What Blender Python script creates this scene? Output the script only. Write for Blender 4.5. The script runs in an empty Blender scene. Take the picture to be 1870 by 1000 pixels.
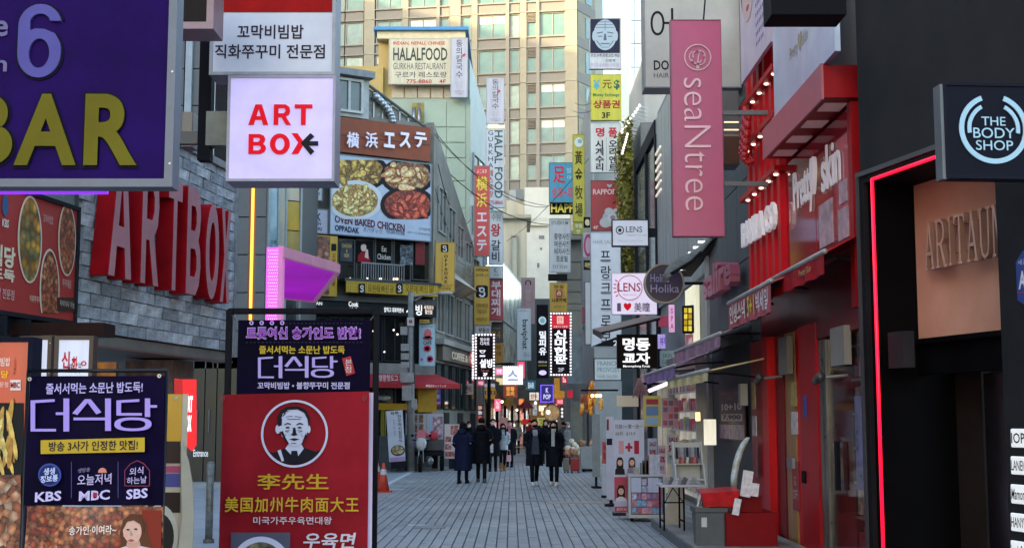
import bpy, bmesh, math, random
from mathutils import Vector, Matrix
R = math.radians
rnd = random.Random(7)
scene = bpy.context.scene
COL = scene.collection

# ---------------- camera, world, sun, exposure ----------------
FPX, CX, CY, HZ, CAMH = 2400.0, 935.0, 500.0, 765.0, 1.75
TILT = math.atan((HZ - CY) / FPX)
cam_data = bpy.data.cameras.new('camera')
cam = bpy.data.objects.new('camera', cam_data)
COL.objects.link(cam)
cam.location = (0, 0, CAMH)
cam.rotation_euler = (R(90) + TILT, 0, 0)
cam_data.sensor_width = 36
cam_data.lens = FPX / 1870.0 * 36
cam_data.clip_end = 3000
scene.camera = cam

SUN_EL, SUN_HEAD = 13.0, 50.0          # heading of travel, degrees clockwise from +Y
EXPO = 2.6
EM = 2 ** -EXPO
world = bpy.data.worlds.new('World')
scene.world = world
world.use_nodes = True
wn = world.node_tree.nodes
bg = wn['Background']
sky = wn.new('ShaderNodeTexSky')
sky.sky_type = 'NISHITA'
sky.sun_disc = False
sky.sun_elevation = R(SUN_EL)
sky.sun_rotation = R(SUN_HEAD + 180)
sky.air_density = 1.0
sky.dust_density = 1.8
sky.ozone_density = 0.45
world.node_tree.links.new(sky.outputs[0], bg.inputs[0])
bg.inputs[1].default_value = 0.15
sl = bpy.data.lights.new('sun', 'SUN')
sun = bpy.data.objects.new('sun', sl)
COL.objects.link(sun)
hd = R(SUN_HEAD)
d = Vector((math.sin(hd) * math.cos(R(SUN_EL)), math.cos(hd) * math.cos(R(SUN_EL)), -math.sin(R(SUN_EL))))
sun.rotation_euler = d.to_track_quat('-Z', 'Y').to_euler()
sl.energy = 1.5
sl.angle = R(0.6)
sl.color = (1.0, 0.74, 0.40)
scene.view_settings.view_transform = 'Standard'
scene.view_settings.look = 'None'
scene.view_settings.exposure = EXPO
scene.view_settings.gamma = 1
try:
    scene.cycles.max_bounces = 6
    scene.cycles.transparent_max_bounces = 8
    scene.cycles.use_denoising = True
    scene.cycles.sample_clamp_indirect = 4
except Exception:
    pass

# ---------------- helpers ----------------
def rgb(h):
    h = h.lstrip('#')
    o = []
    for i in (0, 2, 4):
        c = int(h[i:i+2], 16) / 255
        o.append(c / 12.92 if c <= .04045 else ((c + .055) / 1.055) ** 2.4)
    return tuple(o)

MC = {}
def mat(col, rough=.55, emit=0, metal=0, var=.06, sc=3.0, bump=0.0, bsc=40, spec=.5, streak=0, alpha=1, col2=None, kind=None, tr=0):
    """one procedural material; col is an srgb hex"""
    if not emit and spec == .5 and not metal and isinstance(col, str) and max(rgb(col)) < .035: spec = .05; rough = max(rough, .6)
    key = (col, rough, emit, metal, var, sc, bump, bsc, spec, streak, alpha, col2, kind, tr)
    if key in MC: return MC[key]
    m = bpy.data.materials.new('m_' + str(col)); m.use_nodes = True
    nt = m.node_tree; N = nt.nodes; L = nt.links
    p = N['Principled BSDF']
    c = rgb(col)
    p.inputs['Roughness'].default_value = rough
    p.inputs['Metallic'].default_value = metal
    p.inputs['Specular IOR Level'].default_value = spec
    if tr: p.inputs['Transmission Weight'].default_value = tr
    if alpha < 1: p.inputs['Alpha'].default_value = alpha
    tc = N.new('ShaderNodeTexCoord')
    src = None
    if kind == 'food':
        v = N.new('ShaderNodeTexVoronoi'); v.inputs['Scale'].default_value = sc * 1.6
        v.inputs['Randomness'].default_value = 1
        L.new(tc.outputs['Object'], v.inputs['Vector'])
        n = N.new('ShaderNodeTexNoise'); n.inputs['Scale'].default_value = sc * 1.7; n.inputs['Detail'].default_value = 5
        L.new(tc.outputs['Object'], n.inputs['Vector'])
        sx = N.new('ShaderNodeSeparateColor'); L.new(v.outputs['Color'], sx.inputs[0])
        ad = N.new('ShaderNodeMath'); ad.operation = 'MULTIPLY_ADD'
        L.new(n.outputs['Fac'], ad.inputs[0]); ad.inputs[1].default_value = .9; L.new(sx.outputs[0], ad.inputs[2])
        ml = N.new('ShaderNodeMath'); ml.operation = 'MULTIPLY'; L.new(ad.outputs[0], ml.inputs[0]); ml.inputs[1].default_value = .62
        cr = N.new('ShaderNodeValToRGB')
        L.new(ml.outputs[0], cr.inputs[0])
        cols = [col] + list(col2)
        el = cr.color_ramp.elements
        el[0].position = .12; el[0].color = (*rgb(cols[0]), 1)
        el[1].position = .88; el[1].color = (*rgb(cols[-1]), 1)
        for i, cc in enumerate(cols[1:-1]):
            e = el.new(.12 + .76 * (i + 1) / (len(cols) - 1)); e.color = (*rgb(cc), 1)
        mv = N.new('ShaderNodeMapRange'); mv.inputs[1].default_value = .05; mv.inputs[2].default_value = .75; mv.inputs[3].default_value = 1.25; mv.inputs[4].default_value = .35
        L.new(v.outputs['Distance'], mv.inputs[0])
        n3 = N.new('ShaderNodeTexNoise'); n3.inputs['Scale'].default_value = sc * .6; n3.inputs['Detail'].default_value = 3; L.new(tc.outputs['Object'], n3.inputs['Vector'])
        m3 = N.new('ShaderNodeMath'); m3.operation = 'MULTIPLY_ADD'; L.new(n3.outputs['Fac'], m3.inputs[0]); m3.inputs[1].default_value = 1.1; m3.inputs[2].default_value = .45
        m4 = N.new('ShaderNodeMath'); m4.operation = 'MULTIPLY'; L.new(mv.outputs[0], m4.inputs[0]); L.new(m3.outputs[0], m4.inputs[1])
        vs_ = N.new('ShaderNodeVectorMath'); vs_.operation = 'SCALE'; L.new(cr.outputs[0], vs_.inputs[0]); L.new(m4.outputs[0], vs_.inputs['Scale'])
        src = vs_.outputs[0]
    elif var > 0 or col2:
        n = N.new('ShaderNodeTexNoise'); n.inputs['Scale'].default_value = sc; n.inputs['Detail'].default_value = 6
        n.inputs['Roughness'].default_value = .62
        mp = N.new('ShaderNodeMapping')
        if streak: mp.inputs['Scale'].default_value = (streak, streak, .25)
        L.new(tc.outputs['Object'], mp.inputs[0]); L.new(mp.outputs[0], n.inputs['Vector'])
        mx = N.new('ShaderNodeMix'); mx.data_type = 'RGBA'
        a = tuple(max(0, x * (1 - 2.2 * var)) for x in c)
        b = tuple(min(1, x * (1 + 2.2 * var)) for x in c)
        if col2: b = rgb(col2)
        rp = N.new('ShaderNodeMapRange'); rp.inputs[1].default_value = .32; rp.inputs[2].default_value = .68
        L.new(n.outputs['Fac'], rp.inputs[0]); L.new(rp.outputs[0], mx.inputs[0])
        mx.inputs[6].default_value = (*a, 1); mx.inputs[7].default_value = (*b, 1)
        src = mx.outputs[2]
        if not emit and rough > .12:
            rr = N.new('ShaderNodeMapRange'); rr.inputs[3].default_value = rough - .1; rr.inputs[4].default_value = min(1, rough + .1)
            L.new(n.outputs['Fac'], rr.inputs[0]); L.new(rr.outputs[0], p.inputs['Roughness'])
    if src: L.new(src, p.inputs['Base Color'])
    else: p.inputs['Base Color'].default_value = (*c, 1)
    if bump:
        n2 = N.new('ShaderNodeTexNoise'); n2.inputs['Scale'].default_value = bsc; n2.inputs['Detail'].default_value = 4
        L.new(tc.outputs['Object'], n2.inputs['Vector'])
        bp = N.new('ShaderNodeBump'); bp.inputs['Strength'].default_value = bump; bp.inputs['Distance'].default_value = .02
        L.new(n2.outputs['Fac'], bp.inputs['Height']); L.new(bp.outputs[0], p.inputs['Normal'])
    if emit:
        if src: L.new(src, p.inputs['Emission Color'])
        else: p.inputs['Emission Color'].default_value = (*c, 1)
        p.inputs['Emission Strength'].default_value = emit * EM
    MC[key] = m
    return m

def stained(m, sc=.35, lo=.72, hi=1.08):
    """worn patches that lie across the whole street"""
    nt = m.node_tree; N = nt.nodes; L = nt.links; p = N['Principled BSDF']
    src = p.inputs['Base Color'].links[0].from_socket
    g_ = N.new('ShaderNodeNewGeometry'); n = N.new('ShaderNodeTexNoise'); n.inputs['Scale'].default_value = sc; n.inputs['Detail'].default_value = 9; n.inputs['Roughness'].default_value = .7
    L.new(g_.outputs['Position'], n.inputs['Vector'])
    n2 = N.new('ShaderNodeTexNoise'); n2.inputs['Scale'].default_value = 4; n2.inputs['Detail'].default_value = 4; L.new(g_.outputs['Position'], n2.inputs['Vector'])
    r1 = N.new('ShaderNodeMapRange'); r1.inputs[1].default_value = .35; r1.inputs[2].default_value = .62; r1.inputs[3].default_value = lo; r1.inputs[4].default_value = hi; L.new(n.outputs['Fac'], r1.inputs[0])
    r2 = N.new('ShaderNodeMapRange'); r2.inputs[1].default_value = .27; r2.inputs[2].default_value = .36; r2.inputs[3].default_value = .7; r2.inputs[4].default_value = 1; L.new(n2.outputs['Fac'], r2.inputs[0])
    mu = N.new('ShaderNodeMath'); mu.operation = 'MULTIPLY'; L.new(r1.outputs[0], mu.inputs[0]); L.new(r2.outputs[0], mu.inputs[1])
    vm = N.new('ShaderNodeVectorMath'); vm.operation = 'SCALE'; L.new(src, vm.inputs[0]); L.new(mu.outputs[0], vm.inputs['Scale']); L.new(vm.outputs[0], p.inputs['Base Color'])
    return m

def pr(c, e=0):            # print colour
    if not isinstance(c, str): return c
    return mat(c, .6, emit=e, var=0, spec=.15)

class MB:
    def __init__(s): s.v = []; s.f = []
    def add(s, vs, fs):
        o = len(s.v); s.v += [tuple(x) for x in vs]; s.f += [tuple(i + o for i in f) for f in fs]; return s
    def box(s, x0, x1, y0, y1, z0, z1):
        return s.add([(x0,y0,z0),(x1,y0,z0),(x1,y1,z0),(x0,y1,z0),(x0,y0,z1),(x1,y0,z1),(x1,y1,z1),(x0,y1,z1)],
                     [(0,3,2,1),(4,5,6,7),(0,1,5,4),(1,2,6,5),(2,3,7,6),(3,0,4,7)])
    def cyl(s, a, b, r0, r1=None, n=10, caps=True):
        r1 = r0 if r1 is None else r1
        a = Vector(a); b = Vector(b); d = (b - a)
        if d.length < 1e-6: return s
        q = d.to_track_quat('Z', 'Y')
        vs = []
        for c, r in ((a, r0), (b, r1)):
            for i in range(n):
                t = 2 * math.pi * i / n
                vs.append(c + q @ Vector((r * math.cos(t), r * math.sin(t), 0)))
        fs = [(i, (i + 1) % n, n + (i + 1) % n, n + i) for i in range(n)]
        if caps: fs += [tuple(range(n - 1, -1, -1)), tuple(range(n, 2 * n))]
        return s.add(vs, fs)
    def tube(s, pts, r, n=8):
        for i in range(len(pts) - 1): s.cyl(pts[i], pts[i+1], r, r, n)
        return s
    def ball(s, c, r, n=8, m=6, sx=1, sy=1, sz=1):
        vs = [(c[0], c[1], c[2] - r * sz)]
        for j in range(1, m):
            ph = -math.pi / 2 + math.pi * j / m
            for i in range(n):
                t = 2 * math.pi * i / n
                vs.append((c[0] + sx * r * math.cos(ph) * math.cos(t), c[1] + sy * r * math.cos(ph) * math.sin(t), c[2] + sz * r * math.sin(ph)))
        vs.append((c[0], c[1], c[2] + r * sz)); T = len(vs) - 1
        fs = [(0, 1 + (i + 1) % n, 1 + i) for i in range(n)]
        for j in range(m - 2):
            b = 1 + j * n
            fs += [(b + i, b + (i + 1) % n, b + n + (i + 1) % n, b + n + i) for i in range(n)]
        b = 1 + (m - 2) * n
        fs += [(b + i, b + (i + 1) % n, T) for i in range(n)]
        return s.add(vs, fs)
    def prism(s, pts, y0, y1):          # polygon in x,z extruded along y
        n = len(pts)
        vs = [(x, y0, z) for x, z in pts] + [(x, y1, z) for x, z in pts]
        fs = [tuple(range(n)), tuple(range(2 * n - 1, n - 1, -1))]
        fs += [(i, n + i, n + (i + 1) % n, (i + 1) % n) for i in range(n)]
        return s.add(vs, fs)
    def hprism(s, pts, z0, z1):         # polygon in x,y extruded along z
        n = len(pts)
        vs = [(x, y, z0) for x, y in pts] + [(x, y, z1) for x, y in pts]
        fs = [tuple(range(n - 1, -1, -1)), tuple(range(n, 2 * n))]
        fs += [(i, (i + 1) % n, n + (i + 1) % n, n + i) for i in range(n)]
        return s.add(vs, fs)
    def ring(s, cx, cz, r0, r1, y0, y1, n=40, a0=0, a1=360, sx=1):
        k = n
        full = abs(a1 - a0) >= 359.9
        idx = k if full else k + 1
        vs = []
        for i in range(idx):
            t = R(a0 + (a1 - a0) * i / k)
            for r in (r0, r1):
                for y in (y0, y1):
                    vs.append((cx + sx * r * math.cos(t), y, cz + r * math.sin(t)))
        fs = []
        for i in range(k):
            a = 4 * i; b = 4 * ((i + 1) % idx)
            fs += [(a, b, b + 2, a + 2), (a + 1, a + 3, b + 3, b + 1), (a + 2, b + 2, b + 3, a + 3), (a, a + 1, b + 1, b)]
        if not full:
            e = 4 * k
            fs += [(0, 2, 3, 1), (e, e + 1, e + 3, e + 2)]
        return s.add(vs, fs)
    def loft(s, rings, caps=True):
        n = len(rings[0]); vs = [p for r in rings for p in r]; fs = []
        for j in range(len(rings) - 1):
            for i in range(n):
                a = j * n + i; b = j * n + (i + 1) % n
                fs.append((a, b, b + n, a + n))
        if caps: fs += [tuple(range(n - 1, -1, -1)), tuple(range((len(rings) - 1) * n, len(rings) * n))]
        return s.add(vs, fs)
    def mesh(s, name, m, smooth=False, recalc=True):
        me = bpy.data.meshes.new(name)
        me.from_pydata(s.v, [], s.f)
        if recalc:
            bm = bmesh.new(); bm.from_mesh(me)
            bmesh.ops.recalc_face_normals(bm, faces=bm.faces)
            bm.to_mesh(me); bm.free()
        if m: me.materials.append(m)
        if smooth: me.polygons.foreach_set('use_smooth', [True] * len(me.polygons))
        me.update()
        return me

def obj(name, mb, m, parent=None, smooth=False, bevel=0, kind=None):
    me = mb if isinstance(mb, bpy.types.Mesh) else mb.mesh(name, m, smooth)
    o = bpy.data.objects.new(name, me); COL.objects.link(o)
    if parent: o.parent = parent
    if bevel:
        b = o.modifiers.new('bevel', 'BEVEL'); b.width = bevel; b.segments = 2; b.limit_method = 'ANGLE'
    if kind: o['kind'] = kind
    return o

def thing(name, label, cat, loc=(0, 0, 0), rz=0, group=None, kind=None):
    o = bpy.data.objects.new(name, None); COL.objects.link(o)
    o.empty_display_size = .1
    o.location = loc; o.rotation_euler = (0, 0, rz)
    o['label'] = label; o['category'] = cat
    if group: o['group'] = group
    if kind: o['kind'] = kind
    return o
def tag(o, label, cat, group=None):
    o['label'] = label; o['category'] = cat
    if group: o['group'] = group
    return o
def bx(name, x0, x1, y0, y1, z0, z1, m, parent, bevel=0):
    return obj(name, MB().box(min(x0,x1), max(x0,x1), min(y0,y1), max(y0,y1), min(z0,z1), max(z0,z1)), m, parent, bevel=bevel)

ST, CT = math.sin(TILT), math.cos(TILT)
def ray(px, py):
    a = (px - CX) / FPX; b = (CY - py) / FPX
    return Vector((a, CT - b * ST, ST + b * CT))
def at(px, py, Y):
    r = ray(px, py); return Vector((0, 0, CAMH)) + r * (Y / r.y)
def ground(px, py):
    r = ray(px, py); return Vector((0, 0, CAMH)) + r * (-CAMH / r.z)

class Plane:
    """a vertical plane through (x,y) whose local x runs at angle ang; local y goes away from the viewer"""
    def __init__(s, x, y, ang=0, z=0):
        s.p = Vector((x, y, z)); s.a = ang
        s.u = Vector((math.cos(ang), math.sin(ang), 0)); s.n = Vector((-math.sin(ang), math.cos(ang), 0))
    def hit(s, px, py, depth=0):
        r = ray(px, py); o = Vector((0, 0, CAMH))
        t = ((s.p - o).dot(s.n) + depth) / r.dot(s.n)
        q = o + r * t - s.p
        return q.dot(s.u), q.z
    def rect(s, r, depth=0):
        x0, y0, x1, y1 = r
        mx, my = (x0 + x1) / 2, (y0 + y1) / 2
        u0 = s.hit(x0, my, depth)[0]; u1 = s.hit(x1, my, depth)[0]
        z1 = s.hit(mx, y0, depth)[1]; z0 = s.hit(mx, y1, depth)[1]
        return u0, u1, z0, z1
    def world(s, u, w, z):
        return s.p + s.u * u + s.n * w + Vector((0, 0, z))
    def root(s, name, label, cat, group=None):
        return thing(name, label, cat, s.p, s.a, group)

TX = {}
TCURVE = bpy.data.curves.new('t', 'FONT'); TOBJ = bpy.data.objects.new('t', TCURVE)
WARM = '¥·•∩●♥こはまよエオクグスダッテトドパホ一元先全加占国場大州式抛日李桔横浜片牛牧王生瞳篇美肉買足身送金面韓鷄黃가간갈개경계고과관교구국궁권그꼬꾸낙난날낵네녁노는늘능단달닭당대더도동두둑디떡라랑래레렌로롯르리림마막만맛매먹면명문미밀반발밥방배별보볶본봉부불뷰븐비빅빔빙빠빵사산상생서석설세소손송수숯스시식신심쌀쌈아안앙약어업에엔여영예오와왕외요우원유육음의이인일임자작장저전점정족종주줄중즈지직진집쭈찌찜찻체춘치카칼커콤크타택토통트특티판페편포품프피필하한할함합핫향화환회횟'
TCURVE.body = WARM
bpy.data.meshes.remove(bpy.data.meshes.new_from_object(TOBJ))
def text_geo(body, bold, ext, sp=1.0, ls=1.0, res=2, shear=0):
    key = (body, bold, ext, sp, ls, res, shear)
    if key in TX: return TX[key]
    c = TCURVE; c.body = body; c.offset = bold; c.resolution_u = res
    c.extrude = ext; c.align_x = 'CENTER'; c.space_character = sp; c.space_line = ls; c.shear = shear
    o = TOBJ
    me = bpy.data.meshes.new_from_object(o)
    vs = [v.co.copy() for v in me.vertices]; fs = [tuple(p.vertices) for p in me.polygons]
    bpy.data.meshes.remove(me)
    xs = [v.x for v in vs]; ys = [v.y for v in vs]
    TX[key] = (vs, fs, min(xs), max(xs), min(ys), max(ys))
    return TX[key]

def text(parent, body, u0, u1, z0, z1, m, y=-.004, bold=.0, depth=0, rot=0, sp=1.0, ls=1.0, name='lettering', skew=None, res=2, shear=0):
    """text fitted to a rectangle of the parent's local xz plane. rot=1: reads downwards, turned clockwise"""
    if any(0x4e00 <= ord(q_) < 0xa000 for q_ in body): bold = min(bold, .014)
    vs, fs, a, b, c, d_ = text_geo(body, bold, .5 if depth else 0, sp, ls, res, shear)
    W = (b - a) or 1; H = (d_ - c) or 1
    mb = MB(); out = []
    for v in vs:
        s_, t_ = (v.x - a) / W, (v.y - c) / H
        if rot == 1: s_, t_ = t_, 1 - s_
        yy = y - (v.z + .5) * depth if depth else y
        zz = z0 + (z1 - z0) * t_
        if skew: zz += skew * (s_ - .5)
        out.append((u0 + (u1 - u0) * s_, yy, zz))
    mb.add(out, fs)
    me = mb.mesh(name, m, recalc=bool(depth))
    return obj(name, me, None, parent)

def stack(s):     # vertical writing: one character per line
    return '\n'.join(s)

def sign(name, label, rect, Y, col, t=.14, ang=0, emit=0, frame=None, fw=.02, group=None, cat='sign', texts=(), rough=.4, var=.03, side=None):
    """box sign whose face fills the photo rectangle at depth Y"""
    cxp = (rect[0] + rect[2]) / 2; cyp = (rect[1] + rect[3]) / 2
    c = at(cxp, cyp, Y)
    P = Plane(c.x, c.y, ang)
    u0, u1, z0, z1 = P.rect(rect)
    P = Plane(*(P.world((u0 + u1) / 2, 0, 0).xy), ang, z0)
    u0, u1, z0, z1 = P.rect(rect)
    r = P.root(name, label, cat, group)
    fm = mat(col, rough, emit=emit, var=max(var, .07), sc=2.2, streak=2.5) if isinstance(col, str) else col
    if frame:
        o = MB(); b = fw
        o.box(u0 - b, u1 + b, 0.0, t, z1, z1 + b); o.box(u0 - b, u1 + b, 0.0, t, z0 - b, z0)
        o.box(u0 - b, u0, 0.0, t, z0, z1); o.box(u1, u1 + b, 0.0, t, z0, z1)
        o.box(u0 - b, u1 + b, t, t + .012, z0 - b, z1 + b)
        obj('frame', o, mat(frame, .45, var=.08, sc=6) if isinstance(frame, str) else frame, r)
        bx('face', u0, u1, .012, t, z0, z1, fm, r)
        fy = .012
    else:
        bx('face', u0, u1, 0, t, z0, z1, fm, r, bevel=.006)
        fy = 0
    r['fy'] = fy
    for T in texts:
        s_, rc, cc = T[0], T[1], T[2]; kw = dict(T[3]) if len(T) > 3 else {}
        e = kw.pop('e', 0)
        a_, b_, c_, d_ = P.rect(rc)
        text(r, s_, a_, b_, c_, d_, pr(cc, e), y=fy - kw.pop('off', .004), **kw)
    return r, P

def shape(r, P, pts, m, name='picture', y=-.006, t=.002):
    """flat print: polygon given in photo pixels"""
    q = [P.hit(*p) for p in pts]
    return obj(name, MB().prism(q, y, y + t), pr(m) if isinstance(m, str) else m, r)
def oval(cx, cy, rx, ry, n=26, a=0):
    return [(cx + rx * math.cos(2*math.pi*i/n) * math.cos(a) - ry * math.sin(2*math.pi*i/n) * math.sin(a),
             cy + rx * math.cos(2*math.pi*i/n) * math.sin(a) + ry * math.sin(2*math.pi*i/n) * math.cos(a)) for i in range(n)]
def rectp(x0, y0, x1, y1): return [(x0, y0), (x1, y0), (x1, y1), (x0, y1)]
def bracket(r, P, px0, px1, py, back=.25, m='3a3d42'):
    u0, z = P.hit(px0, py); u1, _ = P.hit(px1, py)
    bx('bracket', u0, u1, .03, .08, z - .03, z + .03, mat(m, .5), r)

GLASS = mat('1c2b2e', .06, spec=1.0, var=.12, sc=.7)
GLASSB = mat('42605f', .08, spec=1.0, var=.15, sc=.5)
BLACK = mat('0c0c10', .5, var=.1)
STEEL = mat('8a9096', .35, metal=.8, var=.08)
DARKM = mat('1d2027', .45, var=.1)

# ================= GROUND =================
g = obj('ground', MB().box(-160, 160, -60, 900, -.5, -.03), mat('4a5054', .85, var=.12, sc=.6, bump=.3), None, kind='structure')
pv = obj('pavement', MB().box(-3.3, 4.4, 55.3, 300, -.02, -.004), mat('8c9498', .6, var=.08, sc=.8, bump=.2), None, kind='structure')
sp = obj('side_pavement', MB().box(-16, -3.45, -5, 140, -.02, -.002), mat('8f989e', .55, var=.08, sc=1.2, bump=.25, bsc=60), None, kind='structure')
kp = obj('kerb_line', MB().box(-3.45, -3.3, -5, 140, -.02, .004), mat('b9bfc2', .6, var=.1, sc=4), None, kind='structure')
pm = [mat(c, .52, var=.07, sc=5, bump=.3, bsc=70) for c in ('888e91', '8e9496', '83898d', '929696')]
pave = thing('street_paving', 'long bluish grey stone setts paving the street', 'paving', (0, 0, 0)); pave['kind'] = 'structure'
del pave['category']; del pave['label']
for m_ in pm: stained(m_)
PW, PL, GAP = .154, .6, .006
def setmesh(h):
    m = MB(); w = PW / 2 - GAP; l = PL / 2 - .0012
    m.add([(-w,-l,-.03),(w,-l,-.03),(w,l,-.03),(-w,l,-.03),(-w+.003,-l+.003,h),(w-.003,-l+.003,h),(w-.003,l-.003,h),(-w+.003,l-.003,h)],
          [(4,5,6,7),(0,1,5,4),(1,2,6,5),(2,3,7,6),(3,0,4,7)])
    return m
pmesh = [setmesh(0).mesh('sett', k, recalc=False) for k in pm]
rest = [MB() for _ in pm]
n_ind = 0
cols_n = int((3.95 + 3.3) / PW)
for j in range(64):
    y = 17.6 + j * PL
    for i in range(cols_n):
        x = -3.3 + PW * (i + .5)
        yy = y + (PL / 2 if i % 2 else 0) + .08 * math.sin(i * 7.3)
        k = rnd.choice((0, 0, 1, 1, 2, 3)); dz = rnd.uniform(-.003, .002)
        if n_ind < 290 and -2.1 < x < 2.9:
            o = bpy.data.objects.new('sett', pmesh[k]); COL.objects.link(o); o.parent = pave
            o.location = (x, yy, dz); n_ind += 1
        else:
            m = setmesh(0)
            rest[k].add([(a + x, b + yy, c + dz) for a, b, c in m.v], m.f)
for k in range(4):
    obj('setts', rest[k].mesh('setts', pm[k], recalc=False), None, pave, kind='stuff')
# faint painted dashes left of the setts, drain cover
for (px, py) in ((752, 879), (727, 893), (775, 910), (762, 958)):
    q = ground(px, py)
    obj('road_marking', MB().box(q.x - .16, q.x + .16, q.y - .05, q.y + .05, .001, .005), mat('c9cfd2', .6, var=.1, sc=20), None, kind='structure')
q = ground(785, 962)
dc = obj('drain_cover', MB().box(q.x - .25, q.x + .25, q.y - .3, q.y + .3, .001, .008), mat('6f777c', .5, var=.15, sc=20, bump=.6, bsc=90), None)
tag(dc, 'flat grey drain cover set into the street paving', 'drain cover')

# ================= FACADE KIT =================
WC = {}
def window(parent, u, z, w, h, fr='9aa0a2', gl=None, mull=1, d=.08, t=.05, y=0, rail=0):
    gl = gl or GLASSB
    key = (round(w, 2), round(h, 2), fr, gl.name, mull, d, t, rail)
    if key not in WC:
        m = MB()
        m.box(-w/2, w/2, -d, 0, -t/2 + h - t/2, h).box(-w/2, w/2, -d, 0, 0, t)
        m.box(-w/2, -w/2 + t, -d, 0, t, h - t).box(w/2 - t, w/2, -d, 0, t, h - t)
        for i in range(1, mull + 1):
            x = -w/2 + w * i / (mull + 1)
            m.box(x - t/2, x + t/2, -d * .8, 0, t, h - t)
        if rail: m.box(-w/2 + t, w/2 - t, -d * .7, 0, h * .7 - t/2, h * .7 + t/2)
        p = MB().box(-w/2 + t/2, w/2 - t/2, -.012, -.002, t/2, h - t/2)
        WC[key] = (m.mesh('window', mat(fr, .4, var=.06)), p.mesh('pane', gl))
    a, b = WC[key]
    o = bpy.data.objects.new('window', a); COL.objects.link(o); o.parent = parent; o.location = (u, y, z)
    q = bpy.data.objects.new('pane', b); COL.objects.link(q); q.parent = o
    return o

# ================= FAR TOWER =================
c = at(1055, 60, 120)
TP = Plane(c.x, c.y, R(-9.3))
tw = TP.root('office_tower', 'tall beige office tower with bands of green glass windows, sunlit at the top', 'tower')
CONC = mat('969280', .7, var=.07, sc=.5)
SPAN = mat('7a7872', .6, var=.05, sc=.8)
MULL = mat('7f7c74', .5, var=.05)
GLT = mat('60857f', .15, spec=.45, var=.2, sc=.25)
GLT2 = mat('5f827e', .15, spec=.5, var=.3, sc=.3)
GLT3 = mat('80988c', .2, spec=.6, var=.3, sc=.5)
LOUV = mat('7d7468', .6, var=.1, sc=2)
bx('core', -34, 0, .5, 26, 0, 62, CONC, tw)
cw = [(560,600,'W'),(600,612,'L'),(612,627,'W'),(629,662,'W'),(664,683,'L'),(685,733,'W'),(734,745,'L'),(746,797,'W'),(803,820,'W'),(821,841,'L'),(842,860,'W'),(861,872,'L'),
      (873,924,'W'),(931,949,'W'),(950,962,'L'),(962,980,'V'),(986,1033,'W'),(1033,1055,'L')]
ZS = [36.5 - 3.4 * k for k in range(-2, 8)]
def tu(px): return TP.hit(px, 200)[0]
shared = {}
def put(name, key, mk, loc, par):
    if key not in shared: shared[key] = mk()
    o = bpy.data.objects.new(name, shared[key]); COL.objects.link(o); o.parent = par; o.location = loc; return o
for (a, b, t) in cw:
    u0, u1 = tu(a), tu(b); w = u1 - u0; uc = (u0 + u1) / 2
    for z in ZS:
        if t == 'L':
            put('cladding_panel', ('L', round(w, 2)), lambda: MB().box(-w/2, w/2, -.18, .5, 0.02, 3.38).mesh('cladding_panel', CONC), (uc, 0, z), tw)
        else:
            put('spandrel_panel', ('S', round(w, 2)), lambda: MB().box(-w/2, w/2, -.05, .5, 0.03, .95).mesh('spandrel_panel', SPAN), (uc, 0, z), tw)
            put('ledge', ('E', round(w, 2)), lambda: MB().box(-w/2 - .1, w/2 + .1, -.22, -.02, -.06, .06).mesh('ledge', MULL), (uc, 0, z), tw)
            put('ledge', ('E', round(w, 2)), None, (uc, 0, z + .98), tw)
            k = rnd.choice((GLT, GLT, GLT2, GLT3))
            wd = window(tw, uc, z + 1.02, w, 2.3, '8b8a80', k, 1 if w > 1.8 else 0, .14, .09, y=.12)
            if t == 'V':
                put('louvre', ('V', round(w, 2)), lambda: (lambda m: [m.box(-w/2 + .1, w/2 - .1, -.12, .02, 1.45 + .14 * i, 1.52 + .14 * i) for i in range(6)] and m)(MB()).mesh('louvre', LOUV), (uc, 0.02, z + 1.0), tw)
            if rnd.random() < .34 and w > 1.4:
                put('blind', ('B', round(w, 2)), lambda: MB().box(-w/2 + .12, w/2 - .12, -.03, -.014, 1.5, 2.22).mesh('blind', mat('d8d8cc', .7)), (uc, .12, z + 1.0), tw)
for px in (800, 927.5, 983):
    bx('mullion', tu(px) - .16, tu(px) + .16, -.25, .5, 10, 44, MULL, tw)
# turned side of the tower
for z in ZS:
    m = MB().hprism([(0, 0), (1.35, 3.4), (1.2, 3.6), (-.1, .3)], z + .02, z + .95); obj('spandrel_panel', m, SPAN, tw)
    m = MB().hprism([(0.02, .1), (1.3, 3.4), (1.2, 3.6), (-.1, .4)], z + .95, z + 3.38); obj('cladding_panel', m, CONC, tw)
    m = MB().hprism([(.62, 1.5), (1.06, 2.64), (.96, 2.8), (.5, 1.7)], z + 1.1, z + 3.1); obj('pane', m, GLT2, tw)

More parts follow.
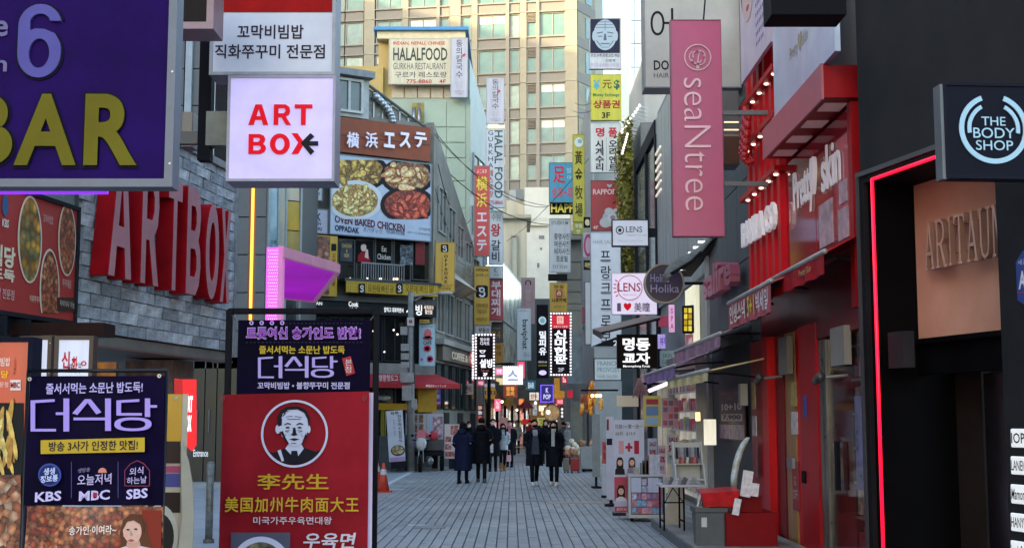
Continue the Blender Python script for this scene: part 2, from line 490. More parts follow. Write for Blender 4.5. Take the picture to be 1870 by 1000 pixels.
# ================= far infill buildings =================
def block(name, label, px0, px1, ytop, Y, depth, m, ang=0, cat='building', z0=0):
    c = at((px0 + px1) / 2, ytop, Y)
    P = Plane(c.x, c.y, ang)
    u0, u1 = P.hit(px0, ytop)[0], P.hit(px1, ytop)[0]
    r = P.root(name, label, cat)
    zt = P.hit((px0 + px1) / 2, ytop)[1]
    bx('wall', u0, u1, 0, depth, z0, zt, m, r)
    return r, P, u0, u1, zt
WHITE = mat('c8c8bd', .7, var=.06, sc=.4, col2='d6d5ca')
CREAM = mat('bdb7a2', .7, var=.1, sc=.5, streak=2)
r, P, u0, u1, zt = block('white_building', 'plain white stepped building closing the street below the tower', 958, 1040, 342, 100, 10, WHITE)
a, b, c_, d_ = P.rect((925, 365, 958, 545)); bx('side_wall', a, b, .3, 8, 0, d_, CREAM, r)
a, b, c_, d_ = P.rect((930, 345, 957, 366)); bx('railing', a, b, .5, .6, d_ - 1.0, d_, mat('9fa6a6', .5), r)
for (x0, y0, x1, y1) in ((942, 346, 956, 364), (984, 430, 994, 436), (986, 452, 990, 456), (981, 480, 985, 488)):
    a, b, c_, d_ = P.rect((x0, y0, x1, y1)); bx('vent', a, b, -.05, .02, c_, d_, mat('6a7072', .5), r)
a, b, c_, d_ = P.rect((955, 410, 1000, 425)); bx('ledge', a, b, -.25, .02, d_ - .12, d_, CREAM, r)
text(r, 'OPEN STUDIO', *P.rect((970, 398, 1000, 405)), mat('a8a89c', .6), y=-.01)

r, P, u0, u1, zt = block('cream_building', 'low cream building with one tall framed window above the street', 915, 962, 400, 88, 6, CREAM)
a, b, c_, d_ = P.rect((933, 430, 946, 510)); window(r, (a + b) / 2, c_, b - a, d_ - c_, '8d8a7c', GLASSB, 0, .2, .1)
bx('roof', u0 - .3, u1 + .3, -.5, 6.3, zt, zt + .25, mat('a49e8c', .7), r)

# ================= left row: halal restaurant building =================
GREENW = mat('94a597', .6, var=.06, sc=.5)
GREENP = mat('8fa496', .5, var=.05, sc=.7)
SUN_YEL = mat('b09a60', .7, var=.06, sc=.8)  # warm sunlight on the parapet and rooftop room, painted in as yellow
c = at(855, 300, 62)
HP = Plane(c.x, c.y, 0)
hb = HP.root('restaurant_building', 'pale green building with blue roofed rooftop room behind the chicken restaurant', 'building')
a, b, zz, d_ = HP.rect((600, 180, 858, 850)); bx('wall', a, b, 0, 12, 0, d_, GREENW, hb)
# cladding panels of the pale green front
for i, (x0, x1) in enumerate(((775, 815), (816, 850))):
    for (y0, y1) in ((186, 232), (234, 260), (262, 288), (290, 330), (332, 380), (382, 430)):
        a, b, c_, d_ = HP.rect((x0, y0, x1, y1)); bx('cladding_panel', a, b, -.05, .0, c_, d_, GREENP, hb, bevel=.01)
a, b, c_, d_ = HP.rect((690, 66, 850, 182)); bx('rooftop_room', a, b, .2, 8, c_, d_, SUN_YEL, hb)
a, b, c_, d_ = HP.rect((600, 122, 700, 182)); bx('parapet', a, b, -.1, .15, c_, d_, SUN_YEL, hb)
a, b, c_, d_ = HP.rect((684, 55, 856, 60)); ro = bx('roof', a, b, -.5, 8.5, c_, d_ + .02, mat('2f7fb8', .5, var=.05), hb)
a, b, c_, d_ = HP.rect((690, 60, 850, 74)); bx('fascia', a, b, -.3, .2, c_, d_, mat('c9bfa0', .6), hb)
for i in range(5):
    a, b, c_, d_ = HP.rect((715 + i * 24, 156, 737 + i * 24, 178)); bx('cladding_panel', a, b, .1, .2, c_, d_, mat('b5ab97', .6), hb)
a, b, c_, d_ = HP.rect((752, 188, 774, 260)); bx('shutter', a, b, -.04, .02, c_, d_, mat('857c45', .6, var=.2, sc=4), hb)
for x in (757, 766):
    a, b, c_, d_ = HP.rect((x - 3, 200, x + 3, 240)); obj('duct', MB().cyl(((a+b)/2, -.3, c_), ((a+b)/2, -.3, d_), .08, n=10), STEEL, hb, smooth=True)
# receding street face
a855, z855 = HP.hit(858, 120)
SP = Plane(*HP.world(a855, 0, 0).xy, R(80))
zt_near = SP.hit(858, 108)[1]
m = MB().add([(0, 0, 0), (7.5, 0, 0), (7.5, 0, zt_near - 3.6), (0, 0, zt_near), (0, 2, 0), (7.5, 2, 0), (7.5, 2, zt_near - 3.6), (0, 2, zt_near)],
             [(0, 1, 2, 3), (4, 7, 6, 5), (0, 4, 5, 1), (3, 2, 6, 7), (1, 5, 6, 2), (0, 3, 7, 4)])
sw = obj('side_wall', m, mat('8f9d9c', .4, var=.12, sc=.6), hb)
sw.rotation_euler = (0, 0, R(80)); sw.location = (a855, 0, 0)
for k in range(5):
    w = window(hb, a855, 3 + 2.7 * k, 5.2, 2.0, 'a3adad', GLASSB, 3, .08, .06)
    w.rotation_euler = (0, 0, R(80)); q = HP.n
    w.location = (a855 + math.cos(R(80)) * 3.4, math.sin(R(80)) * 3.4 - .02, 2.2 + 2.6 * k)

sign('wall_sign', 'cream halal restaurant sign under the blue roof with red phone number', (712, 72, 824, 152), 61.6, 'b9b5a0', t=.25, frame='a8a493', fw=.06, texts=[
    ('INDIAN, NEPALI, CHINESE', (718, 76, 813, 83), 'b02a30', dict(bold=.02)),
    ('HALALFOOD', (718, 87, 817, 111), '3d4a44', dict(bold=.02)),
    ('GURKHA RESTAURANT', (718, 115, 815, 127), '4a5250'),
    ('구르카 레스토랑', (721, 131, 816, 142), '3f4650', dict(bold=.01)),
    ('775-8860    4F', (742, 145, 814, 152.5), 'a02c33', dict(bold=.02))])
def noodle(label, rc, Y):
    x0, y0, x1, y1 = rc; w = x1 - x0; h = y1 - y0
    return sign('blade_sign', label, rc, Y, 'a2a7b8', t=.2, frame='888e98', fw=.03, group='white noodle shop signs', texts=[
        (stack('동의칼국수'), (x0 + w*.3, y0 + h*.03, x1 - w*.28, y0 + h*.68), '4b4d55', dict(bold=.008)),
        ('손칼국수 만두\n보쌈 수육', (x0 + w*.16, y0 + h*.74, x1 - w*.14, y0 + h*.84), '9a9ca6'),
        ('예약문의 4F\n775-8860', (x0 + w*.2, y0 + h*.89, x1 - w*.2, y0 + h*.96), '8a6f80')])
r, P = noodle('white noodle shop sign with handwritten letters beside the rooftop halal restaurant sign', (824, 70, 853, 177), 61.4)
shape(r, P, oval(847, 101, 4, 2.2, 12, -.7), 'b0485c')
r, P = noodle('white noodle shop sign with handwritten letters above the vertical halal food sign', (889, 143, 920, 225), 60)
shape(r, P, oval(911, 167, 3.4, 2, 12, -.7), 'b0485c')
sign('lamp_box', 'small warm lit box between the noodle sign and the vertical halal food sign', (891, 227, 910, 234), 60, 'f5d79a', emit=1.2, cat='lamp')
sign('blade_sign', 'pale blue vertical halal food sign with sideways green lettering', (888, 236, 920, 378), 60, 'a9b6c4', frame='8b96a0', fw=.03, texts=[
    ('HALAL FOOD', (903, 238, 918, 362), '3c5552', dict(rot=1, bold=.02)),
    (stack('GURKHA'), (891, 238, 901, 306), '3f4c58', dict(bold=.01)),
    (stack('레스토랑'), (891, 310, 901, 360), '8c3a44', dict(bold=.02)),
    ('775-8860', (892, 366, 918, 373), 'a03038', dict(bold=.02))])
r, P = sign('blade_sign', 'white beef rib restaurant sign with one red character', (894, 386, 918, 482), 61, 'b6c4d0', frame='8b96a0', fw=.03, texts=[
    ('수원', (897, 391, 914, 403), '50565e'), ('왕', (896, 408, 914, 432), 'a83038', dict(bold=.03)),
    ('갈\n비', (897, 438, 914, 478), '3a4048', dict(bold=.02))])
r, P = sign('blade_sign', 'small white sign with grey round logo above the red stew sign', (894, 487, 918, 507), 61, 'b0bcc4', frame='8b96a0', fw=.03, texts=[('정원', (902, 500, 911, 504), '5c6670')])
shape(r, P, oval(906, 493, 4, 4), '6a7c88'); shape(r, P, oval(907.5, 493, 3, 3), 'b0bcc4', y=-.009)
sign('blade_sign', 'red army stew sign with white characters', (895, 508, 918, 584), 61.2, 'a8223a', frame='6c2530', fw=.03, texts=[
    (stack('부대찌개'), (897, 513, 915, 576), 'd8d4dc', dict(bold=.03)), ])
sign('blade_sign', 'dark navy convenience store sign with gold 24', (898, 588, 918, 624), 62, '28303c', frame='20262e', fw=.02, texts=[
    ('emart', (901, 597, 914, 601), 'a0a4aa'), ('24', (899, 604, 914, 617), 'c08a2a', dict(bold=.02))])
sign('blade_sign', 'orange convenience store sign below the gold 24', (898, 626, 918, 662), 62, 'b5801e', frame='6c5520', fw=.02, texts=[('이마트', (900, 630, 915, 638), '6a3a1a', dict(bold=.02)), ('편의점', (900, 641, 915, 649), '6a3a1a', dict(bold=.02))])

def kana(label, rc, Y):
    x0, y0, x1, y1 = rc
    return sign('blade_sign', label, rc, Y, 'b3242c', t=.2, frame='6e6a6c', fw=.04, texts=[
        ('よこはま', (x0 + 4, y0 + 5, x1 - 4, y0 + 12), 'd8c4c8', dict(bold=.01)),
        ('横\n浜', (x0 + 3, y0 + 18, x1 - 3, y0 + 74), 'd3cc50', dict(bold=.03, ls=1.1)),
        ('エ\nス\nテ', (x0 + 4, y0 + 84, x1 - 4, y1 - 8), 'd0ccd8', dict(bold=.03, ls=1.1))])
kana('red vertical massage sign with yellow and white Japanese writing', (867, 304, 893, 466), 55)
def yellow_bird(label, rc, Y, group='yellow chicken restaurant signs'):
    return sign('blade_sign', label, rc, Y, 'b08a18', t=.16, frame='8c7420', fw=.03, group=group)
def bird_logo(r, P, cx, cy, w):
    h = w * 1.02
    shape(r, P, [(cx - w/2 + (w*.14 if k in (0, 3, 4, 7) else 0) * 0 + dx * w/2, cy + dy * h/2) for k, (dx, dy) in enumerate(((-.8,-1),(.8,-1),(1,-.8),(1,.8),(.8,1),(-.8,1),(-1,.8),(-1,-.8)))] if False else
          [(cx + dx * w/2, cy + dy * h/2) for dx, dy in ((-.75,-1),(.75,-1),(1,-.75),(1,.75),(.75,1),(-.75,1),(-1,.75),(-1,-.75))], '15151c', 'logo')
    fr = P
    def ringpx(x, y, ra, rb, a0, a1):
        u, z = P.hit(x, y); s = abs(P.hit(x + 1, y)[0] - u)
        obj('logo', MB().ring(u, z, ra * s, rb * s, -.012, -.009, 20, a0, a1), pr('d4d4d8'), r)
    ringpx(cx, cy - h*.12, w*.12, w*.24, 0, 360)
    ringpx(cx + w*.02, cy + h*.2, w*.14, w*.27, -170, 120)
    shape(r, P, [(cx - w*.3, cy - h*.3), (cx - w*.1, cy - h*.32), (cx - w*.16, cy - h*.18)], 'd4d4d8', 'logo', y=-.011)
r, P = yellow_bird('yellow sign with black bird logo below the red massage sign', (867, 487, 893, 592), 55)
bird_logo(r, P, 880, 532, 22)
text(r, 'OPPADAK', *P.rect((869, 490, 892, 495)), pr('3c3416'), bold=.02); text(r, 'オパダック', *P.rect((869, 499, 892, 505)), pr('5a4c18'), bold=.02)
text(r, '오븐에 빠진닭\nTAKE OUT', *P.rect((869, 553, 891, 572)), pr('6b5a18'), bold=.01); text(r, '배달주문', *P.rect((870, 579, 890, 587)), pr('6b5a18'))
sign('blade_sign', 'grey estate agent sign above the bulb framed dessert sign', (868, 595, 896, 611), 54, '9a9ea6', frame='70757c', fw=.03, texts=[('부동산', (874, 598, 894, 607), '3a3638', dict(bold=.02))])

# bulb-framed signs
def bulbs(r, P, rc, n1, n2, rad, y=-.03, name='bulbs'):
    m = MB(); x0, y0, x1, y1 = rc
    pts = [(x0 + (x1 - x0) * i / n1, y) for i in range(n1 + 1) for y in (y0, y1)] + [(x, y0 + (y1 - y0) * i / n2) for i in range(1, n2) for x in (x0, x1)]
    for p in pts:
        u, z = P.hit(*p); m.ball((u, y, z), rad, 8, 5)
    obj(name, m, mat('fff2f6', .4, emit=1.6, var=0), r, kind='stuff')
r, P = sign('lit_sign', 'black dessert cafe sign framed in round bulbs with white handwriting', (871, 613, 900, 688), 50, '1a1218', t=.2, frame='39343c', fw=.05, texts=[
    ('빙수와\n디저트', (877, 616, 894, 630), 'e8dce6', dict(bold=.02, e=.6)), ('설빙', (876, 655, 899, 671), 'f4f0f6', dict(bold=.03, e=1.0)),
    ('Take out', (878, 674, 893, 678), 'b0604c', dict(e=.5)), ('2F', (882, 680, 890, 686), 'f4f0f6', dict(bold=.03, e=1))])
u, z = P.hit(881, 640); s = P.hit(882, 640)[0] - u
obj('logo', MB().ring(u, z, 3.4 * s, 4.6 * s, -.01, -.006, 16, 180, 360), pr('e8e4ea', 1), r)
shape(r, P, rectp(875.5, 639, 887, 640.4), pr('e8e4ea', 1), 'logo'); shape(r, P, rectp(876, 648, 886, 651), pr('e8e4ea', .8), 'logo')
bulbs(r, P, (869, 611, 902, 690), 6, 14, .036)
bulbs(r, P, (863.5, 613, 864.2, 689), 1, 15, .036, name='side_bulbs')

# right hand LED sign in the distance
r, P = sign('lit_sign', 'black grill house sign with red top framed in round bulbs', (1008, 574, 1040, 682), 52, '16141a', t=.2, frame='4a3040', fw=.05, texts=[
    ('신\n마\n한\n판', (1012, 602, 1036, 664), 'f0ecf0', dict(bold=.035, e=.9, ls=.95)), ('2F', (1019, 671, 1030, 678), 'b8b4bc', dict(e=.6, bold=.02))])
shape(r, P, rectp(1008, 575, 1040, 599), pr('b02030', .7), 'panel'); shape(r, P, rectp(1017, 577, 1029, 591), pr('e0b0a0', .6), 'seal', y=-.01); text(r, '만', *P.rect((1019, 579, 1027, 590)), pr('b02030', .6), y=-.014)
text(r, '숯불구이 전문점', *P.rect((1011, 594, 1036, 598)), pr('e8c8c8', .6), y=-.012)
bulbs(r, P, (1006, 572, 1042, 684), 7, 20, .036)
r, P = sign('lit_sign', 'tall narrow black banner sign with three white handwritten characters', (980, 556, 1001, 690), 54, '17161c', t=.15, texts=[
    ('밀\n피\n유', (984, 604, 998, 648), 'e6e4ea', dict(bold=.035, e=.6)), ('millefeuille nabe', (983, 658, 999, 662), 'c8c8cc', dict(e=.5)), ('lunch & dinner', (983, 665, 999, 668), 'a89a2c', dict(e=.5))])
shape(r, P, oval(990.5, 585, 7, 7.5), pr('9cb4bc', .7), 'logo'); shape(r, P, oval(990.5, 585, 4.5, 5), pr('6c8890', .7), 'logo', y=-.01)
shape(r, P, oval(991, 680, 7, 4.5), pr('c0b4e8', .9), 'logo')
sign('blade_sign', 'yellow fortune teller cafe sign with round red seal', (1005, 517, 1035, 568), 56, 'a88a24', t=.16, frame='8a7a34', fw=.03, texts=[
    ('명동', (1012, 520, 1030, 527), '4a3c14', dict(bold=.02)), ('사주카페', (1007, 544, 1034, 553), '4a1c14', dict(bold=.03)), ('궁합 타로 2F', (1010, 557, 1031, 562), '6a5418')])
r, P = sign('blade_sign', 'small red round seal plate on the fortune teller sign', (1015, 528.5, 1027, 541), 55.9, '982830', t=.02, texts=[('占', (1017.5, 530.5, 1024.5, 538.5), 'e8d8c0', dict(bold=.02))])
r, P = sign('blade_sign', 'pale blue banner sign with sideways black lettering', (945, 563, 969, 657), 58, 'b4c6d4', t=.1, frame='8c9ca4', fw=.03, texts=[
    ('baviphat', (951, 583, 964, 637), '3c484c', dict(rot=1, bold=.02)), ('KOREA COSMETICS', (947, 566, 965, 568.5), 'a04868'), ('매장 1F\n명동본점', (956, 643, 967, 651), '58626a')])
sign('blade_sign', 'faded pink sign with a headphone symbol behind the pale blue banner', (953, 508, 976, 590), 66, 'a88e98', t=.12, frame='8a8288', fw=.03, texts=[
    ('명\n동\n노\n래\n방', (959, 528, 970, 582), 'bfa4ae', dict(bold=.03)), ('∩', (959, 511, 970, 520), '3a4046', dict(bold=.03))])
r, P = sign('blade_sign', 'turquoise foot massage sign with red characters', (1004, 298, 1045, 368), 60, '1b7fa4', t=.18, frame='356a80', fw=.04, texts=[
    ('足', (1010, 304, 1032, 334), 'b8203c', dict(bold=.05)), ('발', (1035, 306, 1044, 316), '90b8d0'), ('마', (1036, 320, 1044, 328), '90b8d0'), ('全身+足', (1007, 342, 1046, 360), 'c03850', dict(bold=.04))])
sign('blade_sign', 'black strip sign with pale yellow capitals under the turquoise massage sign', (1004, 368.5, 1062, 391), 60.3, '181a22', t=.16, texts=[('HAPPY', (1006, 372, 1060, 388), 'd8d060', dict(bold=.03))])
sign('blade_sign', 'pale studio photo sign with rows of black Korean writing', (1004, 400, 1041, 496), 60.6, 'a4b4c2', t=.15, frame='8a96a0', fw=.03, texts=[
    ('STUDIO M', (1007, 404, 1037, 410), '4a565e', dict(bold=.01)), ('중명사진\n여권사진\n비자사진\n프로필', (1012, 426, 1040, 478), '38444c', dict(bold=.02, ls=1.1)), ('757 7530', (1009, 484, 1036, 490), '4a565e')])
sign('blade_sign', 'black strip sign below the studio photo sign', (1001, 500, 1036, 512), 60.2, '1a1c1e', t=.2)
r, P = sign('blade_sign', 'tall olive yellow sign with black Chinese characters for gold buying', (1047, 246, 1067, 404), 48, '9a981c', t=.15, frame='7c7a20', fw=.02, texts=[
    ('黃\n金\n牧\n場', (1050, 275, 1064, 396), '2a2c10', dict(bold=.02, ls=1.2))])
shape(r, P, oval(1057, 260, 8, 9), 'b8c8c8', 'logo'); shape(r, P, oval(1059, 258, 4, 4), '7a9aa8', 'logo', y=-.009)
sign('blade_sign', 'green and yellow square sign below the tall olive yellow sign', (1047, 406, 1067, 428), 48, '7c8428', t=.15, texts=[('찻집', (1050, 409, 1063, 416), 'c8ccb0', dict(bold=.02)), ('빵', (1053, 419, 1060, 426), 'c8ccb0')])

# ================= ADDED BUILDINGS THAT SHADE STREET AND TOWER (unseen, outside the frame) =================
PLAIN = mat('8f8c86', .8, var=.08, sc=.3)
def plain(x0, x1, y0, y1, h):
    o = obj('shade_building', MB().box(x0, x1, y0, y1, 0, h), PLAIN, None, kind='structure')
plain(-44, -30, -60, 60, 29.5)
plain(-70, -54, 40, 124, 54)

# ================= CHICKEN RESTAURANT BUILDING =================
CP = Plane(-2.84, 47, R(30.5))
cb = CP.root('corner_building', 'grey corner building with a chicken restaurant upstairs and a red awning below', 'building')
GREY = mat('6f7270', .6, var=.1, sc=1)
DGREY = mat('34383a', .5, var=.12, sc=2)
def crect(px): return CP.rect(px)
zroof = CP.hit(700, 212)[1]
# mass: ground floor recess, first floor, upper floors
bx('wall', -5.2, -.02, .35, 8, 0, zroof, GREY, cb)
# street side (turned)
FL = Plane(-2.84, 47, R(82.1))
# --- rooftop room with two windows and metal roof
a, b, c_, d_ = crect((598, 140, 676, 212)); bx('rooftop_room', a, b, .1, 4, c_, d_, mat('9aa4a8', .45, var=.1, sc=3), cb)
w0, w1, c_, d_ = crect((613, 143, 664, 205)); window(cb, (w0 + w1) / 2, c_, w1 - w0, d_ - c_, 'a9b2b8', mat('3e4f50', .08, spec=1, var=.2, sc=.8), 1, .1, .09, y=.09)
a, b, c_, d_ = crect((596, 128, 680, 140)); bx('roof', a, b, -.25, 4.2, c_, d_, mat('767f88', .5, var=.12, sc=4), cb)
# sloping glazed lean-to beside it
m = MB(); p0 = CP.hit(676, 150); p1 = CP.hit(786, 236); p2 = CP.hit(676, 222)
m.prism([p0, (p1[0], p1[1] + .1), (p1[0], p2[1] - .35), (p0[0], p2[1] - .1)], .5, 3.5); obj('lean_to', m, mat('717673', .35, var=.25, sc=5), cb)
for i in range(8):
    t = i / 7.0
    u = p0[0] + (p1[0] - p0[0]) * t; zt = p0[1] + (p1[1] + .1 - p0[1]) * t
    bx('rafter', u - .03, u + .03, .42, .5, p2[1] - .4, zt, STEEL, cb)
m = MB().tube([(p0[0], .38, p0[1] + .05), (p1[0], .38, p1[1] + .12)], .06); obj('gutter', m, mat('5c5f5e', .4, metal=.4), cb)
m = MB(); pts = []
for i in range(9):
    t = i / 8; u, z = CP.hit(690 + 34 * math.sin(t * 1.6), 170 + 52 * t); pts.append((u, .3, z))
m.tube(pts, .13, 10); obj('duct', m, mat('a9b6bf', .3, metal=.6), cb, smooth=True)
# --- facade floor with terrace (second floor)
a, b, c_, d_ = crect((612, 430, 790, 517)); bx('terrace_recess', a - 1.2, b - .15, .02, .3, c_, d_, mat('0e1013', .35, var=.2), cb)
gl = mat('14181b', .07, spec=1, var=.3, sc=1.3)
for (x0, x1) in ((617, 648), (650, 682), (684, 716), (718, 750), (752, 784)):
    a, b, c_, d_ = crect((x0, 436, x1, 512)); window(cb, (a + b) / 2, c_, b - a, d_ - c_, '4a4e50', gl, 0, .04, .035)
m = MB(); a, b, c_, d_ = crect((647, 484, 724, 518)); n = 18
for i in range(n + 1):
    u = a + (b - a) * i / n; m.box(u - .012, u + .012, -.62, -.6, c_, d_)
m.box(a, b, -.63, -.58, d_ - .04, d_); obj('balcony_railing', m, mat('8b9095', .4, metal=.5), cb, kind='stuff')
a, b, c_, d_ = crect((615, 515, 790, 519)); bx('balcony_floor', a, b, -.7, .02, c_ - .05, d_, DGREY, cb)
for x in (631, 662, 686, 711, 716):
    u, z = CP.hit(x, 511); obj('lamp', MB().ball((u, -.4, z), .05), mat('ffe6c0', .4, emit=2.5, var=0), cb)
def wallpic(px, m, y=-.08, name='poster'):
    a, b, c_, d_ = crect(px); return bx(name, a, b, y, y + .02, c_, d_, m, cb)
wallpic((620, 442, 642, 478), mat('23303c', .5, var=.3, sc=5))
text(cb, 'CHICKEN\n&\nBEER', *crect((623, 446, 640, 470)), pr('b8a05c'), y=-.085, bold=.02)
# poster of a person in red holding a hand to the face
wallpic((649, 441, 680, 480), mat('14161c', .5, var=.1))
def cshape(pts, m, y=-.09, name='picture'):
    return obj(name, MB().prism([CP.hit(*p) for p in pts], y, y + .004), pr(m), cb)
cshape([(651, 478), (652, 466), (658, 460), (668, 462), (673, 470), (675, 479)], '8e1a28')
cshape(oval(662, 452, 5, 7.5), 'd0b8ae', y=-.093); cshape([(656, 449), (658, 443), (666, 442), (668, 448), (662, 446)], '1a1418', y=-.096)
cshape([(664, 470), (666, 455), (670, 456), (671, 473)], 'd0b8ae', y=-.097)
text(cb, 'Eat\nChicken', *crect((688, 450, 712, 474)), pr('a8acb0', .4), y=-.06)
wallpic((729, 448, 752, 484), mat('2c3c4c', .5, kind='food', sc=7, col2=('5a6c7c', '1c2834', '8894a0')))
wallpic((757, 440, 774, 484), mat('6b1420', .6, var=.2, sc=4))
# yellow balcony band, each board apart
a, b, c_, d_ = crect((617, 519, 783, 541)); bx('balcony_back', a, b, -.68, -.6, c_, d_, mat('5c4c14', .6), cb)
yb = mat('b79a2c', .5, var=.12, sc=4)
n = 42
for i in range(n):
    w = (b - a) / n; obj_ = put('board', ('yb',), lambda: MB().box(-w * .42, w * .42, -.03, 0, 0, d_ - c_ - .04).mesh('board', yb), (a + w * (i + .5), -.68, c_ + .02), cb)
cbP = (cb, CP)
for x in (645, 713):
    cshape([(x + dx * 6, 530 + dy * 9) for dx, dy in ((-.8,-1),(.8,-1),(1,-.8),(1,.8),(.8,1),(-.8,1),(-1,.8),(-1,-.8))], '15151c', y=-.73, name='logo')
    u, z = CP.hit(x, 527); obj('logo', MB().ring(u, z, .03, .065, -.74, -.735, 16), pr('d0d0d4'), cb)
    u, z = CP.hit(x, 533); obj('logo', MB().ring(u, z, .03, .07, -.74, -.735, 16, -170, 120), pr('d0d0d4'), cb)
text(cb, '오븐에 빠진 닭', *crect((657, 523, 703, 537)), pr('6b5a18'), y=-.725)
text(cb, '오븐에 빠진 닭', *crect((724, 523, 775, 537)), pr('6b5a18'), y=-.725)
# grey beam, dark fascia
a, b, c_, d_ = crect((520, 542, 792, 552)); bx('beam', a, b, -.3, .3, c_, d_, mat('4c5054', .5, var=.1), cb)
a, b, c_, d_ = crect((520, 553, 792, 574)); bx('fascia', a, b, -.2, .3, c_, d_, mat('2c3034', .45, var=.12, sc=3), cb)
for s_, rc, c in (('KOREAN', (553, 551, 584, 557), 'd8dce0'), ('CAFE', (553, 569, 573, 576), 'd8dce0'), ('Cook\n카페', (632, 551, 650, 574), 'eef0f0'),
                  ('밥먹고 대화하면서', (697, 562, 732, 571), 'e8ecec'), ('서빙', (737, 556, 766, 576), 'f4f6f6'), ('세계과자\n할인점', (769, 558, 787, 574), 'f0d8c8')):
    text(cb, s_, *crect(rc), pr(c, .9), y=-.21, bold=.02)
# first floor: dark glazing and grey spandrel
a, b, c_, d_ = crect((560, 576, 790, 662)); bx('glazing_back', a, b, .1, .3, c_, d_, mat('15191c', .3), cb)
for (x0, x1) in ((560, 600), (602, 642), (644, 670), (672, 700), (702, 742), (768, 790)):
    a, b, c_, d_ = crect((x0, 578, x1, 660)); window(cb, (a + b) / 2, c_, b - a, d_ - c_, '2c3034', gl, 1, .05, .045, y=.08)
for x, y in ((683, 604), (720, 602), (727, 610), (703, 642), (662, 655)):
    u, z = CP.hit(x, y); obj('lamp', MB().ball((u, .05, z), .035), mat('fff0e0', .4, emit=2.5, var=0), cb)
a, b, c_, d_ = crect((560, 662, 792, 682)); bx('spandrel', a, b, -.05, .3, c_, d_, mat('7c7f80', .6, var=.1, sc=2), cb)
# ground floor
a, b, c_, d_ = crect((560, 684, 792, 850)); bx('shop_back', a, b, .15, .35, 0, d_, mat('1a1d20', .5, var=.2, sc=2), cb)
a, b, c_, d_ = crect((676, 736, 765, 748)); bx('yellow_band', a, b, -.05, .15, c_, d_, mat('b98f14', .5, var=.06), cb)
a, b, c_, d_ = crect((762, 702, 796, 752)); bx('yellow_wall', a, b, -.06, .15, c_, d_, mat('b08712', .55, var=.08, sc=3), cb)
a, b, c_, d_ = crect((683, 708, 718, 736)); bx('shop_window', a, b, .0, .14, c_, d_, mat('2c3436', .1, spec=1, var=.3), cb)
u0, _, z0, z1 = crect((683, 722, 712, 730)); m = MB(); m.ball(((u0 + crect((683, 722, 712, 730))[1]) / 2, -.15, (z0 + z1) / 2), .28, 12, 6, 1, .3, .3); obj('food_display', m, mat('a8b0b4', .3, var=.2, sc=9), cb)
for x in (697, 700, 704, 722, 742):
    a, b, c_, d_ = crect((x, 752, x + 2, 800)); bx('post', a, b, .05, .14, 0, c_ + 2, mat('8f8a30' if x < 705 else '4a4e52', .5), cb)
a, b, c_, d_ = crect((690, 795, 792, 850)); bx('plinth', a, b, -.1, .15, 0, d_, mat('474b4f', .7, var=.12, sc=3, bump=.2), cb)
# red awning : sloping cloth with valance
aw = thing('awning', 'red fabric awning over the yellow ground floor shop', 'awning', CP.p, CP.a)
ua, ub, zl, zh = crect((672, 684, 800, 708))
m = MB().hprism([(0, 0)], 0, 0) if False else MB()
ua = CP.hit(560, 690)[0]; ub = CP.hit(812, 690, -.9)[0]
ub2 = CP.hit(797, 690)[0]
z_t = CP.hit(740, 681)[1]; z_b = CP.hit(740, 699, -1.1)[1]; z_v = CP.hit(740, 708, -1.1)[1]
m.add([(ua, .1, z_t), (ub2, .1, z_t), (ub2 + .35, -1.1, z_b), (ua, -1.1, z_b), (ua, .1, z_t - .03), (ub2, .1, z_t - .03), (ub2 + .35, -1.1, z_b - .03), (ua, -1.1, z_b - .03)],
      [(0, 1, 2, 3), (7, 6, 5, 4), (0, 4, 5, 1), (1, 5, 6, 2), (2, 6, 7, 3), (3, 7, 4, 0)])
RED = mat('a01a26', .6, var=.08, sc=3, bump=.15)
obj('awning_cloth', m, RED, aw)
bx('valance', ua, ub2 + .35, -1.13, -1.1, z_v, z_b, RED, aw)
m = MB().add([(ub2, .1, z_t), (ub2 + .35, -1.1, z_b), (ub2 + .35, -1.1, z_v), (ub2, .1, z_v), (ub2 + .02, .1, z_t), (ub2 + .37, -1.1, z_b), (ub2 + .37, -1.1, z_v), (ub2 + .02, .1, z_v)], [(0, 1, 2, 3), (7, 6, 5, 4), (0, 4, 5, 1), (2, 6, 7, 3), (1, 5, 6, 2), (0, 3, 7, 4)])
obj('end_cloth', m, RED, aw)
q0 = CP.hit(778, 704, -1.15)[0]; q1 = CP.hit(815, 704, -1.15)[0]
text(aw, '韓国式ホットドッグ', q0, min(q1, ub2 + .3), z_v + .04, z_b - .04, pr('e8dce0'), y=-1.14, bold=.02)
m = MB()
text(aw, '명랑핫도그 치즈', CP.hit(684, 690, -.6)[0], CP.hit(735, 690, -.6)[0], z_b + .06, z_t - .1, pr('d8c8cc'), y=-.95, bold=.02)

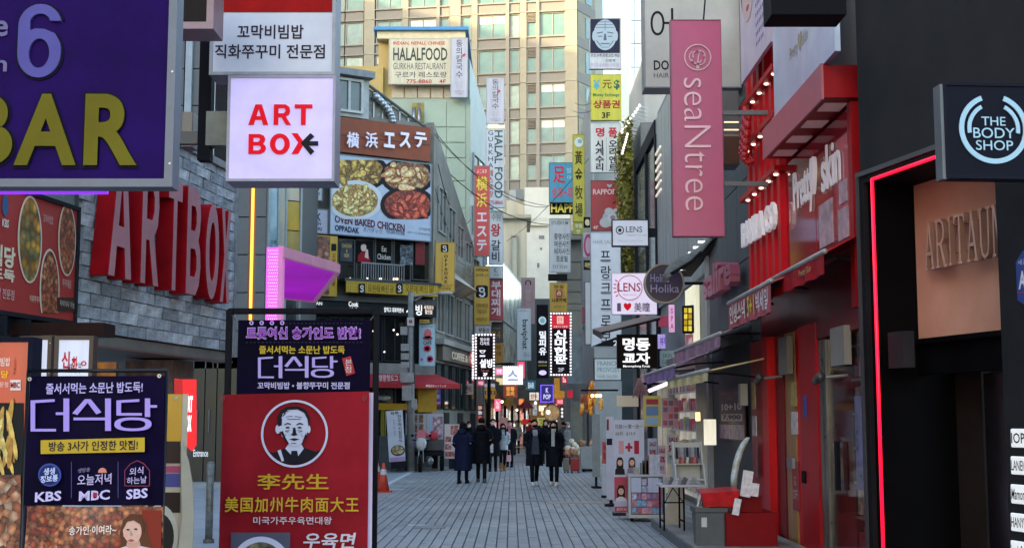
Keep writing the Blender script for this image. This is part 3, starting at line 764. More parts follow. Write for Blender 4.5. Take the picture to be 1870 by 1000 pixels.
# --- street side of the corner building
fs = FL.root('side_facade', 'narrow street side of the corner building with metal sheeting and windows', 'building')
def frect(px): return FL.rect(px)
m = MB().add([(0, 0, 0), (11, 0, 0), (11, 0, 8.2), (0, 0, zroof), (0, .3, 0), (11, .3, 0), (11, .3, 8.2), (0, .3, zroof)], [(0,1,2,3),(7,6,5,4),(0,4,5,1),(3,2,6,7),(1,5,6,2),(0,3,7,4)])
obj('wall', m, mat('71716c', .6, var=.14, sc=1.2), fs)
for i in range(5):
    u0 = .7 + i * 1.9
    w = window(fs, u0 + .8, 8.6 - .22 * i * 1.4, 1.5, 1.7 - .12 * i, '8c8f8c', GLASS, 1, .07, .06, y=-.01)
bx('metal_panel', .3, 9.5, -.06, -.01, 6.7, 8.2, mat('8c8a86', .4, metal=.3, var=.2, sc=1), fs)
for i in range(5):
    window(fs, 1.2 + i * 1.9, 4.9, 1.5, 1.6, '9a9d9c', GLASS, 1, .07, .05, y=-.01)
bx('canopy', .4, 9, -.35, 0, 4.45, 4.65, mat('8a8c8a', .5), fs)
a, b, c_, d_ = frect((806, 562, 852, 608)); bx('fascia', .8, 8.8, -.22, -.02, 3.9, 4.42, mat('5a5650', .5, var=.1), fs)
text(fs, 'COFFEE & NUTS', 2.5, 8.2, 4.0, 4.3, mat('b8b0a0', .4, emit=.3, var=0), y=-.23, depth=.02, bold=.02)
for i in range(6):
    window(fs, 1.1 + i * 1.5, 2.1, 1.2, 1.7, '2e3234', GLASS, 0, .05, .05, y=-.01)
bx('lower_wall', .2, 10.4, -.05, -.01, 0, .7, mat('3e4246', .6, var=.1), fs)
for i in range(3): bx('door', 2 + 3 * i, 3.1 + 3 * i, -.045, -.008, .72, 2.0, mat('2a2c2e', .3, var=.2), fs)

# metal awning-like hood beside the chicken billboard
q = FL.rect((792, 390, 835, 440))
m = MB().add([(.2, -.02, 7.6), (5.5, -.02, 7.4), (5.2, -.75, 6.8), (.4, -.75, 6.8), (.2, -.02, 6.5), (5.5, -.02, 6.5)], [(0, 1, 2, 3), (3, 2, 5, 4), (0, 3, 4), (1, 5, 2), (0, 4, 5, 1)])
hd_ = obj('metal_hood', m, mat('8a8474', .35, metal=.5, var=.3, sc=1.5, streak=1), fs)

# --- billboards on the corner building
def onplane(PL, name, label, px, m, t=.2, off=0, cat='sign', group=None, frame=None):
    u0, u1, z0, z1 = PL.rect(px)
    w = PL.world((u0 + u1) / 2, -off, 0)
    P = Plane(w.x, w.y, PL.a, z0)
    r = P.root(name, label, cat, group)
    u0, u1, z0, z1 = P.rect(px)
    fm = mat(m, .4, var=.04) if isinstance(m, str) else m
    bx('face', u0, u1, 0, t, z0, z1, fm, r, bevel=0)
    if frame:
        b = .035; o = MB(); o.box(u0 - b, u1 + b, -.02, t, z1, z1 + b).box(u0 - b, u1 + b, -.02, t, z0 - b, z0).box(u0 - b, u0, -.02, t, z0, z1).box(u1, u1 + b, -.02, t, z0, z1)
        obj('frame', o, mat(frame, .45), r)
    return r, P, (u0, u1, z0, z1)
WOODR = mat('7c3c22', .6, var=.08, sc=2)
r, P, q = onplane(CP, 'billboard', 'reddish brown board with raised white Japanese letters above the chicken photos', (600, 222, 786, 285), WOODR, .12, .35)
bx('board_joint', q[0], q[1], -.012, -.002, (q[2] + q[3]) / 2 - .03, (q[2] + q[3]) / 2 - .01, mat('3c1c12', .6), r)
for ch, x0, x1 in (('横', 631, 653), ('浜', 665, 687), ('エ', 699, 718), ('ス', 727, 747), ('テ', 755, 776)):
    a, b, c_, d_ = P.rect((x0, 243, x1, 271)); zo = 0
    text(r, ch, a, b, c_, d_, mat('c8cce4', .4, emit=.25, var=0), y=-.08, bold=.03, depth=.06, name='letter')
r, P, q = onplane(CP, 'billboard', 'big pale blue chicken billboard with four plates of fried chicken', (604, 291, 787, 433), 'a4b4cc', .12, .35, frame='6c7880')
FOODS = [mat('7a5a14', .5, kind='food', sc=5, col2=('a8822c', '5c3c10', 'c4a050')), mat('8a4a20', .5, kind='food', sc=5, col2=('c49860', '6c2c14', 'd8b884')),
         mat('b08a3c', .5, kind='food', sc=8, col2=('d4b868', '94601c', 'ecd898')), mat('8c1c14', .5, kind='food', sc=6, col2=('b83c24', '5c0c0c', 'c87048'))]
plates = [((654, 314), (56, 36), '20202a', 0), ((744, 322), (50, 34), '22242c', 1), ((648, 366), (50, 37), 'c4ccd4', 2), ((744, 374), (50, 34), '2c2428', 3)]
rp = random.Random(3)
u_l, u_r = q[0], q[1]
def clampx(pts, x0=605, x1=786, y0=292, y1=400): return [(min(max(x, x0), x1), min(max(y, y0), y1)) for x, y in pts]
for k, ((cx, cy), (rx, ry), pc, fi) in enumerate(plates):
    shape(r, P, clampx(oval(cx, cy, rx, ry, 32)), pc, 'plate', y=-.006 - .004 * k)
    shape(r, P, clampx(oval(cx, cy, rx * .84, ry * .8, 32)), FOODS[fi], 'food', y=-.009 - .004 * k)
    yy = -.012 - .004 * k
    ms = {}; RIMS = ('4a340c', '6a3018', '8a6420', '4c0a08'); HIS = ('d8b860', 'e8cc9c', 'f0e0a8', 'd86848')
    tones = (('8a6a1c', 'b08c38', '6c4c14', 'c8a858'), ('b88450', 'd4b080', '8c4c24', 'c8a068'), ('c8a850', 'e0cc88', 'a87c2c', 'd8bc70'), ('a02c1c', 'c04c30', '7c1410', 'b43824'))[fi]
    for i in range(17 if fi != 2 else 30):
        a_ = rp.uniform(0, 6.28); rr = rp.random() ** .5
        x = cx + rx * .74 * rr * math.cos(a_); y = cy + ry * .68 * rr * math.sin(a_)
        t_ = rp.uniform(0, 3.1); L_ = rp.uniform(9, 14) if fi != 2 else rp.uniform(5, 9); W_ = L_ * rp.uniform(.42, .55)
        tone0 = rp.choice(tones)
        for j, (sx, sc) in enumerate(((1.12, -1), (.95, 0), (.5, 1))):
            pts = [P.hit(*p) for p in clampx([(x + sx * (L_ * (math.cos(th) + (.35 if math.cos(th) > .6 else 0)) * math.cos(t_) - W_ * math.sin(th) * (1 - .35 * math.cos(th)) * math.sin(t_)),
                                       y + sx * (L_ * math.cos(th) * math.sin(t_) + W_ * math.sin(th) * (1 - .35 * math.cos(th)) * math.cos(t_))) for th in [2 * math.pi * q_ / 12 for q_ in range(12)]])]
            tone_ = (RIMS[fi], tone0, HIS[fi])[j]
            ms.setdefault(tone_, MB()).prism(pts, yy - .0003 * i - .00008 * j, yy - .0003 * i - .00008 * j + .00006)
    for c2, m in ms.items(): obj('food', m.mesh('food', mat(c2, .5, var=.25, sc=12)), None, r, kind='stuff')
for s_, rc, c, kw in (('OVEN BAKED CHICKEN', (611, 401, 739, 415), '5a2838', dict(bold=.03)), ('OPPADAK', (611, 413, 656, 424), '2a2c48', dict(bold=.035)),
                      ('オパダック', (663, 416, 698, 425), '4a5870', {}), ('桔篇桔鷄', (705, 418, 739, 428), '4a5870', {}), ('단체환영', (766, 416, 785, 421), '5c6c80', {}), ('50인이상 단체석가능', (744, 424, 785, 428), '4a5870', {})):
    text(r, s_, *P.rect(rc), pr(c), y=-.012, skew=-.07 * (rc[2] - rc[0]) / 40 * .6, **kw)
# small signs left of the billboard
r, P, q = onplane(CP, 'wall_sign', 'pale chicken shop sign with dark lettering and a phone number, half hidden', (548, 382, 598, 424), 'a0a4b8', .1, .3, frame='6c7078')
for s_, rc, kw in (('PADAK', (548, 388, 586, 402), dict(bold=.04)), ('D CHICKEN', (548, 404, 586, 410), dict(bold=.02)), ('T. 752-5892', (548, 414, 588, 420), dict(bold=.02))): text(r, s_, *P.rect(rc), pr('2c2c44'), y=-.006, **kw)
r, P, q = onplane(CP, 'wall_sign', 'small pale sign with a chicken picture and phone number above the half hidden pale sign', (548, 335, 588, 364), 'a8b0bc', .1, .3, frame='50565c')
text(r, '명동중앙점\n752-5892', *P.rect((552, 349, 584, 361)), pr('3c4450'), y=-.006, bold=.01); a, b, c_, d_ = P.rect((554, 336, 583, 346)); bx('picture', a, b, -.01, -.004, c_, d_, mat('2a2a2c', .5, kind='food', sc=9, col2=('6a6050', '3a3a34', 'a8a090')), r)
r, P, q = onplane(CP, 'banner', 'yellow edged banner with chicken photographs beside the dark terrace', (573, 430, 616, 540), 'b8962c', .06, .5)
a, b, c_, d_ = P.rect((574, 431, 602, 538)); bx('picture', a, b, -.008, -.002, c_, d_, mat('7c4030', .5, kind='food', sc=4.5, col2=('b07858', '582418', 'c89878', '8c4c3c')), r)
shape(r, P, [(605,445),(614,445),(614,458),(605,458)], '15151c', 'logo', y=-.01); text(r, stack('오븐에빠진닭'), *P.rect((606, 462, 613, 522)), pr('8a4a1c'), y=-.008, bold=.02)
r, P = sign('blade_sign', 'wider yellow chicken sign with bird logo on the corner building edge', (796, 443, 829, 532), 46.4, 'b5921c', t=.15, frame='8c7420', fw=.03, group='yellow chicken restaurant signs', texts=[
    ('OPPADAK', (812, 465, 819, 516), '2c2a18', dict(rot=0, bold=.03)),])
for o in list(r.children):
    if o.name.startswith('lettering'): bpy.data.objects.remove(o)
text(r, stack('OPPADAK'), *P.rect((811, 465, 818, 517)), pr('2c2a18'), y=.008, bold=.03)
text(r, stack('오븐에빠진닭'), *P.rect((806, 469, 809, 512)), pr('6b5a18'), y=.008)
text(r, 'TAKE OUT\n포장/배달', *P.rect((799, 519, 826, 529)), pr('6b5a18'), y=.008, bold=.02); bird_logo(r, P, 812, 453, 14)
r, P = sign('banner', 'light blue ice cream banner with dessert pictures on the corner building', (766, 592, 794, 667), 46, '8fbcd0', t=.04, frame='6c8896', fw=.02)
for pts, c in ((oval(781, 609, 7, 9), 'c46a78'), (oval(781, 617, 9, 4), '8a4a50'), (oval(780, 636, 7, 6.5), 'c0405c'), (oval(780, 636, 4, 3.5), 'e0c0c8'), (oval(785, 655, 6, 6), 'b03058'), (oval(785, 655, 3, 3), 'e4c8d0'), (oval(770, 656, 2.5, 3), '9c6aa8')):
    shape(r, P, pts, c, y=.004 if pts[0][0] < 0 else .002 - .0008 * len(c) )
text(r, '쌀 아이스크림', *P.rect((769, 594, 790, 598)), pr('8c4c90'), y=.006); text(r, 'CAFE', *P.rect((773, 622, 788, 629)), pr('34305c'), y=-.004, bold=.03)
sign('blade_sign', 'small gold plate above the light blue ice cream banner', (766, 583, 784, 590), 45.8, '9c7820', t=.1, texts=[('OPPADAK', (768, 585, 782, 588), '4c3c14')])

# ================= LEFT: grey panelled building with the yellow light line =================
GP = Plane(-7, 35, 0)
gb = GP.root('panelled_building', 'dark grey panelled building with a thin glowing yellow line up its front', 'building')
a, b, c_, d_ = GP.rect((250, 0, 488, 880)); bx('wall', a, b, .12, 9, 0, 15.5, mat('3a4046', .6, var=.08), gb)
PAN = mat('4e565c', .5, var=.07, sc=.8, bump=.05)
zc = 15.3; row = 0
while zc > 3.2:
    h = 1.02
    for i, (x0, x1) in enumerate(((255, 330), (332, 396), (398, 456), (468, 487))):
        a, b, _, _ = GP.rect((x0, 300, x1, 400)); bx('wall_panel', a, b, 0, .1, zc - h + .03, zc, PAN, gb)
    zc -= h; row += 1
a, b, c_, d_ = GP.rect((460.5, 0, 465, 640)); bx('light_line', a, b, -.02, .08, c_, 15, mat('ffb43c', .4, emit=2.2, var=0), gb)
bx('channel', a - .08, b + .08, .05, .115, c_, 15, mat('7a4a28', .4), gb)
# glass doors with Entrance lettering
for (x0, x1) in ((352, 372), (374, 394), (396, 416), (418, 440)):
    a, b, c_, d_ = GP.rect((x0, 652, x1, 878)); dd = bx('glass_door', a, b, .0, .06, .12, d_, mat('182628', .3, spec=.4, var=.2, sc=1.2), gb)
    if x0 == 352 or x0 == 374: obj('handle', MB().cyl((a + .12, -.04, 1.4), (a + .12, -.04, 2.0), .02, n=8), STEEL, dd)
bx('step', GP.rect((300, 1, 450, 2))[0], GP.rect((300, 1, 450, 2))[1], -.9, 0, 0, .12, mat('8f979b', .6), gb)
text(gb, 'Entrance', *GP.rect((354, 820, 381, 833)), pr('e8ecf0', .3), y=-.06, bold=.02)
# grey vertical channels and light strip between the box signs
for x0, x1, c in ((338, 350, '8d9aa6'), (388, 394, 'a8b4be'), (396, 414, '26262a')):
    a, b, c_, d_ = GP.rect((x0, 120, x1, 300)); bx('pilaster', a, b, -.12, -.002, c_, d_ + 2, mat(c, .5, var=.08), gb)
# glass corner, poster reflections painted into the panel colours
GL = Plane(*GP.world(GP.hit(489, 500)[0], 0, 0).xy, R(35))
gc = GL.root('glass_corner', 'glass shop corner with painted reflections of blue and yellow posters beside the pink lit canopy', 'building')
for (x0, x1, c1, c2, y0, y1) in ((490, 506, '6a9cac', '9cb8c0', 330, 460), (508, 520, '9aa8a0', 'a8a894', 330, 585), (522, 547, 'a8a48c', 'b8b09a', 330, 366), (522, 547, '9c8c3c', 'b89c34', 368, 420), (522, 547, '8c8458', 'a89850', 422, 500), (490, 506, '7c94a4', '98acb8', 462, 600)):
    a, b, c_, d_ = GL.rect((x0, y0, x1, y1)); bx('glass_panel', a, b, 0, .1, c_, d_, mat(c1, .2, var=.1, sc=1.2, col2=c2, spec=.8), gc)
for x in (489, 507, 521, 548):
    a, b, c_, d_ = GL.rect((x - 1.5, 300, x + 1.5, 590)); bx('mullion', a, b, -.06, .12, 0, d_, mat('8c979c', .4, metal=.3), gc)
bx('lower_glass', 0.02, GL.hit(548, 500)[0], .11, .2, 0, 9, mat('3c4a50', .15, spec=.8, var=.3, sc=1), gc)
text(gc, '19\n59', *GL.rect((494, 438, 504, 458)), pr('4c606c'), y=-.01, bold=.02)

# ---- pink canopy
PC = thing('lit_canopy', 'pink glowing perforated wall and canopy over the shop entrance', 'canopy')
zc = at(515, 467, 24).z
A = at(514, 462, 24.0); B = at(617, 492, 24.0 * (765 - 462) / (765 - 492)); Dp = at(514, 541, 24.0 * 303 / 224.0); Cp = at(574, 548, 24.0 * 303 / 217.0)
plan = [(A.x, A.y), (B.x, B.y), (Cp.x, Cp.y), (Dp.x, Dp.y)]
obj('canopy_soffit', MB().hprism(plan, zc, zc + .03), mat('a800b8', .5, emit=.55, var=.12, sc=.35), PC)
rim = mat('c98aa6', .5, emit=.18, var=.05)
m = MB()
for i, (p, q) in enumerate(zip(plan, plan[1:] + plan[:1])):
    p = Vector(p); q = Vector(q); dd = (q - p).normalized(); nn = Vector((dd.y, -dd.x)) * .05
    m.hprism([tuple(p - nn), tuple(q - nn), tuple(q + nn), tuple(p + nn)], zc - .02, zc + .15)
obj('canopy_rim', m, rim, PC)
obj('canopy_top', MB().hprism(plan, zc + .151, zc + .18), rim, PC)
W0 = at(487, 462, 24.0)
fr_ = mat('ff5cf0', .5, emit=.85, var=.05, sc=2)
bx('perforated_panel', W0.x, W0.x + (A.x - W0.x) * .78, 24.0, 24.15, 0, zc + .16, fr_, PC)
bx('panel_edge', W0.x + (A.x - W0.x) * .785, A.x + .03, 23.98, 24.2, 0, zc + .18, mat('d47cba', .5, emit=.4, var=.03), PC)
m = MB(); k = 0
for i in range(5):
    for j in range(58):
        x = W0.x + .02 + (A.x - W0.x) * .78 * (i + .5 + (.5 if j % 2 else 0)) / 5.6; z = zc + .1 - j * .06
        m.box(x - .007, x + .007, 23.994, 23.998, z - .007, z + .007)
obj('perforations', m, mat('ffe4fa', .4, emit=1.3, var=0), PC, kind='stuff')

# ================= LEFT: white brick wall =================
LW = Plane(-3.3, 15.5, math.atan2(1, .152))
bw = LW.root('brick_wall', 'whitewashed long brick wall above the recessed shop entrance', 'wall')
uL = LW.hit(-60, 560)[0]; zb = 2.53; ztp = 4.75
bx('backing', uL - 2, -.002, .06, .4, zb, 4.62, mat('3f4448', .85, var=.1), bw)
bx('coping', uL - 2, .02, -.04, .45, 4.64, 4.72, mat('8d8f90', .7, var=.15, sc=3), bw)
bmats = [stained(mat(c, .8, var=.16, sc=6, bump=.9, bsc=35), 1.6, .68, 1.05) for c in ('a4abb3', 'b4bcc4', 'c4cacf', '90979f')]
def brickmesh(k):
    rb = random.Random(k); m = MB(); L_, H_ = .385, .112
    f = [(rb.uniform(-.008, .008)) for _ in range(6)]
    m.add([(f[4]*.5, f[0], f[5]*.3), (L_+f[3]*.5, f[1], 0), (L_, .07, 0), (0, .07, 0), (0, f[2], H_), (L_, f[3], H_+f[1]*.3), (L_, .07, H_), (0, .07, H_), (L_/2, -.010 + f[4], 0.002), (L_/2, -.008 + f[5], H_ - .002)],
          [(0,8,9,4),(8,1,5,9),(1,2,6,5),(3,0,4,7),(4,9,5,6,7),(0,3,2,1,8)])
    return m.mesh('brick', bmats[k % 4])
bms = [brickmesh(k) for k in range(10)]
nb = 0
for j in range(18):
    z = zb + .012 + j * .118
    if z > 4.6: break
    u = -.4 if j % 2 == 0 else -.2
    u = -.395
    off = 0 if j % 2 == 0 else .2
    uu = -.395 + off
    while uu > -4.15:
        o = bpy.data.objects.new('brick', rnd.choice(bms)); COL.objects.link(o); o.parent = bw
        u2 = min(uu, -.39)
        o.location = (u2, rnd.uniform(-.006, .006), z + rnd.uniform(-.002, .002)); nb += 1
        uu -= .4
# end pilaster, soffit, recessed shop interior
bx('end_cap', -.001, .06, -.02, .4, zb, 4.64, mat('8d9298', .8, var=.15, sc=4, bump=.4), bw)
bx('soffit', uL - 2, .02, .02, 4.0, zb - .1, zb - .004, mat('6f6c66', .7, var=.1), bw)
bx('beam', uL - 2, .03, .0, .2, zb - .12, zb - .1, mat('6c5048', .6), bw)
bx('pillar', -.9, -.3, .35, .9, 0, zb - .12, mat('7b655c', .6, var=.18, sc=9, bump=.3), bw)
bx('inner_wall', uL - 2, .0, 3.2, 3.4, 0, zb - .12, mat('2a2624', .6, var=.2, sc=1.5), bw)
for x0, x1, y0, y1, c, e in ((167, 200, 655, 690, '8c5410', .5), (255, 292, 664, 690, '1a1818', 0), (205, 250, 650, 690, '4a4640', 0), (300, 320, 650, 690, '5a544c', 0)):
    a, b, c_, d_ = LW.rect((x0, y0, x1, y1), 3.0); bx('interior_panel', a, b, 2.9, 3.1, c_ - .3, d_, mat(c, .6, emit=e, var=.2, sc=4), bw)
# mass above the brick wall
bx('upper_wall', -12, -1.9, .5, 4, 4.72, 14, mat('62686e', .7, var=.1), bw)

# ARTBOX big letters
al = LW.root('wall_letters', 'huge red block letters with pale pink faces on the white brick wall', 'sign')
LF = mat('b27a82', .6, var=.05, sc=4, bump=.1); LS = mat('960614', .5, var=.14, sc=2, spec=.15)
LD = .2
def uw(px, depth=-LD): return LW.hit(px, 460, depth)[0]
glyphs = {
 'A': [[(0,0),(.26,0),(.33,.25),(.67,.25),(.74,0),(1,0),(.66,1),(.34,1)], [(.38,.42),(.62,.42),(.5,.82)]],
 'R': [[(0,0),(.26,0),(.26,.38),(.44,.38),(.72,0),(1.02,0),(.7,.42),(.9,.52),(.96,.7),(.9,.88),(.7,1),(0,1)], [(.26,.56),(.58,.56),(.68,.64),(.68,.76),(.58,.83),(.26,.83)]],
 'T': [[(.37,0),(.63,0),(.63,.82),(1,.82),(1,1),(0,1),(0,.82),(.37,.82)]],
 'B': [[(0,0),(.66,0),(.9,.1),(1,.28),(.94,.43),(.8,.52),(.9,.62),(.94,.76),(.86,.92),(.64,1),(0,1)], [(.26,.17),(.58,.17),(.7,.24),(.7,.36),(.58,.43),(.26,.43)], [(.26,.6),(.54,.6),(.64,.67),(.64,.77),(.54,.83),(.26,.83)]],
 'O': [[(.5+.5*math.cos(t), .5+.5*math.sin(t)) for t in [2*math.pi*i/28 for i in range(28)]], [(.5+.24*math.cos(t), .5+.31*math.sin(t)) for t in [2*math.pi*i/22 for i in range(22)]]],
 'X': [[(0,0),(.3,0),(.5,.33),(.7,0),(1,0),(.66,.5),(1,1),(.7,1),(.5,.67),(.3,1),(0,1),(.34,.5)]]}
def block_letter(ch, u0, u1, z0, z1, y0, y1, parent, mf, ms):
    bm = bmesh.new()
    loops = glyphs[ch]
    edges = []
    for lp in loops:
        vs = [bm.verts.new((u0 + (u1 - u0) * x, y0, z0 + (z1 - z0) * z)) for x, z in lp]
        for i in range(len(vs)): edges.append(bm.edges.new((vs[i], vs[(i + 1) % len(vs)])))
    fr = bmesh.ops.triangle_fill(bm, use_beauty=True, edges=edges, use_dissolve=False)
    front = [f for f in bm.faces]
    ret = bmesh.ops.extrude_face_region(bm, geom=front)
    for v in [e for e in ret['geom'] if isinstance(e, bmesh.types.BMVert)]: v.co.y = y1
    bmesh.ops.recalc_face_normals(bm, faces=bm.faces)
    me = bpy.data.meshes.new('letter'); 
    for f in bm.faces: f.material_index = 0 if all(abs(v.co.y - y0) < 1e-5 for v in f.verts) else 1
    bm.to_mesh(me); bm.free(); me.materials.append(mf); me.materials.append(ms)
    o = bpy.data.objects.new('letter', me); COL.objects.link(o); o.parent = parent
    return o
for ch, x0, x1, yt, yb_ in (('A', 199, 241, 322, 502), ('R', 258, 290, 334, 518), ('T', 306, 331, 338, 529), ('B', 341, 367, 352, 538), ('O', 376, 400, 385, 553), ('X', 404, 421, 394, 560)):
    u0, u1 = uw(x0), uw(x1)
    z1 = LW.hit((x0 + x1) / 2, yt, -LD)[1]; z0 = LW.hit((x0 + x1) / 2, yb_, -LD)[1]
    block_letter(ch, u0, u1, z0 if False else 3.05, 4.10 if ch in 'OX' else 4.18, -LD, -.02, al, LF, LS)
text(al, 'ART BOX', uw(404), uw(404) + .3, 3.3, 3.34, LS, y=-.02)

# red food billboard on the wall
r, P, q = onplane(LW, 'food_billboard', 'red wall billboard with three bowls of food under the purple bar sign', (-60, 352, 138, 572), 'a03430', .12, .25, frame='23252b')
ub = q[1]
def wtext(s_, rc, c, **kw): return text(r, s_, *P.rect(rc), pr(c), y=-.01, **kw)
DISH = [mat('8c6a30', .5, kind='food', sc=9, col2=('b87c24', '6c7048', 'd09a30')), mat('94401c', .5, kind='food', sc=16, col2=('b4643c', '702c14', 'c88a5c'))]
for cx, cy, rx, ry, dm in ((53, 437, 22, 80, 0), (121, 438, 16, 66, 1), (89, 530, 18, 76, 1)):
    cl = lambda pts: [(x, min(y, 571)) for x, y in pts]
    shape(r, P, cl(oval(cx, cy, rx, ry, 32)), 'cfc4b4', 'plate', y=-.008)
    shape(r, P, cl(oval(cx, cy, rx * .88, ry * .95, 32)), DISH[dm], 'food', y=-.011)
wtext('더식당', (-40, 445, 26, 485), 'd8c8b0', bold=.04); wtext('밥도둑', (-40, 487, 25, 510), 'd8c8b0', bold=.04)
wtext('꼬막비빔밥 전문점', (-40, 524, 24, 543), 'c8a8a0', bold=.01); wtext('꼬막비빔밥', (77, 393, 95, 408), 'c8b0a8'); wtext('쭈꾸미볶음', (112, 510, 128, 525), 'c8b0a8'); wtext('직화쭈꾸미', (52, 540, 72, 552), 'd8c8b0')
shape(r, P, rectp(102, 543, 134, 568), '3a2a26', y=-.013); text(r, '저녁식사 가능', *P.rect((105, 549, 132, 561)), pr('c8b8a8'), y=-.02)
shape(r, P, oval(8, 374, 5.5, 20), '3c5c88', 'logo', y=-.009); wtext('KBS', (2, 400, 14, 415), 'd8ccc8', bold=.03)
a, b, c_, d_ = P.rect((-60, 576, 138, 590)); bx('bracket', q[0], q[1], .05, .2, q[2] - .14, q[2] - .04, DARKM, r)
for i in range(6): bx('hook', q[1] - .2 - .35 * i, q[1] - .17 - .35 * i, -.1, .05, q[2] - .2, q[2] - .05, DARKM, r)
# white panel above
r, P, q = onplane(LW, 'wall_sign', 'dull green grey sign above the red food billboard', (60, 330, 137, 372), '6e7c7c', .1, .22, frame='3a4046')
text(r, '종로상회', *P.rect((96, 350, 116, 358)), pr('a8b4b4'), y=-.006)

# lit white calligraphy box signs under the overhang
def cal(label, rc, Y, parts):
    r, P = sign('lit_box_sign', label, rc, Y, 'c4c8dc', t=.1, emit=.55, frame='3c2c26', fw=.03, group='white calligraphy box signs')
    for s_, q, c, kw in parts: text(r, s_, *P.rect(q), pr(c, .3), y=.008, **kw)
    return r, P
r, P = cal('white lit calligraphy sign with a red seal, next to the red menu board', (40, 620, 85, 740), 10, [])
shape(r, P, oval(58, 658, 9, 12, 8), pr('b01c2c', .4), 'seal', y=.007); text(r, '신화\n화부', *P.rect((52, 649, 64, 667)), pr('e4dce4', .5), y=.003, bold=.02)
r, P = cal('white lit calligraphy sign with red brush characters, above the purple banner', (105, 620, 161, 740), 9.6, [
    ('신', (112, 641, 127, 672), 'b0202c', dict(bold=.03)), ('화', (122, 663, 132, 680), '2c2830', dict(bold=.01)), ('화', (130, 650, 141, 682), 'b0202c', dict(bold=.03)), ('부', (142, 661, 148, 682), '2c2830', {})])
u, z = P.hit(152.5, 663); obj('seal', MB().ring(u, z, .012, .018, .0, .01, 16), pr('b0202c', .3), r)
bw2 = thing('dark_beam', 'dark brown lintel above the white calligraphy signs', 'lintel', at(90, 612, 10.2))
bx('board', -.45, .42, 0, .3, .0, .1, mat('2a1a18', .5, var=.15), bw2); bx('upright', -.05, .05, -.02, .3, -2.2, 0, mat('4a382c', .5, var=.15), bw2)

# red lit menu board far left
r, P = sign('menu_board', 'tall lit red menu board with fried food pictures and a pale tag', (-60, 624, 42, 1090), 6.6, 'b83c28', t=.12, frame='191a2c', fw=.025, rough=.3, emit=.15)
for s_, q, c, kw in (('꼬막비빔밥', (-30, 652, 18, 668), 'e8c8c0', dict(bold=.02)), ('더식당', (-30, 676, 15, 690), 'e8b030', dict(bold=.03)), ('낙지볶음', (24, 654, 28, 684), '5c1c10', dict(rot=1)), ('전문점', (-10, 697, 14, 706), 'e8d0c8', {})):
    text(r, s_, *P.rect(q), pr(c, .15), y=.006, **kw)
shape(r, P, rectp(18, 693, 37, 712), pr('d8c8c8', .2), 'tag', y=.004); text(r, 'MBC', *P.rect((19, 697, 36, 708)), pr('a03028'), y=.001, bold=.03)
shape(r, P, rectp(-60, 735, 42, 1090), '202024', 'picture', y=.006)
FRY = mat('a8782c', .5, kind='food', sc=14, col2=('d8b45c', '8c5018', 'e8d084'))
rp = random.Random(5)
for i in range(26):
    x = rp.uniform(-20, 30); y = rp.uniform(745, 850); a_ = rp.uniform(1.2, 1.9)
    shape(r, P, oval(x, y, rp.uniform(18, 34), rp.uniform(3, 5), 10, a_), mat(rp.choice(('c09038', 'd8b45c', 'a87428', 'e0c878')), .5, var=.2, sc=20), 'chips', y=.003 - .0004 * i)
shape(r, P, rectp(-60, 866, 39, 1090), mat('7c3420', .5, kind='food', sc=16, col2=('b0603c', '4c1c14', 'c87c50', 'd8c0a8')), 'picture', y=-.009)

# purple restaurant banner
PB = thing('banner_stand', 'dark purple restaurant banner with broadcaster logos in a black frame', 'banner', at(174, 1000, 6.0), R(-2.0))
Pb = Plane(PB.location.x, PB.location.y, R(-2.0), PB.location.z)
NAV = mat('0c0a20', .55, var=.2, sc=1.6, col2='120830', bump=.15, bsc=4, spec=.04)
def wavy(P, rc, m, parent, name='banner_cloth', amp=.012, nx=24, nz=16, y=0, kx=9, tilt=0):
    u0, u1, z0, z1 = P.rect(rc); mb = MB(); vs = []
    for k in (0, 1):
        for j in range(nz + 1):
            for i in range(nx + 1):
                s_ = i / nx; t_ = j / nz
                yy = y + amp * math.sin(kx * s_ + 2.2 * t_) * (1 - t_ * .4) + amp * .7 * math.sin(3 * s_ - 5 * t_)
                vs.append((u0 + (u1 - u0) * s_, yy + k * .003, z0 + (z1 - z0) * t_ + tilt * (s_ - .5)))
    M_ = (nx + 1) * (nz + 1); fs = []
    for k in (0, 1):
        for j in range(nz):
            for i in range(nx):
                a = k * M_ + j * (nx + 1) + i; f = (a, a + 1, a + nx + 2, a + nx + 1)
                fs.append(f if k == 0 else f[::-1])
    mb.add(vs, fs)
    return obj(name, mb, m, parent, smooth=True)
wavy(Pb, (48, 686, 300, 922), NAV, PB)
wavy(Pb, (44, 924, 298, 1080), mat('7a2a1a', .5, kind='food', sc=26, col2=('a84428', '5c1c14', 'c87c4c', '8c5040')), PB, 'food_photo', y=.0)
def bt(s_, rc, c, e=0, **kw): return text(PB, s_, *Pb.rect(rc), pr(c, e), y=-.026, skew=.008, **kw)
bt('줄서서먹는 소문난 밥도둑!', (88, 698, 264, 718), 'b0a4d8', .0, bold=.02)
def strokes(P, parent, lst, m, y=-.026, name='lettering'):
    mb = MB()
    for pts in lst: mb.prism([P.hit(*p) for p in pts], y, y + .002)
    return obj(name, mb, m, parent)
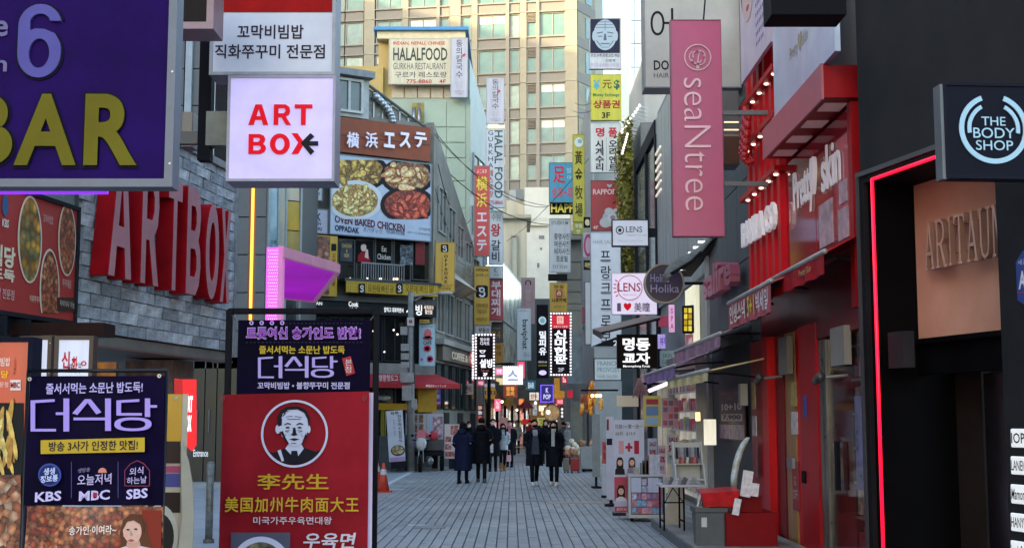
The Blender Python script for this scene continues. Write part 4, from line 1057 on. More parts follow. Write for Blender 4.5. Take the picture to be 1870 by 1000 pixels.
def deo(P, parent, X0, Y0, W, H, m, y=-.026):
    """the three thick angular syllables of the restaurant name"""
    f = lambda L: [[(X0 + a * W, Y0 + b * H) for a, b in pts] for pts in L]
    L = [[(0,.06),(.19,.02),(.19,.1),(.03,.14)], [(0,.06),(.035,.1),(.035,1),(0,1)], [(0,.92),(.2,.92),(.2,1),(0,1)], [(.2,.42),(.27,.42),(.27,.5),(.2,.5)], [(.26,0),(.305,0),(.305,1),(.26,1)],
         [(.43,.02),(.475,.02),(.37,.5),(.33,.45)], [(.43,.02),(.475,.02),(.56,.42),(.52,.48)], [(.34,.58),(.62,.58),(.62,.66),(.34,.66)], [(.59,0),(.635,0),(.635,.98),(.59,.98)],
         [(.68,.06),(.86,.02),(.86,.1),(.715,.13)], [(.68,.06),(.715,.06),(.715,.5),(.68,.5)], [(.68,.44),(.88,.44),(.88,.52),(.68,.52)], [(.905,0),(.945,0),(.945,.56),(.905,.56)], [(.945,.2),(1,.2),(1,.28),(.945,.28)]]
    mb = MB()
    for k, pts in enumerate(f(L)): mb.prism([P.hit(*p) for p in pts], y - .0002 * k, y + .002)
    u, z = P.hit(X0 + .81 * W, Y0 + .78 * H); s = abs(P.hit(X0 + 1, Y0)[0] - P.hit(X0, Y0)[0])
    # oval ring
    n = 28; rx, rz = .145 * W * s, .2 * H * s; vs = []; fs = []
    for i in range(n):
        t = 2 * math.pi * i / n; c, q = math.cos(t), math.sin(t)
        c = math.copysign(abs(c) ** .8, c); q = math.copysign(abs(q) ** .8, q)
        for k in (1, .68):
            vs += [(u + rx * k * c, y - .003, z + rz * (k if k == 1 else .62) * q), (u + rx * k * c, y + .002, z + rz * (k if k == 1 else .62) * q)]
    for i in range(n):
        a = 4 * i; b = 4 * ((i + 1) % n); fs += [(a, b, b + 2, a + 2), (a + 1, a + 3, b + 3, b + 1), (a, a + 1, b + 1, b), (a + 2, b + 2, b + 3, a + 3)]
    mb.add(vs, fs)
    return obj('lettering', mb, m, parent)
deo(Pb, PB, 60, 727, 230, 60, pr('9a84d0', .15))
shape(PB, Pb, [(78, 803), (267, 798), (267, 824), (78, 828)], 'b8992c', 'label_strip', y=-.024); bt('방송 3사가 인정한 맛집!', (93, 804, 255, 822), '1c1430', bold=.02)
for x in (133, 218): shape(PB, Pb, rectp(x, 842, x + 1, 908), '4c4a7c', 'divider', y=-.022)
shape(PB, Pb, oval(94, 866, 21, 21), '3a4c9c', 'logo', y=-.022); shape(PB, Pb, oval(94, 866, 18, 18), '1c2456', 'logo', y=-.025)
bt('생생\n정보통', (78, 853, 110, 879), 'b8c0e8', bold=.03)
bt('생방송', (146, 853, 168, 861), '8c84a8'); bt('오늘저녁', (145, 864, 207, 884), 'b4a8d4', bold=.01)
shape(PB, Pb, [(190 + 8 * math.cos(t), 862 - 9 * math.sin(t)) for t in [math.pi * i / 12 for i in range(13)]], 'c88070', 'logo', y=-.022)
bt('외식', (240, 852, 265, 866), 'b4a8d4', bold=.01); bt('하는날', (235, 869, 271, 882), 'b4a8d4', bold=.01)
mb = MB(); pts = [(231, 886), (231, 858), (241, 846), (254, 840), (266, 846), (276, 858), (276, 886), (231, 886)]
for p, q in zip(pts, pts[1:]):
    a = Vector((Pb.hit(*p)[0], -.024, Pb.hit(*p)[1])); b = Vector((Pb.hit(*q)[0], -.024, Pb.hit(*q)[1])); mb.cyl(a, b, .0016, n=6)
obj('logo_outline', mb, pr('8c3c54'), PB)
bt('KBS', (68, 896, 116, 914), 'c0b4e0', bold=.028); bt('MBC', (148, 894, 204, 912), 'c0b4e0', bold=.028); bt('SBS', (234, 891, 273, 909), 'c0b4e0', bold=.028)
shape(PB, Pb, rectp(174, 898, 181, 906), '9c2038', 'logo', y=-.029)
bt('송가인·이여라~', (130, 958, 216, 974), 'e8dcd4', bold=.01)
# printed woman (flat print)
def psh(pts, c, y): return shape(PB, Pb, pts, c, 'photo_print', y=y)
psh(rectp(262, 930, 297, 1000), '7c2c20', -.022)
psh([(226, 1000), (222, 972), (228, 948), (242, 937), (260, 938), (270, 952), (273, 976), (280, 996), (268, 1002)], '5a3626', -.024); psh([(236, 985), (258, 985), (262, 1004), (232, 1004)], 'c09684', -.026)
psh(oval(245, 967, 17, 23, 24, -.1), 'd0a898', -.028); psh(oval(233, 976, 4, 3, 12), 'd89c90', -.030); psh(oval(257, 976, 4, 3, 12), 'd89c90', -.030); psh([(227, 968), (228, 950), (240, 941), (256, 941), (266, 952), (267, 972), (261, 956), (248, 948), (236, 951)], '5a3626', -.031)
psh([(206, 1030), (214, 1002), (233, 995), (246, 1003), (262, 995), (284, 1000), (296, 1012), (296, 1030)], 'c4b4cc', -.030)
psh([(237, 984), (243, 987), (250, 985), (244, 982)], 'a84850', -.033); psh(oval(238, 965, 3, 1.4, 10), '2c1814', -.033); psh(oval(252, 964, 3, 1.4, 10), '2c1814', -.033); psh([(243, 966), (246, 975), (242, 976)], 'b08878', -.033)
# frame posts & grommets
fm_ = mat('14141c', .35, metal=.4)
a0, _ = Pb.hit(42, 850); a1, zt_ = Pb.hit(302, 684)
zb0 = -PB.location.z
for u in (a0, a1 + .0): obj('post', MB().cyl((u, .02, zb0), (u, .02, zt_ + .02), .009, n=10), fm_, PB, smooth=True)
obj('crossbar', MB().cyl((a0, .02, zt_ + .02), (a1, .02, zt_ + .02), .009, n=10), fm_, PB, smooth=True)
obj('foot', MB().box(a0 - .1, a1 + .1, -.25, .3, zb0, zb0 + .03), fm_, PB)
for x, y in ((57, 692), (293, 686)):
    u, z = Pb.hit(x, y); obj('grommet', MB().ring(u, z, .004, .009, -.02, -.012, 14), STEEL, PB)

# yellow and white board behind the purple banner
yb_ = thing('advert_board', 'yellow topped advert board with printed food, behind the purple banner', 'board', at(328, 1000, 7.4), R(8))
Py = Plane(yb_.location.x, yb_.location.y, R(8), yb_.location.z)
a, b, c_, d_ = Py.rect((270, 719, 332, 805)); bx('board', a, b + .03, 0, .02, -yb_.location.z, d_, mat('b0a490', .5, var=.06), yb_)
bx('yellow_sheet', a, b, -.006, -.001, c_, d_, mat('bd8c1c', .5, var=.05), yb_)
shape(yb_, Py, rectp(270, 805, 329, 845), '3a2c26', 'picture', y=-.006); shape(yb_, Py, rectp(270, 850, 329, 862), 'a04868', 'picture', y=-.006); shape(yb_, Py, rectp(270, 864, 329, 888), '4c4c84', 'picture', y=-.006)
shape(yb_, Py, rectp(270, 898, 329, 935), '30241e', 'picture', y=-.006); shape(yb_, Py, oval(292, 975, 34, 55), 'b8b0a4', 'plate', y=-.007); shape(yb_, Py, oval(292, 978, 26, 42), '2a2624', 'picture', y=-.009)
m = MB(); L_ = [(332, 805), (345, 840), (352, 880), (355, 940), (352, 1010), (325, 1010), (334, 940), (332, 880)]
obj('curved_edge', MB().prism([Py.hit(*p) for p in L_], -.03, .0), mat('a8a090', .5, var=.06), yb_)
u, z = Py.hit(322, 727); obj('grommet', MB().ring(u, z, .004, .01, -.012, -.006, 14), STEEL, yb_)

# glowing red ART BOX arrow box
LB_ = thing('lit_sign', 'glowing red vertical light box with white letters behind the banners', 'sign', at(345, 820, 13.6), R(10))
Pl = Plane(LB_.location.x, LB_.location.y, R(10), LB_.location.z)
m = MB().prism([Pl.hit(*p) for p in ((333, 692), (357, 692), (357, 812), (350, 823), (341, 815), (337, 780))], 0, .2)
obj('face', m, mat('f0101c', .4, emit=.9, var=.05), LB_)
m = MB().prism([Pl.hit(*p) for p in ((318, 690), (333, 692), (334, 718), (318, 718))], .02, .2); obj('side', m, mat('b80812', .4, emit=.6, var=.1), LB_)
text(LB_, 'ART', *Pl.rect((337, 722, 352, 752)), pr('fff0f0', 1.2), y=-.01, bold=.05); text(LB_, 'BOX', *Pl.rect((337, 757, 350, 788)), pr('fff0f0', 1.2), y=-.01, bold=.05)

# bollard
q = ground(381, 990)
bo = thing('bollard', 'slim weathered grey steel bollard by the glass entrance', 'bollard', (q.x, q.y, 0))
obj('post', MB().cyl((0, 0, 0), (0, 0, 1.12), .055, n=14), mat('7c7e7c', .45, metal=.4, var=.2, sc=14), bo, smooth=True)
obj('cap', MB().ball((0, 0, 1.12), .055, 14, 6, 1, 1, .5), mat('6c6e6c', .45, metal=.4), bo, smooth=True); obj('base', MB().cyl((0, 0, 0), (0, 0, .05), .08, n=14), mat('5c5e5e', .5), bo)

# ================= LEFT: projecting box signs =================
r, P = sign('bar_sign', 'large dark purple box sign with violet 6 and olive BAR letters', (-330, -60, 305, 326), 5.5, mat('200a4c', .6, emit=.03, var=.12, spec=.05), t=.1, frame='5a6070', fw=.035)
T6 = [(.5 + .5 * math.cos(R(t)), .32 + .32 * math.sin(R(t))) for t in range(0, 181, 10)][::-1]
o6 = [(.5 + .5 * math.cos(R(t)), .33 + .33 * math.sin(R(t))) for t in range(180, 361, 10)]
top6 = [(0, .68)] + [(.5 + .5 * math.cos(R(t)), .70 + .30 * math.sin(R(t))) for t in range(170, 9, -10)] + [(.99, .77), (.73, .77)] + [(.5 + .24 * math.cos(R(t)), .74 + .13 * math.sin(R(t))) for t in range(20, 171, 15)] + [(.27, .64), (.4, .665), (.6, .66), (.85, .60), (.97, .48)]
glyphs['6'] = [o6 + [(1, .4)] + top6[::-1], [(.5 + .24 * math.cos(R(t)), .33 + .2 * math.sin(R(t))) for t in range(0, 360, 15)]]
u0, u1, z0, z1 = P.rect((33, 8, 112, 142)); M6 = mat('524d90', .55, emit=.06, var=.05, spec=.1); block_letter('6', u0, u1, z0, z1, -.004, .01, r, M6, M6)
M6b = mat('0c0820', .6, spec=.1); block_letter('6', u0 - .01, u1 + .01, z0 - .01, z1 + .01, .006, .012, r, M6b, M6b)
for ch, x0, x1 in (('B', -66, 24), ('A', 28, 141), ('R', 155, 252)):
    text(r, ch, *P.rect((x0 - 5, 167, x1 + 5, 307)), mat('0c0820', .6, spec=.1), y=.006, bold=.045, res=8, name='letter_outline')  # dark outline printed behind each letter
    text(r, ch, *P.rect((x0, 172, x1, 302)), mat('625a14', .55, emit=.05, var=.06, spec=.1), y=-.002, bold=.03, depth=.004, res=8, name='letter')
text(r, 'Cafe', *P.rect((-90, 24, 14, 66)), mat('443c78', .4, emit=.1, var=.03), y=.004, bold=.02, res=6)
text(r, 'Open', *P.rect((-110, 100, 12, 140)), mat('443c78', .4, emit=.1, var=.03), y=.004, bold=.02, res=6)
a, b, c_, d_ = P.rect((-330, 326, 305, 338)); obj('purple_tube', MB().cyl((a, .16, c_ - .0), (b - .3, .16, c_ - .0), .012, n=10), mat('7a2cf0', .4, emit=1.6, var=0), r)
bx('arm', a - 1.4, a, .1, .2, .1, .18, DARKM, r); bx('arm', a - 1.4, a, .1, .2, .6, .68, DARKM, r)

SG = mat('a9adbe', .4, emit=.22, var=.05, sc=2)
r, P = sign('box_sign', 'white box sign with red top band and two lines of black Korean writing', (390, -70, 607, 131), 10, SG, t=.3, frame='8a8e9a', fw=.025)
a, b, c_, d_ = P.rect((390, -70, 607, 22)); bx('red_band', a, b, .004, .012, c_, d_, mat('8c0a0c', .6, emit=.12, var=.12, sc=4, spec=.1), r)
text(r, '꼬막비빔밥', *P.rect((433, 45, 554, 71)), pr('241c30'), y=.006, bold=.015, res=5); text(r, '직화쭈꾸미 전문점', *P.rect((392, 81, 593, 107)), pr('241c30'), y=.006, bold=.015, res=5)
r, P = sign('lit_box_sign', 'square lavender lit box sign with red letters and a black arrow', (419, 142, 607, 326), 10, mat('bcb0e4', .5, emit=.46, var=.04, sc=3, spec=.2), t=.3, frame='8f8c9c', fw=.02)
RL = pr('c80018', .4)
for s_, rc in (('A', (454, 191, 490, 228)), ('R', (500, 191, 531, 228)), ('T', (538, 191, 570, 228)), ('B', (454, 245, 486, 281)), ('O', (493, 244, 529, 282))):
    u0, u1, z0, z1 = P.rect(rc); block_letter(s_, u0, u1, z0, z1, -.006, .01, r, RL, RL)
mb = MB()
for k, pts in enumerate(([(532,243),(543,243),(557,262),(550,268)], [(532,281),(544,281),(553,266),(546,258)])): mb.prism([P.hit(*p) for p in pts], .002 - .001 * k, .01)
obj('letter', mb, RL, r)
mb = MB()
for k, pts in enumerate(([(549,261),(567,243),(574,249),(560,262),(574,276),(567,283)], [(560,258),(581,258),(581,266),(560,266)])): mb.prism([P.hit(*p) for p in pts], -.002 - .001 * k, .008)
obj('arrow', mb, pr('14141c'), r)
mp_ = thing('sign_mast', 'black steel mast carrying the white and lavender box signs', 'mast', at(363, 600, 10.3))
zm = mp_.location.z
obj('post', MB().box(-.05, .05, 0, .12, at(363, 292, 10.3).z - zm, 4.4), mat('11131c', .5, var=.1), mp_)
u0 = at(377, 230, 10.3); u1 = at(418, 230, 10.3)
bx('bracket', u0.x - mp_.location.x, u1.x - mp_.location.x, -.02, .12, at(400, 266, 10.3).z - zm, at(400, 204, 10.3).z - zm, mat('6e7470', .6, var=.12, sc=5), mp_)
for y_ in (40, 250):
    z_ = at(363, y_, 10.3).z - zm; bx('arm', -1.6, -.05, .02, .1, z_ - .05, z_ + .05, mat('3c4046', .5), mp_)
r, P = sign('box_sign', 'small dark brown box sign corner with pinkish frame by the purple bar sign', (300, -60, 378, 40), 9, '2a2424', t=.3, frame='8a7078', fw=.05)
r, P = sign('utility_box', 'grey weathered sheet metal box behind the black mast', (331, 204, 352, 268), 11, '6f6c6c', t=.2, cat='box')

# ================= FOREGROUND BANNER STANDS =================
BF = thing('banner_stand', 'tall black tube frame holding a black restaurant banner above the red one', 'banner', at(554, 1000, 8.8))
Pf = Plane(BF.location.x, BF.location.y, 0, BF.location.z)
zb0 = -BF.location.z
fm2 = mat('0c0c14', .6, var=.1, spec=.12)
u0, zt_ = Pf.hit(418, 567); u1, _ = Pf.hit(687, 567)
for u in (u0, u1): obj('post', MB().box(u - .02, u + .02, 0, .04, zb0, zt_ - .03), fm2, BF, bevel=.006)
m = MB().box(u0 + .03, u1 - .03, 0, .04, zt_ - .022, zt_ + .018); obj('crossbar', m, fm2, BF, bevel=.006)
for u, s_ in ((u0, 1), (u1, -1)):
    obj('corner', MB().prism([(u - s_ * .02, zt_ - .03), (u + s_ * .02, zt_ - .03), (u + s_ * .03, zt_ - .022), (u + s_ * .03, zt_ + .018), (u, zt_ + .016), (u - s_ * .018, zt_)], 0, .04), fm2, BF)
obj('base', MB().box(u0 - .05, u1 + .05, -.25, .3, zb0, zb0 + .03), fm2, BF)
wavy(Pf, (433, 584, 676, 740), mat('0c0a1c', .6, var=.2, sc=2, col2='0f0826', spec=.04), BF, amp=.006)
for (a_, b_) in (((433, 586), (420, 572)), ((675, 586), (686, 572))):
    p = Pf.hit(*a_); q_ = Pf.hit(*b_); obj('cord', MB().cyl((p[0], 0, p[1]), (q_[0], .01, q_[1]), .004, n=6), mat('55555c', .6), BF)
def ft(s_, rc, c, e=0, **kw): return text(BF, s_, *Pf.rect(rc), pr(c, e), y=kw.pop('y', -.016), **kw)
ft('트롯여신 송가인도 반한!', (450, 596, 660, 620), 'b08cc8', .1, bold=.055, y=-.014); ft('트롯여신 송가인도 반한!', (452, 598, 658, 618), '7c2c9c', .1, bold=.01, y=-.018)
ft('줄서서먹는 소문난 밥도둑', (474, 631, 630, 646), 'b89c30', .05, bold=.025)
deo(Pf, BF, 472, 650, 145, 40, pr('a090cc', .15), y=-.016)
ft('꼬막비빔밥 • 불향쭈꾸미 전문점', (471, 697, 639, 710), 'b0a8d0', .05, bold=.025)
shape(BF, Pf, [(625, 654), (641, 650), (649, 681), (633, 686)], 'a03038', 'seal', y=-.014); text(BF, '본\n점', *Pf.rect((631, 656, 643, 680)), pr('d8c8c8'), y=-.018)
for i in range(4): shape(BF, Pf, oval(460 + 18.7 * i, 589.5, 4, 4, 14), pr('b098d8', .15), 'logo', y=-.016); shape(BF, Pf, oval(460 + 18.7 * i, 589.5, 1.8, 1.8, 10), '100c20', 'logo', y=-.018)
for i in range(34): pass
m = MB()
for i in range(30):
    for y_ in (590.5, 625):
        if y_ == 625 or i > 9:
            a_, z_ = Pf.hit(450 + 7.2 * i, y_); m.box(a_, a_ + .012, -.015, -.014, z_ - .001, z_ + .001)
obj('stitch_line', m, pr('5c5470'), BF, kind='stuff')

RB = thing('banner_stand', 'red noodle restaurant banner with a circular portrait and gold Chinese writing', 'banner', at(537, 1000, 7.8))
Pr = Plane(RB.location.x, RB.location.y, 0, RB.location.z)
REDB = mat('80101c', .6, var=.12, sc=1.5, col2='951a28', bump=.15, bsc=5, spec=.08)
wavy(Pr, (402, 717, 672, 1080), REDB, RB, amp=.010, kx=6, tilt=.02)
wavy(Pr, (660, 716, 679, 1080), mat('b8a8c8', .5, var=.03), RB, 'banner_edge', amp=.006, y=.03, nx=3)
zb0 = -RB.location.z
for x in (408, 666):
    u, z = Pr.hit(x, 722); obj('pole', MB().cyl((u, .03, zb0), (u, .03, z + .01), .008, n=8), fm2, RB); obj('grommet', MB().ring(u, z - .015, .006, .013, -.02, -.014, 16), mat('5c2028', .4, metal=.5), RB)
obj('base', MB().box(-.45, .45, -.2, .25, zb0, zb0 + .03), fm2, RB)
cu, cz = Pr.hit(539, 791); s_ = Pr.hit(540, 791)[0] - Pr.hit(539, 791)[0]
WP = pr('b9bad0'); BP = pr('14101c')
obj('logo_ring', MB().ring(cu, cz, 57 * s_, 61 * s_, -.024, -.020, 64), WP, RB)
def rsh(pts, m, y): return shape(RB, Pr, pts, m, 'portrait', y=y)
# generic portrait: shoulders, head, features
def arc_clip(pts): 
    o = []
    for x, y in pts:
        d_ = math.hypot(x - 539, y - 791)
        if d_ > 56.5: x = 539 + (x - 539) * 56.5 / d_; y = 791 + (y - 791) * 56.5 / d_
        o.append((x, y))
    return o
rsh(arc_clip([(483, 828), (500, 826), (520, 818), (532, 808), (550, 808), (560, 818), (578, 824), (596, 826), (580, 842), (566, 848), (552, 851), (539, 852), (526, 851), (512, 848), (498, 842)]), BP, -.021)
rsh([(522, 818), (530, 808), (550, 808), (556, 818), (541, 838)], WP, -.024); rsh([(534, 822), (544, 822), (548, 843), (530, 843)], BP, -.027)
rsh([(511, 776), (510, 763), (515, 752), (526, 747), (545, 746), (558, 752), (564, 763), (564, 780), (560, 798), (553, 808), (543, 814), (533, 813), (524, 805), (516, 795)], WP, -.030)
rsh(oval(509, 783, 4.5, 8, 14), WP, -.029); rsh(oval(565, 783, 3.5, 7, 14), WP, -.029)
rsh([(510, 778), (508, 762), (514, 749), (526, 742), (546, 741), (560, 748), (567, 762), (565, 778), (563, 765), (557, 753), (545, 747), (527, 748), (520, 756), (517, 764), (516, 776)], BP, -.033)
for k in range(5): rsh([(513 + 2 * k, 768 - 4 * k), (516 + 2.6 * k, 756 - 1.6 * k), (518 + 3.2 * k, 755 - 1.4 * k), (515 + 2 * k, 768 - 4 * k)], WP if k % 2 else BP, -.0335)
for x0, y0, x1, y1 in ((524, 760, 536, 759), (540, 759, 553, 761), (526, 764, 551, 764), (519, 796, 524, 792), (555, 796, 551, 791), (523, 786, 528, 788), (547, 788, 554, 786), (533, 808, 543, 808)):
    rsh([(x0, y0), (x1, y1), (x1, y1 + .9), (x0, y0 + .9)], BP, -.0345)
for x in (527, 549):
    rsh([(x - 6, 774), (x, 771), (x + 6, 773), (x + 6, 775), (x, 773.5), (x - 6, 776)], BP, -.034); rsh(oval(x, 780, 4, 1.6, 12), BP, -.034)
    rsh([(x - 4, 785), (x + 4, 785), (x + 4, 786), (x - 4, 786)], BP, -.034)
rsh([(537, 780), (541, 780), (543, 791), (546, 793), (538, 795), (533, 793), (536, 790)], BP, -.034); rsh([(530, 801), (539, 799), (549, 801), (539, 804)], BP, -.034)
rsh([(514, 788), (518, 786), (524, 800), (530, 810), (522, 804)], BP, -.034); rsh([(560, 790), (562, 797), (553, 808), (556, 800)], BP, -.034)
rsh([(508, 822), (514, 820), (520, 840), (516, 842)], WP, -.026)
def rt(s_, rc, c, e=0, **kw): return text(RB, s_, *Pr.rect(rc), pr(c, e), y=-.026, **kw)
rt('李先生', (471, 864, 601, 893), 'b89024', bold=.025, res=4)
rt('美国加州牛肉面大王', (412, 906, 656, 934), 'b89428', bold=.03, sp=1.12, res=4)
rt('미국가주우육면대왕', (464, 942, 607, 956), 'c0b0b8', bold=.01)
rt('우육면', (555, 971, 651, 1000), 'c0b8c4', bold=.02, shear=.15)
a, b, c_, d_ = Pr.rect((422, 971, 530, 1080)); bx('picture_panel', a, b, -.022, -.018, c_, d_, mat('3a3c54', .5), RB)
shape(RB, Pr, [(478 + 53 * math.cos(t), 1030 - 52 * math.sin(t)) for t in [math.pi * i / 24 for i in range(25)]], 'b4b4cc', 'bowl', y=-.025)
shape(RB, Pr, [(478 + 42 * math.cos(t), 1030 - 42 * math.sin(t)) for t in [math.pi * i / 24 for i in range(25)]], mat('4c443c', .5, kind='food', sc=14, col2=('6c6450', '2c2a28', '887c60')), 'soup', y=-.028)

# ================= RIGHT: dark cosmetic shop front =================
DW = Plane(3.63, 13.5, math.atan2(-1, .244))
dk = DW.root('dark_shopfront', 'matt charcoal shop front with a recessed peach panel and a red neon edge', 'shop')
CHAR = mat('2e2f33', .75, var=.07, sc=1.5, bump=.08, bsc=30)
INK = mat('08080b', .4, var=.1)
uo = DW.hit(1583, 600)[0]; ztop = DW.hit(1583, 320)[1]; uj = DW.hit(1832, 700)[0]; ue = 4.6
bx('upper_wall', 0, ue, 0, 1.2, ztop + .02, 11, CHAR, dk)
bx('end_jamb', 0, uo, 0, 1.2, 0, ztop + .02, CHAR, dk)
bx('near_jamb', uj, ue, 0, 1.2, 0, ztop + .018, mat('26272b', .6, var=.1, sc=2), dk)
# black portal lining
bx('portal_frame', uo + .002, uo + .10, -.05, .5, 0, ztop, mat('1c1d21', .5, var=.1), dk)
bx('portal_head', uo + .102, uj - .002, -.05, .5, ztop - .09, ztop, mat('1c1d21', .5, var=.1), dk)
bx('portal_trim', uo - .03, uj, -.07, -.052, ztop - .012, ztop + .035, mat('4a4c50', .5), dk)
bx('portal_trim', uo - .03, uo + .02, -.07, -.052, 0, ztop - .014, mat('34363a', .5), dk)
neon = mat('ff1030', .3, emit=2.4, var=0)
nu = DW.hit(1604, 330)[0]; nz = DW.hit(1604, 328)[1]
m = MB().cyl((nu, -.07, .02), (nu, -.07, nz), .017, n=10).cyl((nu, -.07, nz), (uj - .05, -.07, nz), .017, n=10).ball((nu, -.07, nz), .017, 10, 6)
obj('neon_tube', m, neon, dk, smooth=True)
for i in range(9): bx('tube_clip', nu - .012, nu + .012, -.052, -.04, .3 + i * .42, .33 + i * .42, DARKM, dk)
pz0 = 2.56
bx('return_panel', uo + .102, uo + .13, .0, 2.6, 0, ztop - .092, INK, dk)
pa, pb = DW.hit(1672, 450, .5)[0], uj
PEACH = mat('c8937c', .7, var=.05, sc=1.2, col2='d09e88')
bx('sign_panel', pa, pb, .5, .6, pz0, ztop - .1, PEACH, dk)
bx('panel_edge', pa - .03, pb, .42, .498, pz0 - .05, pz0 - .002, INK, dk)
bx('door_head', pa - .25, pb, .49, .6, 2.2, pz0 - .052, INK, dk)
# serif letters spelling the shop name
P_ = DW
ml = mat('93705f', .5, metal=.2, var=.1)
ltr = 'ARITAUM'; L0 = DW.hit(1700, 440, .42)[0]; L1 = DW.hit(1854, 440, .42)[0]
serif = {
 'A': [[(0,0),(.3,0),(.3,.04),(.19,.05),(.28,.3),(.66,.3),(.74,.05),(.64,.04),(.64,0),(1,0),(1,.04),(.92,.05),(.55,1),(.45,1),(.1,.05),(0,.04)], [(.31,.37),(.63,.37),(.475,.82)]],
 'R': [[(0,0),(.34,0),(.34,.04),(.24,.06),(.24,.46),(.42,.46),(.78,0),(1.04,0),(1.04,.04),(.92,.07),(.6,.48),(.8,.58),(.88,.74),(.8,.92),(.58,1),(0,1),(0,.96),(.1,.94),(.1,.06),(0,.04)], [(.24,.52),(.5,.52),(.68,.6),(.72,.74),(.66,.88),(.5,.94),(.24,.94)]],
 'I': [[(.28,0),(.72,0),(.72,.04),(.58,.06),(.58,.94),(.72,.96),(.72,1),(.28,1),(.28,.96),(.42,.94),(.42,.06),(.28,.04)]],
 'T': [[(.3,0),(.7,0),(.7,.04),(.57,.06),(.57,.95),(.86,.94),(.94,.82),(1,.82),(.98,1),(.02,1),(0,.82),(.06,.82),(.14,.94),(.43,.95),(.43,.06),(.3,.04)]],
 'U': [[(0,1),(0,.96),(.1,.94),(.1,.3),(.2,.08),(.48,0),(.76,.06),(.88,.28),(.88,.94),(1,.96),(1,1),(.66,1),(.66,.96),(.79,.94),(.79,.3),(.7,.12),(.5,.06),(.32,.12),(.24,.3),(.24,.94),(.34,.96),(.34,1)]],
 'M': [[(0,0),(.24,0),(.24,.04),(.15,.06),(.17,.85),(.46,0),(.52,0),(.8,.85),(.82,.06),(.7,.04),(.7,0),(1,0),(1,.04),(.95,.06),(.93,.94),(1,.96),(1,1),(.8,1),(.52,.2),(.22,1),(0,1),(0,.96),(.08,.94),(.07,.06),(0,.04)]]}
wts = {'I': .5, 'M': 1.2}; tot = sum(wts.get(c, .95) for c in ltr) + .12 * 6; u = L0
zl0 = DW.hit(1760, 483, .42)[1]; zl1 = DW.hit(1760, 392, .42)[1]
glyphs.update({'s' + k: v for k, v in serif.items()})
for ch in ltr:
    w = (L1 - L0) * wts.get(ch, .95) / tot
    block_letter('s' + ch, u, u + w, zl0, zl1, .34, .4, dk, mat('c4a89a', .4, metal=.3, var=.08), ml)
    for q_ in (.25, .8): bx('letter_pin', u + w * .5 - .006, u + w * .5 + .006, .4, .5, zl0 + (zl1 - zl0) * q_, zl0 + (zl1 - zl0) * q_ + .012, ml, dk)
    u += w + (L1 - L0) * .12 / tot
# doorway: dark interior, lighter jamb panel
bx('interior_wall', uo + .14, uj, 2.6, 2.7, 0, 2.6, INK, dk)
a = DW.hit(1748, 800, .9)[0]; b = DW.hit(1796, 800, .9)[0]; bx('door_panel', a, b, .9, 1.0, 0, 2.3, mat('282423', .6, var=.1), dk)
a2 = DW.hit(1800, 800, .7)[0]; bx('door_leaf', a2, uj - .02, .7, .74, 0, 2.19, mat('121216', .15, spec=.8), dk)
bx('floor_slab', uo, ue, -.05, 2.6, .001, .03, mat('26262a', .5), dk)
bx('wall_box', DW.hit(1622, 640)[0], DW.hit(1650, 640)[0], .0, .12, DW.hit(1630, 672)[1], DW.hit(1630, 606)[1], mat('2c2a2e', .35), dk)

# label plates by the door
for i, (s_, y0, y1) in enumerate((('IOPE', 782, 816), ('LANEIGE', 832, 865), ('Mamonde', 883, 918), ('HANYUL', 935, 968), ('innisfree', 985, 1018))):
    q0 = DW.hit(1849, (y0 + y1) / 2); w = DW.world(q0[0] + .14, -.02, 0); PP = Plane(w.x, w.y, DW.a, DW.hit(1849, y1)[1])
    h = DW.hit(1849, y0)[1] - DW.hit(1849, y1)[1]
    r = PP.root('name_plate', 'name plate ' + ('IOPE', 'LANEIGE', 'Mamonde', 'HANYUL', 'INNI')[i] + ' on the charcoal jamb', 'sign', 'white name plates by the dark doorway')
    r['label'] = ('topmost lit white plate on the charcoal jamb', 'lit white plate with tall capital lettering beginning with L', 'lit white plate with slanted script lettering on the charcoal jamb', 'lit white plate with capital lettering just under the script plate', 'lowest lit white plate on the charcoal jamb, cut by the frame')[i]
    obj('plate', MB().box(-.14, .14, 0, .02, 0, h), mat('e8ecee', .4, emit=.5, var=0), r, bevel=.012)
    text(r, s_, -.125, .12, h * .22, h * .78, pr('1a1a20'), y=-.003, bold=.01, shear=.2 if i == 2 else 0)
q0 = DW.hit(1858, 508)[0]; w = DW.world(q0, -.01, 0); PP = Plane(w.x, w.y, DW.a, 0)
r = PP.root('shield_plaque', 'blue shield shaped plaque at the edge of the dark shop front', 'sign')
m = MB().prism([(0, PP.hit(1858, 548)[1]), (0, PP.hit(1858, 478)[1]), (.1, PP.hit(1862, 459)[1]), (.3, PP.hit(1862, 459)[1]), (.34, PP.hit(1862, 478)[1]), (.34, PP.hit(1858, 548)[1]), (.17, PP.hit(1862, 566)[1])], 0, .02)
obj('plate', m, mat('2a3f86', .35, var=.05), r); text(r, 'ADT', .03, .31, PP.hit(1862, 528)[1], PP.hit(1862, 495)[1], pr('d8dcec'), y=-.004, bold=.03, shear=.1)
text(r, '세콤안심', .03, .3, PP.hit(1862, 484)[1], PP.hit(1862, 474)[1], pr('b8c4e0'), y=-.004)
bx('stripe', .02, .32, -.004, -.001, PP.hit(1862, 536)[1], PP.hit(1862, 534)[1], pr('c03040'), r)

